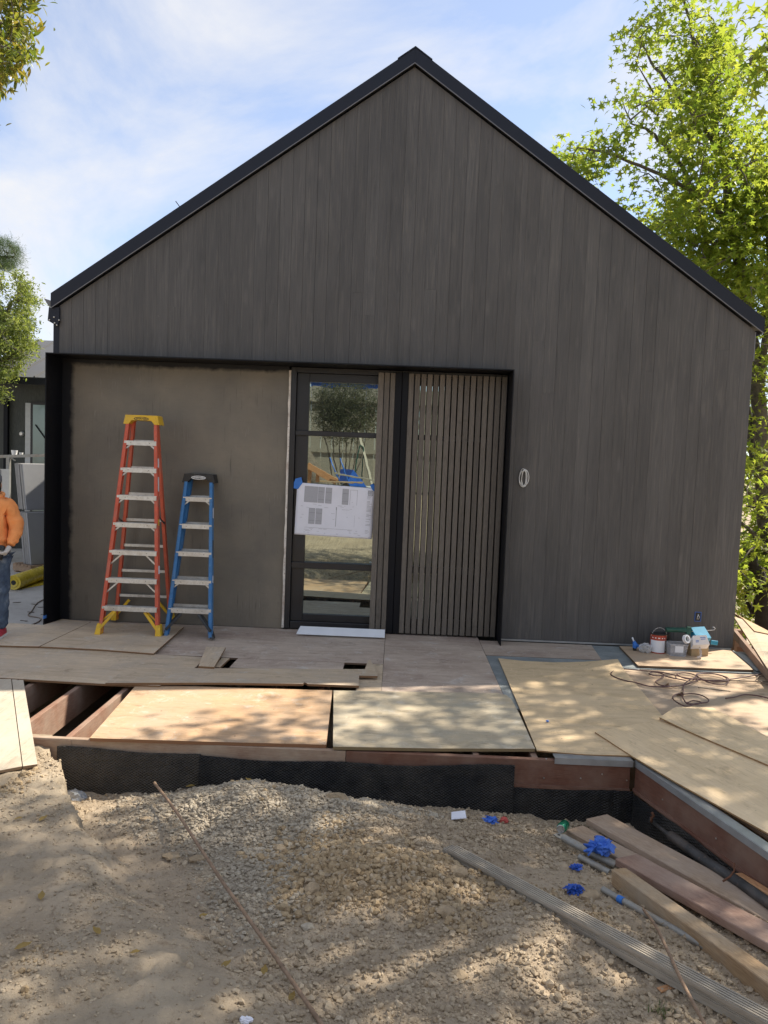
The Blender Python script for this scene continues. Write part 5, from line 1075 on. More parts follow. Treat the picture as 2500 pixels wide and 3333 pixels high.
a, e = along(q7(1530, 528), q7(1659, 606), 1.0, -.215, -.18); lumber('bright orange painted lath at the right edge under the rim', a, e, .05, .025, MT['lumber_orange'])
# bundle of ribbed composite strips
a, e = along(q7(285, 402), q7(1659, 1135), 2.75, gh(*gz(*q7(285, 402), -.2).xy)+.075, -.02); dr, sd, up = frame_of(e-a)
bundle = thing('strip_bundle', 'long bundle of ribbed grey composite strips lying across the dirt', 'decking strips', a)
rr = random.Random(2); az = math.atan2((e-a).y, (e-a).x)
for k in range(4):
    w = .078; h = .015; aa = a+dr*rr.uniform(-.03, .03)+sd*rr.uniform(-.006, .006)-up*(k*.0185+.008); ee = aa+dr*(2.75); mb = MB(); mb.box((aa+ee)/2, ((ee-aa).length, w, h), (dr, sd, up))
    for j in range(5): mb.box((aa+ee)/2+sd*(-w/2+.009+j*.015)+up*(h/2+.003), ((ee-aa).length, .0075, .006), (dr, sd, up))
    obj('strip', mb, MT['compo'], bundle, rz=az)
# rods
P = [gd(503+(1040-503)*t, 2548+(3333-2548)*t, -.25)+Vector((0, 0, .012)) for t in (0, .25, .5, .75, 1.0, 1.12)]
mx = [P[0]+Vector((0, 0, .09))]+[P[0].lerp(P[-1], t)+Vector((0, 0, .035)) for t in (.25, .5, .75)]+[P[-1]]
def rebar(label, pts, r):
    mb = MB(); pts = smooth_path(pts, 40); rs = [r*(1.0+0.14*(k % 3 == 0)) for k in range(len(pts))]; mb.tube(pts, rs, 8); return tag(obj('steel_rod', mb, MT['rebar'], smooth=True), label, 'steel rod', 'thin rods on the dirt')
A = gz(503, 2548, -0.17); B = gd(1048, 3345, -.1)+Vector((0, 0, .014)); rebar('long rusty steel rod running down the middle of the dirt', [A.lerp(B, t)+Vector((.006*math.sin(t*9), 0, .008*math.sin(t*5))) for t in (-0.0, .2, .4, .6, .8, 1.0, 1.15)], .0085)
A = gd(*q7(1112, 684), -.3)+Vector((0, 0, .02)); B = gz(*q7(1385, 1185), .03); rebar('thin brown stick crossing the ribbed bundle at the lower right', [A.lerp(B, t)+Vector((.008*math.sin(t*7), 0, .03*math.sin(t*3.14))) for t in (0, .25, .5, .75, 1, 1.15)], .007)
# gloves, scraps, tin
def crumple(name, label, cat, p, r, mat, seed, sq=(1, 1, .7), grp=None, sub=2, jit=.38):
    mb = MB(); mb.blob(Vector(p)+Vector((0, 0, r*sq[2]*.75)), r, sub, jit, sq, seed); return tag(obj(name, mb, mat), label, cat, grp)
def glove(label, p, s, seed, mat):
    """a crumpled thin glove: creased body and limp flattened fingers"""
    rr = random.Random(seed); p = Vector(p); root = thing('nitrile_glove', label, 'glove', p, 'discarded blue gloves')
    bm = bmesh.new(); bmesh.ops.create_icosphere(bm, subdivisions=4, radius=1); mb = MB(); vs = []
    for v in bm.verts:
        q = np.array(v.co)*1.5+seed*3.1; n = abs(float(fbm(q, 3))-.5)*2; n2 = abs(float(fbm(q*2.3+9, 2))-.5)*2
        k = .42+.85*n+.45*n2; vs.append(p+Vector((v.co.x*1.15, v.co.y*.85, max(v.co.z, -.55)*.72))*s*.72*k+Vector((0, 0, s*.30)))
    mb.add(vs, [[v.index for v in f.verts] for f in bm.faces]); bm.free(); obj('glove_palm', mb, mat, root)
    for k in range(4):
        a = rr.uniform(0, 6.28); d = Vector((math.cos(a), math.sin(a)*.7, rr.uniform(.1, .9))).normalized(); n = d.cross(Vector((rr.uniform(-1, 1), rr.uniform(-1, 1), .8))).normalized(); u = n.cross(d)
        mb = MB(); q = p+Vector((0, 0, s*.35))+d*s*.15; rows = []
        for i in range(6):
            t = i/5; w = s*(.20-.05*t)*(1 if i < 5 else .5); c_ = q+d*s*.75*t+Vector((0, 0, -s*.35*t*t))+n*(s*.10*math.sin(t*5+k)); th = s*(.035+.02*math.sin(t*7+k))
            for e in range(6):
                an = e*math.pi/3; rows.append(c_+n*(w*math.cos(an))+u*(th*math.sin(an)))
        mb.add(rows, [(6*i+e, 6*i+(e+1) % 6, 6*(i+1)+(e+1) % 6, 6*(i+1)+e) for i in range(5) for e in range(6)]+[tuple(range(5, -1, -1)), tuple(range(30, 36))]); obj('finger', mb, mat, root)
    return root
glove('big crumpled blue glove lying on the pinkish plank', gz(*q7(935, 435), -.28), .125, 3, MT['nitrile_l'])
glove('small tight ball of dark blue glove above the other balled glove', gd(*q7(832, 505), -.3), .048, 4, MT['nitrile'])
glove('round balled blue glove beside the ribbed bundle', gd(*q7(820, 608), -.3), .07, 5, MT['nitrile'])
glove('flattened blue glove near the white paper scrap', gd(*q7(460, 305), -.3), .065, 6, MT['nitrile_l'])
p = gd(*q7(497, 300), -.3); crumple('red_scrap', 'small crumpled red wrapper beside the flattened glove', 'wrapper', p+Vector((0.03, 0, 0)), .028, MT['glove_r'], 6)
p = gd(*q7(318, 285), -.3); mb = MB(); mb.prism([p+Vector((-.045, -.04, .01)), p+Vector((.055, -.03, .02)), p+Vector((.05, .03, .04)), p+Vector((-.04, .03, .025))], (0, .002, .004)); tag(obj('paper_scrap', mb, MT['paper']), 'folded white paper scrap at the top of the dirt slope', 'paper')
p = gz(*q7(768, 345), -.31); tin = thing('drink_tin', 'green drink tin lying on its side at the end of the plank', 'drink tin', p); ax = Vector((-.45, -.85, .12)).normalized()
mb = MB(); mb.lathe(p+Vector((.01, .02, .03)), [(.026, -.055), (.031, -.047), (.031, .04), (.025, .052)], 18, ax); obj('tin_body', mb, MT['can_green'], tin, smooth=40)
mb = MB(); mb.lathe(p+Vector((.01, .02, .03))+ax*.052, [(.0262, 0), (.0262, .003), (.022, .004), (.021, .001), (.004, .001)], 18, ax); obj('tin_lid', mb, MT['tin'], tin, smooth=40)
p = gd(310, 2580, -.3); mb = MB(); mb.blob(gy(240, 2585, -3.68)+Vector((0, 0, -.04)), .085, 3, .16, (1.0, .6, .8), 12); tag(obj('polythene_bag', mb, MT['bag']), 'grey polythene bag wedged at the foot of the groundcloth', 'plastic bag')
mb = MB(); a = gd(*q7(1188, 1034), -.1); b_ = gd(*q7(1288, 1006), -.1); mb.beam(a+Vector((0, 0, .008)), b_+Vector((0, 0, .012)), .03, .008, (0, 0, 1), .002); tag(obj('wood_chip', mb, MT['lumber_orange'], rz=math.atan2((b_-a).y, (b_-a).x)), 'orange wood chip beside the thin stick', 'wood chip')
# rocks
def rock(u, v, r, seed, label, sq=(1, .8, .7)):
    p = gd(u, v, -.3); mb = MB(); mb.blob(p+Vector((0, 0, r*.18)), r*.9, 2, .2, sq, seed)
    o = obj('rock', mb, MT['rock_t'] if seed % 2 else MT['stone_grey']); return tag(o, label, 'rock', 'larger rocks on the dirt')
rock(921, 2546, .036, 11, 'dark knobbly rock on the crest of the gravel mound')
rock(1092, 2606, .075, 13, 'largest flat tan rock by the black groundcloth', (1.2, .6, .55))
rock(1188, 2610, .036, 14, 'pale pointed rock right of the largest tan rock')
rock(912, 2770, .045, 15, 'round brown rock in the middle of the dirt'); rock(1015, 2895, .045, 17, 'pale tan rock beside the clod heap', (1, 1, .5))
rock(1005, 2778, .038, 19, 'angular tan rock above the clod heap'); rock(1410, 2660, .04, 20, 'grey rock left of the white paper scrap')
rock(480, 2668, .034, 21, 'flat tan rock at the upper left of the gravel', (1.3, .9, .35)); rock(850, 2770, .038, 22, 'flat grey rock in the gravel', (1.2, .9, .4)); rock(1455, 2972, .05, 23, 'dark clod in the lower middle of the dirt', (1.1, .8, .6))
rock(1915, 2925, .07, 25, 'tan clod below the round balled glove', (1.1, .9, .6)); rock(1492, 2845, .05, 27, 'tan clod beside the left end of the ribbed bundle'); rock(560, 2790, .045, 29, 'pale flat rock in the left part of the gravel', (1.4, 1, .35)); rock(640, 2800, .04, 31, 'pale flat rock right of the other pale flat rock', (1.2, 1, .4)); rock(1495, 3180, .04, 33, 'pale rock low in the middle of the dirt', (1, 1, .5)); rock(1000, 3020, .03, 34, 'pale stone beside the long steel rod', (1.2, .9, .5))
p = gd(800, 3326, -.05); mb = MB(); mb.blob(p+Vector((0, 0, .006)), .02, 3, .3, (1.2, .8, .6), 7); tag(obj('paper_crumple', mb, MT['paper']), 'crumpled white scrap at the bottom edge of the picture', 'paper')
r9 = np.random.default_rng(5); p = gd(2150, 3290, 0.0); gp_ = thing('grass_tuft', 'small green grass tuft at the lower right near the stick', 'grass', p)
V9, F9 = [], []
for k in range(46):
    a_, l_ = r9.uniform(0, 6.28), r9.uniform(.02, .05); b0 = np.array(p)+np.array([r9.normal(0, .022), r9.normal(0, .022), -.004]); t_ = b0+np.array([math.cos(a_)*l_*.6, math.sin(a_)*l_*.6, l_]); s_ = np.array([-math.sin(a_), math.cos(a_), 0])*.0022; i_ = len(V9); V9 += [b0-s_, b0+s_, t_]; F9.append((i_, i_+1, i_+2))
npmesh('blades', np.array(V9), np.array(F9), MT['grass'], tuple(p), False, gp_)
# fallen leaves
def fallen(u, v, s, a, seed):
    p = gd(u, v, -.2); r_ = random.Random(seed); d = Vector((math.cos(a), math.sin(a), 0)); n = Vector((-d.y, d.x, 0)); mb = MB(); z = Vector((0, 0, 1)); vs = []
    for t, w, h in ((0, .0, .006), (.25, .22, .012), (.55, .26, .016), (.85, .12, .014), (1, .0, .02)):
        for k in (-1, 0, 1): vs.append(p+d*(s*(t-.5))+n*(k*w*s)+z*(h+(.012 if k else .003)*s*8*.1+.004))
    mb.add(vs, [(3*i+k, 3*i+k+1, 3*i+k+4, 3*i+k+3) for i in range(4) for k in range(2)]); tag(obj('fallen_leaf', mb, MT['leaf_dry'], fix=False), 'small dry fallen leaf lying on the dirt', 'leaf', 'dry leaves scattered on the dirt')
for k, (u, v, s, a) in enumerate(((140, 2672, .06, 1.2), (75, 3090, .07, .6), (135, 2925, .06, 1.9), (315, 3040, .055, 2.5), (735, 3150, .055, .9), (860, 3170, .06, 1.6), (440, 3110, .045, .1), (950, 3255, .05, 1.3), (60, 2672, .05, .2), (620, 2565, .07, .15), (810, 2545, .06, 2.6), (660, 2990, .05, .3))): fallen(u, v, s, a, k)
# ------------------------------------------------------------------ yard at the left
mb = MB(); mb.prism([(-30, -0.85, -0.03), (-3.97, -0.80, -0.03), (-3.97, 6.6, -0.03), (-30, 6.6, -0.03)], (0, 0, 0.034)); pv = obj('pavement', mb, MT['concrete']); tag(pv, kind='structure')
def q2(x, y): return (x/2.603, 1300+y/2.603)
# second building
HY = 6.2
b2 = thing('outbuilding', 'low grey green outbuilding with pale metal roof behind the tile bundles', 'building', (-8, HY, 0))
mb = MB(); mb.bx(-8.2, -3.95, HY, HY+4.5, 0.0, 3.30); obj('wall', mb, MT['green_wall'], b2)
pitch = math.tan(rad(21)); ez = 3.30
mb = MB(); mb.prism([(-8.35, HY-.25, ez), (-3.95, HY-.25, ez), (-3.95, HY+2.6, ez+2.85*pitch), (-8.35, HY+2.6, ez+2.85*pitch)], (0, 0, .05)); rf2 = obj('roof', mb, MT['roof2'], b2)
for k in range(11):
    x = -8.3+k*.42; mb = MB(); mb.beam((x, HY-.25, ez+.06), (x, HY+2.6, ez+.06+2.85*pitch), .02, .03); obj('seam', mb, MT['roof2'], rf2)
mb = MB(); mb.bx(-8.36, -3.94, HY-.30, HY-.252, ez-.09, ez+.03); obj('gutter', mb, MT['fascia'], b2)
x0 = gy(18, 1400, HY).x; x1 = gy(31, 1400, HY).x; mb = MB(); mb.bx(x0, x1, HY-.08, HY-.003, 0, gy(25, 1298, HY).z); obj('downpipe', mb, MT['steel'], b2)
x0, x1 = gy(86, 1400, HY).x, gy(104, 1400, HY).x; zt = gy(95, 1312, HY).z; mb = MB(); mb.bx(x0, x1, HY-.05, HY-.003, 0, zt); obj('door_trim', mb, MT['flash'], b2)
xw = gy(108, 1400, HY).x; mb = MB(); mb.bx(xw-.03, -5.2, HY-.05, HY-.004, .3, gy(120, 1315, HY).z+.04); wf = obj('window_frame', mb, MT['alu_dark'], b2); mb = MB(); mb.bx(xw+.02, -5.25, HY-.056, HY-.051, .35, gy(120, 1318, HY).z); obj('pane', mb, MT['winglass2'], wf)
mb = MB(); mb.beam(gy(115, 1382, HY-.07), gy(160, 1445, HY-.07), .015, .02); obj('stay_bar', mb, MT['steel'], wf)
p = gy(72, 1412, HY-.03); mb = MB(); mb.lathe(p, [(.05, 0), (.05, .02), (.03, .05)], 12, (0, -1, 0)); obj('wall_fitting', mb, MT['bolt'], b2)
# tile bundles on pallets
def bundle_tiles(label, corner, top, tilt, n, w, th=0.026):
    """corner: bottom left front corner of the face; slabs stand on edge, face turned to the right"""
    c = Vector(corner); nrm = Vector((.80, -.60, 0)).normalized(); e = Vector((.60, .80, 0)).normalized(); up = (Vector((0, 0, 1))-e*tilt).normalized()
    root = thing('tile_bundle', label, 'tiles', c, 'bundles of grey tiles on pallets')
    hgt = (top-c.z)/up.z
    for k in range(n):
        o_ = -nrm*(k*(th+.002)); j = random.Random(k+int(top*10)).uniform(-.008, .008); mb = MB(); mb.box(c+o_+e*(w/2+j)+up*(hgt/2+j), (w, th, hgt), (e, nrm, up), .002); obj('tile', mb, MT['slab'] if k == 0 else MT['slab_edge'], root)
    return root, e, nrm, up, c, hgt
c1 = gy(*q2(218, 938), 3.3); t1 = gy(*q2(160, 545), 3.3)
lowc = gy(*q2(262, 1340), 3.22); lowc.z = .155
r1 = bundle_tiles('lower bundle of upright grey tiles standing on the pallet', lowc, c1.z-.03, .09, 9, 1.1)
r2 = bundle_tiles('upper bundle of upright grey tiles tied with a blue strap', c1+Vector((0, .02, 0)), t1.z, .10, 9, 1.1)
_, e, nrm, up, c, hg = r2; mb = MB(); a = c+e*.52+up*hg+nrm*.016; mb.beam(a, c+e*.62+up*(hg*.08)+nrm*.016, .022, .004, nrm); mb.beam(a, a-nrm*.26+Vector((0, 0, .01)), .022, .004); obj('strap', mb, MT['strap'], r2[0]); mb = MB(); mb.box(c+e*.62+up*(hg*.07)+nrm*.02, (.05, .02, .05), (e, nrm, up)); obj('strap_buckle', mb, MT['tin'], r2[0])
pb = thing('pallet', 'wooden pallet under the lower tile bundle', 'pallet', lowc-Vector((0, 0, .155)))
o0 = Vector((lowc.x, lowc.y, 0))
for k in range(5):
    q = o0-nrm*(k*.11-.06); mb = MB(); mb.beam(q+e*-.06+Vector((0, 0, .138)), q+e*1.15+Vector((0, 0, .138)), .08, .022); obj('deck_board', mb, MT['pallet'], pb)
for k in (0, .55, 1.08):
    q = o0+e*k; mb = MB(); mb.beam(q+nrm*.1+Vector((0, 0, .075)), q-nrm*.5+Vector((0, 0, .075)), .08, .10); obj('bearer', mb, MT['pallet'], pb)
for k in range(3):
    q = o0-nrm*(k*.22-.06); mb = MB(); mb.beam(q+e*-.06+Vector((0, 0, .014)), q+e*1.15+Vector((0, 0, .014)), .08, .02); obj('bottom_board', mb, MT['pallet'], pb)
# pale crates / gates left of it
mb = MB(); p = gy(0, 1700, 4.3); mb.bx(p.x-.9, gy(29, 1600, 4.3).x, 4.3, 4.36, .0, gy(10, 1527, 4.3).z)
for k in range(5): mb.bx(p.x-.85+k*.2, p.x-.80+k*.2, 4.27, 4.3, 0.0, gy(10, 1527, 4.3).z)
tag(obj('metal_panel', mb, MT['flash']), 'ribbed grey metal panel standing left of the tile bundles', 'panel')
# trestle with cups
tr_ = thing('trestle', 'grey metal trestle rail above the tile bundles', 'trestle', gy(60, 1490, 4.7)); a, b_ = gy(-40, 1487, 4.7), gy(190, 1481, 4.7)
mb = MB(); mb.beam(a, b_, .05, .05); obj('rail', mb, MT['galv'], tr_)
for u in (-10, 28, 170):
    q = gy(u, 1486, 4.7); mb = MB(); mb.beam((q.x, q.y, 0), (q.x, q.y, q.z), .06, .06); obj('post', mb, MT['galv'], tr_)
mb = MB(); mb.beam(gy(35, 1488, 4.7), gy(50, 1500, 4.7), .02, .02); obj('brace', mb, MT['galv'], tr_)
for (u, v, r_, h_, lb) in ((47, 1483, .055, .085, 'larger white cup standing on the trestle rail'), (69, 1485, .035, .045, 'smaller white cup right of the larger cup on the rail')):
    p = gy(u, v, 4.7); p.z = gy(u, 1486, 4.7).z+.026; mb = MB(); mb.lathe(p, [(r_*.72, 0), (r_, h_), (r_*.92, h_), (r_*.66, .006)], 16); tag(obj('cup', mb, MT['white_ink'], smooth=40), lb, 'cup')
# yellow film roll
r_ = .105; a = gz(44, 1921, .004); b_ = gz(165, 1878, .004); a.z = b_.z = r_+.006; b_ = a+(b_-a).normalized()*1.5; d = (b_-a).normalized()
roll = thing('film_roll', 'roll of yellow plastic film lying on the concrete', 'plastic roll', a-Vector((0, 0, r_)))
mb = MB(); n = 30; vs = []
prof = [(.035, 0), (r_*.6, -.006), (r_*.62, .004), (r_*.85, .002), (r_*.97, .0), (r_, .02), (r_, 1.48), (r_*.9, 1.5), (.035, 1.5)]
mb.lathe(a, prof, n, d); obj('film', mb, MT['yellow_film'], roll, smooth=40)
mb = MB(); mb.lathe(a-d*.004, [(.034, 0), (.034, .004)], 16, d); obj('core', mb, MT['black_ink'], roll)
s = Vector((d.y, -d.x, 0)); mb = MB(); q0 = a-Vector((0, 0, r_)); mb.prism([q0+d*.1, q0+d*1.4, q0+d*1.4+s*.25, q0+d*.45+s*.2, q0+d*.12+s*.06], (0, 0, .004)); obj('loose_end', mb, MT['yellow_film'], roll)
# cord on the concrete
mb = MB(); mb.tube(smooth_path([gz(*q2(x, y), .012) for x, y in ((470, 1640), (370, 1695), (310, 1730), (270, 1790), (240, 1830), (330, 1850), (342, 1870), (260, 1910), (60, 1930), (-60, 1936))]), .007, 6); tag(obj('hose', mb, MT['cord_b'], smooth=True), 'thin brown cable curling over the concrete behind the worker', 'cable')
for k, (x, y) in enumerate(((108, 1722), (265, 1733), (345, 1822), (175, 1873), (320, 1762), (235, 1800))):
    p = gz(*q2(x, y), .006); mb = MB(); mb.beam(p, p+Vector((.09, .03*(-1)**k, .004)), .02, .005); tag(obj('bark_strip', mb, MT['bark'], ), 'small curled strip of dark debris on the concrete', 'debris', 'debris strips on the concrete')

# ------------------------------------------------------------------ the worker at the left edge
def skin_mesh(name, joints, edges, mat, parent, root=0, sub=2, tw=1.0):
    me = bpy.data.meshes.new(name); org = WL[parent.name]; me.from_pydata([tuple(Vector(j[:3])-org) for j in joints], edges, []); me.materials.append(mat)
    o = bpy.data.objects.new(name, me); col.objects.link(o); place(o, org, parent)
    o.modifiers.new('skin', 'SKIN'); sv = me.skin_vertices[0].data
    for k, j in enumerate(joints):
        r = j[3]; sv[k].radius = (r if not hasattr(r, '__len__') else r[0], r if not hasattr(r, '__len__') else r[1]); sv[k].use_root = (k == root)
    o.modifiers['skin'].use_smooth_shade = True
    md = o.modifiers.new('sub', 'SUBSURF'); md.levels = sub; md.render_levels = sub; return o
fx, fy = -4.10, -0.96
per = thing('person', 'person in an orange hoodie, jeans and grey cap holding a dark can', 'person', (fx-.06, fy, 0.038))
hx, hy = fx-.085, fy+.02      # hip centre
zs = 0.038
J = [(hx, hy, .95, (.14, .10)), (hx+.0, hy, 1.18, (.13, .10)), (hx+.005, hy, 1.36, (.155, .10)), (hx+.01, hy-.02, 1.47, .065), (hx+.015, hy-.03, 1.54, .055),
     (hx+.09, hy, .90, .085), (hx+.105, hy-.01, .50, .06), (hx+.085, hy+.02, .12, .045),
     (hx-.09, hy, .90, .085), (hx-.10, hy+.06, .50, .06), (hx-.10, hy+.16, .14, .045),
     (hx+.17, hy, 1.42, .06), (hx+.245, hy+.01, 1.17, .045), (hx+.24, hy-.09, 1.02, .036),
     (hx-.17, hy, 1.42, .06), (hx-.24, hy-.02, 1.18, .045), (hx-.03, hy-.20, 1.10, .036)]
E_ = [(0, 1), (1, 2), (2, 3), (3, 4), (0, 5), (5, 6), (6, 7), (0, 8), (8, 9), (9, 10), (2, 11), (11, 12), (12, 13), (2, 14), (14, 15), (15, 16)]
skin_mesh('body', J, E_, MT['skin'], per)
# head
hc = Vector((hx+.03, hy-.055, 1.625)); fd = Vector((.35, -.94, 0)).normalized()
mb = MB(); bm = bmesh.new(); bmesh.ops.create_icosphere(bm, subdivisions=4, radius=1)
sdv = Vector((-fd.y, fd.x, 0))
for v in bm.verts:
    x, y, z = v.co; f = y; k = 1.0
    wx = .074*(1-.22*max(0, -z)); dy = .095; hz = .118
    bump_ = .022*math.exp(-((x/.16)**2+((z+.12)/.2)**2))*max(0, y)+.008*math.exp(-((x/.3)**2+((z+.55)/.14)**2))*max(0, y)-.010*(math.exp(-(((x-.38)/.16)**2+((z-.05)/.14)**2))+math.exp(-(((x+.38)/.16)**2+((z-.05)/.14)**2)))*max(0, y)
    v.co = hc+sdv*(x*wx)+fd*(y*dy*(1-.12*max(0, -z))+bump_)+Vector((0, 0, z*hz))
mb.add([v.co.copy() for v in bm.verts], [[v.index for v in f.verts] for f in bm.faces]); bm.free(); head = obj('head', mb, MT['skin'], per, smooth=True)
for s in (-1, 1):
    mb = MB(); mb.blob(hc+sdv*(s*.076)+Vector((0, 0, -.005)), .03, 2, .05, (.35, .6, 1.0), 3); obj('ear', mb, MT['skin'], head, smooth=True)
    mb = MB(); mb.blob(hc+sdv*(s*.029)+fd*.081+Vector((0, 0, .008)), .011, 2, .0, (1, 1, .7), 3); obj('eye', mb, MT['black_ink'], head, smooth=True)
mb = MB(); mb.beam(hc+sdv*-.022+fd*.086+Vector((0, 0, -.062)), hc+sdv*.022+fd*.086+Vector((0, 0, -.062)), .008, .008); obj('mouth', mb, MT['glove_r'], head)
mb = MB(); pr_f = [(.086, .028), (.090, .05), (.086, .09), (.066, .125), (.03, .142), (.004, .146)]
mb.lathe(hc, pr_f, 24); obj('cap', mb, MT['grey_cloth'], per, smooth=True)
mb = MB(); q = [hc+fd*(.075+.07*math.cos(t))+sdv*(.078*math.sin(t))+Vector((0, 0, .036-.012*math.cos(t))) for t in [math.pi*(k/12-.5) for k in range(13)]]; mb.prism(q, (0, 0, .008)); obj('cap_peak', mb, MT['grey_cloth'], per)
mb = MB(); mb.lathe(hc+Vector((0, 0, -.03))-fd*.012, [(.078, -.04), (.084, 0), (.082, .06)], 20); obj('hair', mb, MT['hair'], per, smooth=True)
# hoodie: torso with hood and both sleeves
HJ = [(hx, hy, .90, (.185, .135)), (hx+.005, hy-.005, 1.06, (.19, .145)), (hx+.005, hy-.005, 1.24, (.18, .14)), (hx+.008, hy, 1.39, (.175, .125)), (hx+.012, hy-.005, 1.475, (.105, .10)), (hx+.014, hy+.02, 1.525, (.085, .08)),
      (hx+.17, hy, 1.42, .085), (hx+.225, hy+.01, 1.30, .082), (hx+.255, hy+.01, 1.17, .078), (hx+.25, hy-.05, 1.085, .066), (hx+.243, hy-.09, 1.03, .052),
      (hx-.17, hy, 1.42, .085), (hx-.235, hy-.0, 1.29, .08), (hx-.25, hy-.03, 1.17, .075), (hx-.15, hy-.14, 1.13, .062), (hx-.05, hy-.20, 1.105, .05)]
HE = [(0, 1), (1, 2), (2, 3), (3, 4), (4, 5), (3, 6), (6, 7), (7, 8), (8, 9), (9, 10), (3, 11), (11, 12), (12, 13), (13, 14), (14, 15)]
ho = skin_mesh('hoodie', HJ, HE, MT['orange'], per, 2, 3)
tx = bpy.data.textures.new('folds', 'CLOUDS'); tx.noise_scale = 0.10; dm = ho.modifiers.new('folds', 'DISPLACE'); dm.texture = tx; dm.strength = 0.05; dm.mid_level = 0.5; tx3 = bpy.data.textures.new('folds3', 'CLOUDS'); tx3.noise_scale = 0.045; dm = ho.modifiers.new('creases', 'DISPLACE'); dm.texture = tx3; dm.strength = 0.022; dm.mid_level = 0.5
mb = MB(); q0 = [(hx+.012+.085*math.cos(t)*1.0, hy+.005+.085*math.sin(t), 1.515+.02*math.sin(t)) for t in [2*math.pi*k/20 for k in range(21)]]; mb.tube(q0, .026, 8); obj('hood', mb, MT['orange'], ho, smooth=True)
mb = MB(); mb.lathe((hx+.0, hy, .862), [(.150, 0), (.158, .02), (.158, .05), (.150, .065)], 28); obj('waistband', mb, MT['orange'], ho, smooth=True)
mb = MB(); wv = Vector((hx+.243, hy-.095, 1.022)); wd_ = (Vector(HJ[9][:3])-Vector(HJ[10][:3])).normalized(); mb.lathe(wv, [(.036, 0), (.041, .01), (.041, .035), (.037, .045)], 16, wd_); obj('cuff', mb, MT['orange'], ho, smooth=True)
mb = MB(); mb.tube([(hx+.11, hy-.145, 1.12), (hx+.15, hy-.13, 1.02), (hx+.155, hy-.12, .95)], .006, 6); mb.tube([(hx-.11, hy-.145, 1.12), (hx+.11, hy-.147, 1.12)], .006, 6); obj('pocket_seam', mb, MT['orange'], ho, smooth=True)
# jeans
JJ = [(hx, hy, .93, (.155, .115)), (hx+.09, hy, .84, .10), (hx+.108, hy-.01, .66, .088), (hx+.108, hy-.01, .48, .078), (hx+.098, hy+.005, .28, .07), (hx+.090, hy+.015, .115, .066),
      (hx-.09, hy+.01, .84, .10), (hx-.10, hy+.04, .66, .088), (hx-.105, hy+.06, .48, .078), (hx-.10, hy+.11, .28, .07), (hx-.10, hy+.15, .125, .066)]
je = skin_mesh('jeans', JJ, [(0, 1), (1, 2), (2, 3), (3, 4), (4, 5), (0, 6), (6, 7), (7, 8), (8, 9), (9, 10)], MT['denim'], per, 0, 3)
dm = je.modifiers.new('folds', 'DISPLACE'); tx2 = bpy.data.textures.new('folds2', 'CLOUDS'); tx2.noise_scale = 0.07; dm.texture = tx2; dm.strength = 0.035; dm.mid_level = 0.5
# shoes
for (x, y, dy_) in ((hx+.092, hy+.0, 0), (hx-.10, hy+.14, .0)):
    d = Vector((.12, -.99, 0)).normalized(); s = Vector((-d.y, d.x, 0)); c = Vector((x, y, zs))
    mb = MB(); outl_ = [(-.085, .03), (-.06, .042), (.02, .042), (.10, .05), (.16, .042), (.185, .015)]; poly = [c+d*a+s*w for a, w in outl_]+[c+d*a-s*w for a, w in reversed(outl_)]
    sh = None; mb.prism(poly, (0, 0, .028)); 
    mb2 = MB(); cs = [(-.08, .036, .095), (-.03, .042, .105), (.03, .042, .085), (.09, .048, .062), (.15, .040, .046), (.178, .016, .036)]; vs = []
    for a, w, h in cs:
        for k in range(7):
            t = math.pi*k/6; vs.append(c+d*a+s*(w*math.cos(t))+Vector((0, 0, .028+(h-.028)*math.sin(t)**.7 if 0 < k < 6 else .028)))
    mb2.add(vs, [(7*i+k, 7*i+k+1, 7*i+k+8, 7*i+k+7) for i in range(5) for k in range(6)]+[tuple(range(7)), tuple(range(35, 42))])
    sh = obj('shoe', mb2, MT['shoe_r'], per, smooth=True); obj('sole', mb, MT['rubber_w'], sh)
# gloved hands: palm, four unequal bent fingers and a thumb closed round the thing held
def hand(wrist, d, palm_n, side, mat, obj_c, obj_r, obj_ax, curl):
    w = Vector(wrist); d = Vector(d).normalized(); pn = Vector(palm_n).normalized(); s = d.cross(pn).normalized()*side
    J = [(*w, .030), (*(w+d*.045), (.036, .022)), (*(w+d*.085), (.040, .020))]; E = [(0, 1), (1, 2)]
    for k, (o_, ln) in enumerate(((.030, .070), (.010, .078), (-.010, .073), (-.029, .058))):
        b0 = w+d*.092+s*o_; b1 = b0+(d*.75+pn*.65).normalized()*ln*.45; b2 = b1+(d*.1+pn).normalized()*ln*.35; b3 = b2+(-d*.65+pn*.75).normalized()*ln*.28; i = len(J)
        J += [(*b0, .0105), (*b1, .0098), (*b2, .009), (*b3, .0078)]; E += [(2, i), (i, i+1), (i+1, i+2), (i+2, i+3)]
    t0 = w+d*.035+s*.034; t1 = t0+(s*.5+d*.5+pn*.6).normalized()*.038; t2 = t1+(pn*.9+d*.4-s*.25).normalized()*.034; i = len(J); J += [(*t0, .013), (*t1, .0115), (*t2, .0095)]; E += [(1, i), (i, i+1), (i+1, i+2)]
    return skin_mesh('hand', J, E, mat, per, 0, 2)
w1 = Vector((hx+.240, hy-.10, 1.015)); dh = Vector((-.35, -.42, -.82)).normalized(); pn = Vector((-.80, .05, .25)).normalized()
hand(w1, dh, pn, 1, MT['glove_w'], None, None, None, 0)
cc = w1+dh*.10+pn*.045; ca_x = Vector((.16, .10, .98)).normalized()
mb = MB(); mb.lathe(cc, [(.028, -.075), (.033, -.068), (.033, .06), (.026, .072), (.024, .07), (.004, .07)], 20, ca_x); hc_ = thing('drink_can', 'dark can held in the gloved hand of the worker', 'drink can', cc-ca_x*.075)
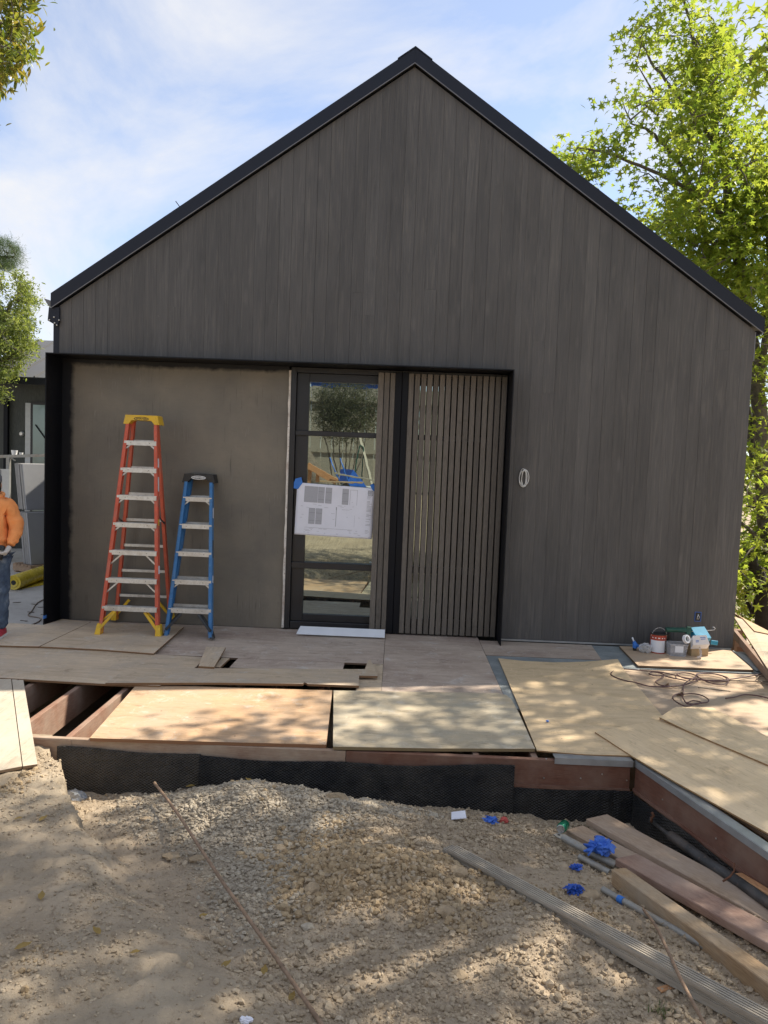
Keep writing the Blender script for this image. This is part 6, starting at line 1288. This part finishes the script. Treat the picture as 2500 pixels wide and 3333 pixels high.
obj('can_body', mb, MT['can_black'], hc_, smooth=40); mb = MB(); mb.lathe(cc, [(.0334, -.02), (.0334, .02)], 20, ca_x); obj('can_band', mb, MT['galv'], hc_, smooth=40)
w2 = Vector((hx-.04, hy-.205, 1.10)); hand(w2, Vector((.93, -.25, -.08)), Vector((.1, .75, -.3)), 1, MT['glove_r'], None, None, None, 0)
# ------------------------------------------------------------------ trees
def leaf_template(kind):
    if kind == 'star':
        n = 5; V = [(0, 0, 0)]; 
        for k in range(2*n):
            a = math.pi/2+(k/(2*n))*2*math.pi*0.92-0.0; r = (1.0 if k % 2 == 0 else .40)*(1.0 if k % 4 == 0 else .92); V.append((r*math.cos(a), r*math.sin(a)+.1, .16*r*(1 if k % 2 else -.55)))
        F = [(0, 1+k, 1+(k+1) % (2*n)) for k in range(2*n)]
    elif kind == 'oval':
        V = [(0, -1, 0), (.26, -.3, .07), (.24, .4, .05), (0, 1, -.18), (-.24, .4, .05), (-.26, -.3, .07), (0, 0, 0)]; F = [(6, 0, 1), (6, 1, 2), (6, 2, 3), (6, 3, 4), (6, 4, 5), (6, 5, 0)]
    elif kind == 'narrow':
        V = [(0, -1, 0), (.16, 0, .04), (0, 1, -.2), (-.16, 0, .04)]; F = [(0, 1, 2), (0, 2, 3)]
    else:
        V = [(.03, -1, 0), (-.03, -1, 0), (0, 1, -.1)]; F = [(0, 1, 2)]
    return np.array(V, float), np.array(F)
def leaf_mesh(name, P, size, kind, mat, parent, seed=1, droop=0.5, var=0.35, upb=0.7, dirs=None):
    r = np.random.default_rng(seed); V, F = leaf_template(kind); n = len(P)
    nrm = r.normal(size=(n, 3)); nrm[:, 2] = np.abs(nrm[:, 2])*0.6+upb; nrm /= np.linalg.norm(nrm, axis=1)[:, None]
    t = r.normal(size=(n, 3)); t[:, 2] -= droop
    if dirs is not None: t = t*0.45+dirs*1.2
    t -= nrm*(t*nrm).sum(1)[:, None]; t /= np.linalg.norm(t, axis=1)[:, None]; b = np.cross(t, nrm)
    s = size*(1+r.uniform(-var, var, n))
    W = P[:, None, :]+s[:, None, None]*(V[None, :, 0:1]*b[:, None, :]+V[None, :, 1:2]*t[:, None, :]+V[None, :, 2:3]*nrm[:, None, :])
    FF = (F[None]+(np.arange(n)*len(V))[:, None, None]).reshape(-1, 3)
    return npmesh(name, W.reshape(-1, 3), FF, mat, tuple(WL[parent.name]), False, parent)
def in_poly(pt, poly):
    x, y = pt; c = False; n = len(poly)
    for i in range(n):
        x1, y1 = poly[i]; x2, y2 = poly[(i+1) % n]
        if (y1 > y) != (y2 > y) and x < (x2-x1)*(y-y1)/(y2-y1)+x1: c = not c
    return c
def tree(name, label, limbs, clusters, per, rad_c, leaf, kind, mat, bark, seed, base, droop=.6, twig=.009, group=None, upb=.7, per_twig=True):
    """limbs: list of (points, radii); clusters: (n,3) centres of leaf sprays"""
    r = np.random.default_rng(seed); root = thing(name, label, 'tree', base, group); mb = MB(); LP = []; LR = []
    for pts, rs in limbs:
        sp = smooth_path(pts, 6); rr = np.interp(np.linspace(0, 1, len(sp)), np.linspace(0, 1, len(rs)), rs)
        sp = [p+Vector((float(r.normal(0, .015)), float(r.normal(0, .015)), 0)) if 0 < i < len(sp)-1 else p for i, p in enumerate(sp)]
        mb.tube(sp, list(map(float, rr)), 9); LP += [tuple(p) for p in sp]; LR += list(rr)
    LP = np.array(LP); C = np.asarray(clusters); leafs = []
    order = np.argsort(np.min(np.linalg.norm(C[:, None]-LP[None], axis=2), axis=1)); nodes = [LP]; 
    NP = LP.copy()
    for i in order:
        c = C[i]; d = np.linalg.norm(NP-c, axis=1)+0.35*np.maximum(0, NP[:, 2]-c[2]); j = int(np.argmin(d)); q = NP[j]; ln = np.linalg.norm(c-q)
        m1 = q+(c-q)*.5+np.array([0, 0, .10*ln])+r.normal(0, .06*ln, 3)
        if per_twig and ln > .03:
            rr = [twig*(1+1.3*min(ln, 1.5)), twig*(0.8+.6*min(ln, 1.5)), twig*.5]; mb.tube([Vector(q), Vector(m1), Vector(c)], rr, 5, False)
            if ln > .25: NP = np.concatenate([NP, m1[None], c[None]])
        k = max(3, int(per*r.uniform(.6, 1.4))); dirn = (c-q)/max(ln, 1e-3)
        pp_ = c+r.normal(0, 1, (k, 3))*np.array([1, 1, .75])*rad_c*r.uniform(.7, 1.2)+dirn*rad_c*.3; leafs.append(pp_)
    obj('trunk', mb, bark, root, smooth=True, fix=False)
    leaf_mesh('crown', np.concatenate(leafs), leaf, kind, mat, root, seed, droop, .35, upb); return root
def sample_poly(poly, n, y0, ys, seed, gate=.42, k=.8, extra=None):
    r = np.random.default_rng(seed); xs = [p[0] for p in poly]; ys_ = [p[1] for p in poly]; out = []
    while len(out) < n:
        u, v = r.uniform(min(xs), max(xs)), r.uniform(min(ys_), max(ys_))
        if not in_poly((u, v), poly): continue
        y = y0+r.normal(0, ys); p = gy(u, v, y); g = float(fbm(np.array([p.x*k, y*k*.6, p.z*k+seed]), 3))
        if g > gate or r.random() < .10: out.append(tuple(p))
    return np.array(out)
def sample_ell(c, rx, ry, rz_, n, seed, gate=.42, k=.7, shell=.35):
    r = np.random.default_rng(seed); out = []
    while len(out) < n:
        p = r.uniform(-1, 1, 3); d = np.linalg.norm(p)
        if d > 1 or d < shell*r.random(): continue
        q = np.array(c)+p*np.array([rx, ry, rz_]); g = float(fbm(q*k+seed, 3))
        if g > gate: out.append(tuple(q))
    return np.array(out)
TY = 4.6
up_poly = [(2184, -160), (2150, 0), (2124, 33), (2060, 71), (2042, 136), (2064, 190), (2066, 262), (2000, 284), (2018, 325), (2056, 369), (1980, 397), (2010, 429), (1968, 460), (1905, 444), (1860, 494), (1815, 485), (1835, 545), (2100, 760), (2480, 1060), (2720, 1100), (2760, 500), (2560, 430), (2500, 418), (2425, 412), (2392, 304), (2418, 217), (2366, 122), (2308, 75), (2330, -160)]
lo_poly = [(2445, 1040), (2720, 1040), (2720, 1980), (2395, 1900), (2415, 1500)]
cl = np.concatenate([sample_poly(up_poly, 570, TY, .75, 3, .51), sample_poly(lo_poly, 230, TY+.2, 1.0, 4, .42)])
T = lambda u, v, dy=0: gy(u, v, TY+dy)
base = T(2560, 2120); base.z = -3.4
limbs = [([base, T(2520, 1900), T(2490, 1650), T(2470, 1300), T(2420, 950), T(2379, 728), T(2363, 587), T(2341, 478), T(2314, 337), T(2287, 217), T(2250, 100), T(2215, -60)], [.20, .17, .14, .12, .10, .085, .07, .06, .048, .038, .028, .012]),
         ([T(2490, 1650), T(2420, 1300, .3), T(2370, 1020, .4), T(2314, 848, .3), T(2276, 696, .3), T(2230, 560, .2), T(2130, 440, .1), T(2050, 400)], [.09, .08, .07, .06, .05, .04, .028, .012]),
         ([T(2379, 728), T(2250, 620, -.3), T(2130, 560, -.4), T(1980, 500, -.5), T(1880, 480, -.5)], [.045, .036, .028, .02, .01]),
         ([T(2470, 1300), T(2500, 1000, -.3), T(2500, 728, -.4), T(2461, 641, -.4), T(2407, 565, -.3), T(2370, 480, -.2)], [.06, .055, .045, .038, .03, .014]),
         ([T(2341, 478), T(2220, 330, .2), T(2120, 200, .2), T(2080, 120, .2)], [.04, .03, .02, .01]),
         ([T(2500, 1700), T(2450, 1620, -.4), T(2420, 1580, -.5)], [.05, .04, .02]), ([T(2510, 1800), T(2470, 1760, -.5), T(2415, 1700, -.6)], [.06, .045, .02]),
         ([T(2490, 1650), T(2600, 1300), T(2680, 900), T(2720, 560)], [.10, .08, .06, .03])]
tree('maple_tree', 'tall sunlit green tree with star shaped leaves behind the right roof slope', limbs, cl, 30, .175, .067, 'star', MT['leaf_star'], MT['bark'], 5, tuple(base), .5)
# trunk low at the right and dark undergrowth
tb = gy(2492, 2060, 3.0)
tb.z = -3.2; sh_cl = sample_poly([(2400, 1750), (2700, 1700), (2700, 2080), (2390, 2020)], 150, 4.4, .6, 9, .36)
tree('dark_tree', 'dark leaning trunk with sparse leaves low at the right edge', [([tb, gy(2500, 2010, 3.0), gy(2478, 1900, 3.1), gy(2440, 1790, 3.3)], [.26, .20, .12, .05]), ([gy(2478, 1920, 3.1), gy(2450, 1990, 3.3), gy(2425, 1890, 3.5)], [.06, .05, .02])], sh_cl, 12, .2, .08, 'star', MT['leaf_star'], MT['bark_d'], 8, tuple(tb))
hc2 = np.concatenate([sample_ell((9.5, 11, 0.6), 4.5, 1.5, 3.2, 300, 12, .36), sample_ell((5.9, 8, -1.4), 1.6, 1.5, 1.6, 160, 13, .34)])
tree('hedge_shrub', 'sunlit light green shrubs on the slope beyond the side ramp', [([Vector((9, 11, -3.5)), Vector((9.2, 11, 0)), Vector((9.5, 11.2, 2))], [.12, .1, .05])], hc2, 14, .26, .11, 'oval', MT['leaf_light'], MT['bark'], 14, (9, 11, -3.5))
# nearer tree outside the right edge: two sprays reach into the picture
YR = -0.6
br1 = sample_poly([(2395, 205), (2440, 185), (2500, 165), (2640, 90), (2640, 240), (2450, 235)], 8, YR, .15, 15, .2); br2 = sample_poly([(2482, 60), (2640, 10), (2640, 160), (2488, 145)], 3, YR, .15, 16, .2)
RC = (7.0, -1.9, 7.8)
rc = np.concatenate([br1, br2, sample_ell(RC, 1.8, 2.5, 2.6, 190, 17, .50, .5), sample_ell((5.2, -1.5, 9.4), 1.7, 1.5, 1.0, 150, 19, .44, .6)])
rbase = Vector((7.3, -1.9, -3.6))
tree('maple_tree', 'nearer star leaved tree whose branch tips enter at the upper right edge', [([rbase, rbase+Vector((0, .1, 3)), Vector((6.6, -1.7, 5)), Vector((6.4, -1.7, 7.5)), Vector((6.2, -1.8, 9.8))], [.24, .2, .16, .1, .03]), ([Vector((6.6, -1.7, 5)), Vector((5.9, -1.0, 6.2)), gy(2560, 150, YR), gy(2440, 210, YR)], [.09, .06, .03, .012]), ([Vector((6.4, -1.7, 7.5)), Vector((5.6, -1.6, 8.7)), Vector((4.2, -1.5, 9.6)), Vector((3.4, -1.8, 9.9))], [.08, .06, .04, .015]), ([Vector((6.4, -1.7, 7)), Vector((5.7, -2.6, 8.2)), Vector((5.2, -3.2, 9.2))], [.07, .05, .02])], rc, 34, .22, .07, 'star', MT['leaf_star'], MT['bark'], 18, tuple(rbase), .5)
# tree further out to the right that also shades the yard
sc_ = np.concatenate([sample_ell((8.4, 1.2, 8.6), 2.3, 2.0, 2.6, 170, 21, .52, .5)])
tree('maple_tree', 'star leaved tree right of the yard, outside the picture', [([Vector((8.6, 1.2, -3.7)), Vector((8.5, 1.2, 3)), Vector((8.3, 1.2, 6)), Vector((8.1, 1.2, 10))], [.22, .18, .12, .03])], sc_, 34, .24, .072, 'star', MT['leaf_star'], MT['bark'], 22, (8.6, 1.2, -3.7), .5)
# left: bushy light tree, pine behind, overhanging glossy leaves
lp = [(-160, 1010), (0, 1000), (40, 1010), (50, 935), (58, 885), (70, 900), (95, 935), (92, 955), (124, 985), (108, 1000), (104, 1035), (112, 1060), (82, 1080), (108, 1120), (95, 1160), (70, 1180), (60, 1210), (25, 1225), (-20, 1240), (-160, 1240)]
LY = 5.2
lc = np.concatenate([sample_poly(lp, 330, LY, .35, 31, .30, 1.5), sample_poly([(-160, 880), (0, 880), (18, 900), (10, 1000), (-160, 1010)], 60, LY, .35, 33, .3), sample_poly([(-40, 1265), (10, 1268), (8, 1296), (-40, 1300)], 10, LY-.4, .1, 34, .1)])
lb_ = gy(-160, 1300, LY); lb_.z = 0
tree('pittosporum_tree', 'bushy light green tree in front of the outbuilding roof at the left', [([lb_, gy(-120, 1400, LY), gy(-60, 1200, LY), gy(0, 1080, LY), gy(40, 980, LY)], [.12, .1, .08, .05, .02]), ([gy(-60, 1200, LY), gy(20, 1170, LY), gy(70, 1130, LY)], [.05, .035, .012])], lc, 60, .085, .036, 'oval', MT['leaf_light'], MT['bark'], 32, tuple(lb_), .1, .006, None, .5)
PY = 14
pc = np.concatenate([sample_poly([(-120, 790), (5, 778), (35, 792), (50, 808), (72, 830), (56, 848), (50, 866), (20, 872), (-120, 880)], 120, PY, .4, 36, .25, 2.0)])
pb_ = gy(-150, 1200, PY); pb_.z = -.5
tree('pine_tree', 'dark green pine bough behind the light tree at the left', [([pb_, gy(-140, 900, PY), gy(-80, 850, PY), gy(0, 840, PY), gy(45, 835, PY)], [.3, .25, .12, .06, .02])], pc, 130, .11, .10, 'needle', MT['needle'], MT['bark_d'], 37, tuple(pb_), .0, .01, None, .2)
OY = 0.2
oc = np.concatenate([sample_poly([(-260, -120), (120, -120), (112, 0), (96, 22), (82, 55), (94, 110), (70, 150), (90, 195), (56, 205), (36, 215), (50, 240), (30, 268), (8, 275), (0, 285), (-260, 300)], 260, OY, .30, 41, .33, 1.6), sample_poly([(-160, 400), (-45, 405), (-45, 420), (-160, 425)], 8, OY, .1, 42, .1)])
ob = gy(-500, 2000, OY+.6); ob.z = 0
tree('bay_tree', 'glossy yellow green leaves overhanging the upper left corner', [([ob, ob+Vector((0, 0, 3)), gy(-420, 500, OY+.3), gy(-300, 150, OY), gy(-100, 60, OY), gy(40, 90, OY)], [.18, .15, .12, .07, .035, .008]), ([gy(-300, 150, OY), gy(-140, 240, OY), gy(0, 260, OY)], [.05, .03, .008]), ([gy(-420, 500, OY+.3), gy(-150, 430, OY), gy(-60, 412, OY)], [.05, .03, .006])], oc, 17, .085, .058, 'oval', MT['leaf_bay'], MT['bark'], 44, tuple(ob), 1.0, .005, None, .35)

# ------------------------------------------------------------------ behind the camera: what the door glass shows
def gmz(u, v, z):
    y = -11.0
    for _ in range(30):
        p = gm(u, v, y); y = -11
    return p
YB = -12.4
def onb(x, y): return Vector((x, y, gh(x, y)))
c = gm(1150, 1528, YB); wb = onb(c.x, YB); s0 = 1.0
barrow = thing('wheelbarrow', 'blue wheelbarrow tipped up on the bank, seen in the door glass', 'wheelbarrow', wb)
tl = [(-.30, -.32, 0), (.32, -.32, 0), (.32, .32, 0), (-.30, .32, 0)]; ax_z = Vector((.60, -.42, .68)).normalized(); ax_y = Vector((.57, .82, 0)).normalized(); ax_y = (ax_y-ax_z*ax_y.dot(ax_z)).normalized(); ax_x = ax_y.cross(ax_z)
o_ = wb+Vector((0, 0, .42)); tr3 = lambda x, y, z: o_+ax_x*x+ax_y*y+ax_z*z
lo = [tr3(-.28, -.22, -.2), tr3(.25, -.22, -.2), tr3(.25, .22, -.2), tr3(-.28, .22, -.2)]; hi = [tr3(-.45, -.34, .14), tr3(.5, -.34, .14), tr3(.5, .34, .14), tr3(-.45, .34, .14)]
mb = MB(); mb.add(lo+hi, [(0, 1, 5, 4), (1, 2, 6, 5), (2, 3, 7, 6), (3, 0, 4, 7)]); obj('tray', mb, MT['barrow'], barrow); mb = MB(); mb.add(lo, [(0, 3, 2, 1)]); obj('tray_floor', mb, MT['dark_metal'], barrow)
for s in (-1, 1):
    mb = MB(); mb.tube([tr3(.55, s*.05, -.22), tr3(.1, s*.2, -.24), tr3(-.5, s*.26, -.1), tr3(-.95, s*.28, .06)], .018, 8); obj('handle', mb, MT['blue_pl'], barrow, smooth=True)
    mb = MB(); mb.tube([tr3(-.3, s*.22, -.2), tr3(-.36, s*.24, -.48), tr3(-.22, s*.24, -.48), tr3(-.1, s*.2, -.22)], .014, 8); obj('leg', mb, MT['dark_metal'], barrow, smooth=True)
wc = tr3(.58, 0, -.26); mb = MB(); mb.lathe(wc-ax_y*.04, [(.09, 0), (.17, .01), (.18, .04), (.17, .07), (.09, .08)], 20, ax_y); obj('wheel', mb, MT['black_pl'], barrow, smooth=40)
# fence boards
FY = -16.5
fr = thing('board_fence', 'grey board fence along the bank, seen in the door glass', 'fence', (-2, FY, 2))
for k in range(34):
    x = -8+k*.36; mb = MB(); mb.bx(x, x+.352, FY, FY+.025, 1.0, gm(1100, 1264, FY).z+.03*((k*7) % 3)); obj('fence_board', mb, MT['grey_fence'], fr)
_fz = gm(1100, 1305, FY).z; mb = MB(); mb.bx(-8, 4.3, FY+.026, FY+.16, _fz-.06, _fz+.06); obj('fence_rail', mb, MT['grey_fence'], fr); mb = MB(); mb.bx(-8, 4.3, FY+.026, FY+.10, 2.2, 2.32); obj('fence_rail', mb, MT['grey_fence'], fr)
# leafy shrub in front of it and a stout trunk
bc = gm(1130, 1350, -14.6); bs = onb(bc.x, -14.6); bcl = sample_ell((bc.x, -14.6, bc.z+.1), 1.05, .7, .95, 230, 51, .36, 1.4, .1)
limbs2 = [([bs+Vector((dx*.2, 0, 0)), bs+Vector((dx*.4, 0, .8)), Vector((bc.x+dx*.8, -14.6, bc.z+.2))], [.03, .022, .008]) for dx in (-1.1, -.7, -.35, 0, .3, .6, .95)]
tree('shrub', 'olive green many stemmed shrub before the board fence, seen in the glass', limbs2, bcl, 46, .17, .062, 'narrow', MT['leaf_shrub'], MT['bark'], 52, tuple(bs))
tc_ = gm(1030, 1480, -13.2); tb2 = onb(tc_.x, -13.2); mb = MB(); mb.tube([tb2-Vector((0, 0, .2)), tb2+Vector((0, 0, .45)), tb2+Vector((-.45, -.1, 1.1)), tb2+Vector((-1.6, -.2, 2.4)), tb2+Vector((-2.2, -.2, 4.6))], [.50, .38, .34, .28, .2], 14)
st = thing('stout_tree', 'stout mossy tree on the bank behind the photographer', 'tree', tb2); obj('trunk', mb, MT['bark'], st, smooth=True)
leaf_mesh('crown', np.concatenate([c_+np.random.default_rng(60+i).normal(0, .22, (16, 3)) for i, c_ in enumerate(sample_ell((tb2.x-2.4, -13.6, tb2.z+6.0), 2.2, 2.0, 1.9, 150, 61, .42))]), .085, 'oval', MT['leaf_bay'], st, 62)
# lumber heap, bucket, pole
for k, (u0, v0, u1, v1, y, w, h, m_) in enumerate(((1000, 1515, 1095, 1568, -10.9, .09, .16, 'lumber_orange'), (1005, 1575, 1010, 1520, -11.0, .09, .09, 'lumber_orange'), (1032, 1570, 1035, 1535, -11.0, .09, .09, 'lumber_orange'), (1040, 1566, 1180, 1572, -10.6, .1, .04, 'board_tan'), (1090, 1540, 1240, 1568, -10.7, .15, .04, 'grey_fence'))):
    lumber(('orange sloping beam', 'orange upright post', 'second orange upright post', 'tan plank', 'grey plank')[k]+' of the lumber heap shown in the door glass', gm(u0, v0, y), gm(u1, v1, y), w, h, MT[m_], (0, 0, 1), 'lumber', 'lumber heap behind the photographer')
p = gm(1195, 1478, -13.4); p = onb(p.x, -13.4); bk = thing('bucket', 'white bucket on the bank, seen in the door glass', 'bucket', p); mb = MB(); mb.lathe(p, [(.13, 0), (.16, .34), (.165, .36), (.15, .36), (.12, .02)], 20); obj('pail', mb, MT['boxwhite'], bk, smooth=40); mb = MB(); mb.tube([p+Vector((.16*math.cos(t), 0, .35-.12*math.sin(t))) for t in [math.pi*k/10 for k in range(11)]], .004, 6); obj('handle', mb, MT['tin'], bk, smooth=True)
p = gm(1175, 1400, -14.0); mb = MB(); mb.beam(onb(p.x+.5, -13.8), onb(p.x-.1, -14.4)+Vector((0, 0, 2.0)), .09, .03); tag(obj('leaning_plank', mb, MT['grey_fence']), 'grey plank leaning on the board fence, seen in the glass', 'plank')
mb = MB(); q = onb(gm(1160, 1440, -14.2).x, -14.2); mb.tube(smooth_path([q+Vector((.05, 0, .05)), q+Vector((0, 0, .9)), q+Vector((.1, 0, 1.5)), q+Vector((.22, 0, 1.4)), q+Vector((.2, 0, .5)), q+Vector((.35, .1, .05))]), .02, 7); tag(obj('garden_hose', mb, MT['green_pl'], smooth=True), 'green hose hanging by the shrub, seen in the glass', 'hose')
_b0, _b1 = gm(1070, 1262, -19), gm(1070, 1247, -19); mb = MB(); mb.bx(-3.3, 0.2, -19.5, -19.0, _b0.z-.6, _b1.z); mb.bx(-3.5, 0.4, -19.6, -18.8, _b1.z, _b1.z+.12); tag(obj('blue_tarp_wall', mb, MT['barrow']), 'blue sheeted wall far behind the fence, seen in the glass', 'tarp')
# hill trees behind the photographer
for k, (x, y, h_, r_) in enumerate(((-7, -18, 6, 2.6), (4, -19, 7, 3.0), (10, -15, 6, 2.8), (-12, -14, 6, 3))):
    b_ = Vector((x, y, gh(x, y))); tree('garden_tree', ('leafy tree on the hill behind the photographer at the far left', 'tall leafy tree behind the blue sheeted wall', 'leafy tree on the hill behind the photographer at the right', 'leafy tree at the far left rear of the garden')[k], [([b_, b_+Vector((0, 0, h_*.5)), b_+Vector((.2, 0, h_))], [.2, .14, .04])], sample_ell((x, y, b_.z+h_*.8), r_, r_*.8, r_*.8, 170, 70+k, .4), 14, .3, .12, 'oval', MT['leaf_bay'], MT['bark'], 80+k, tuple(b_), .5)
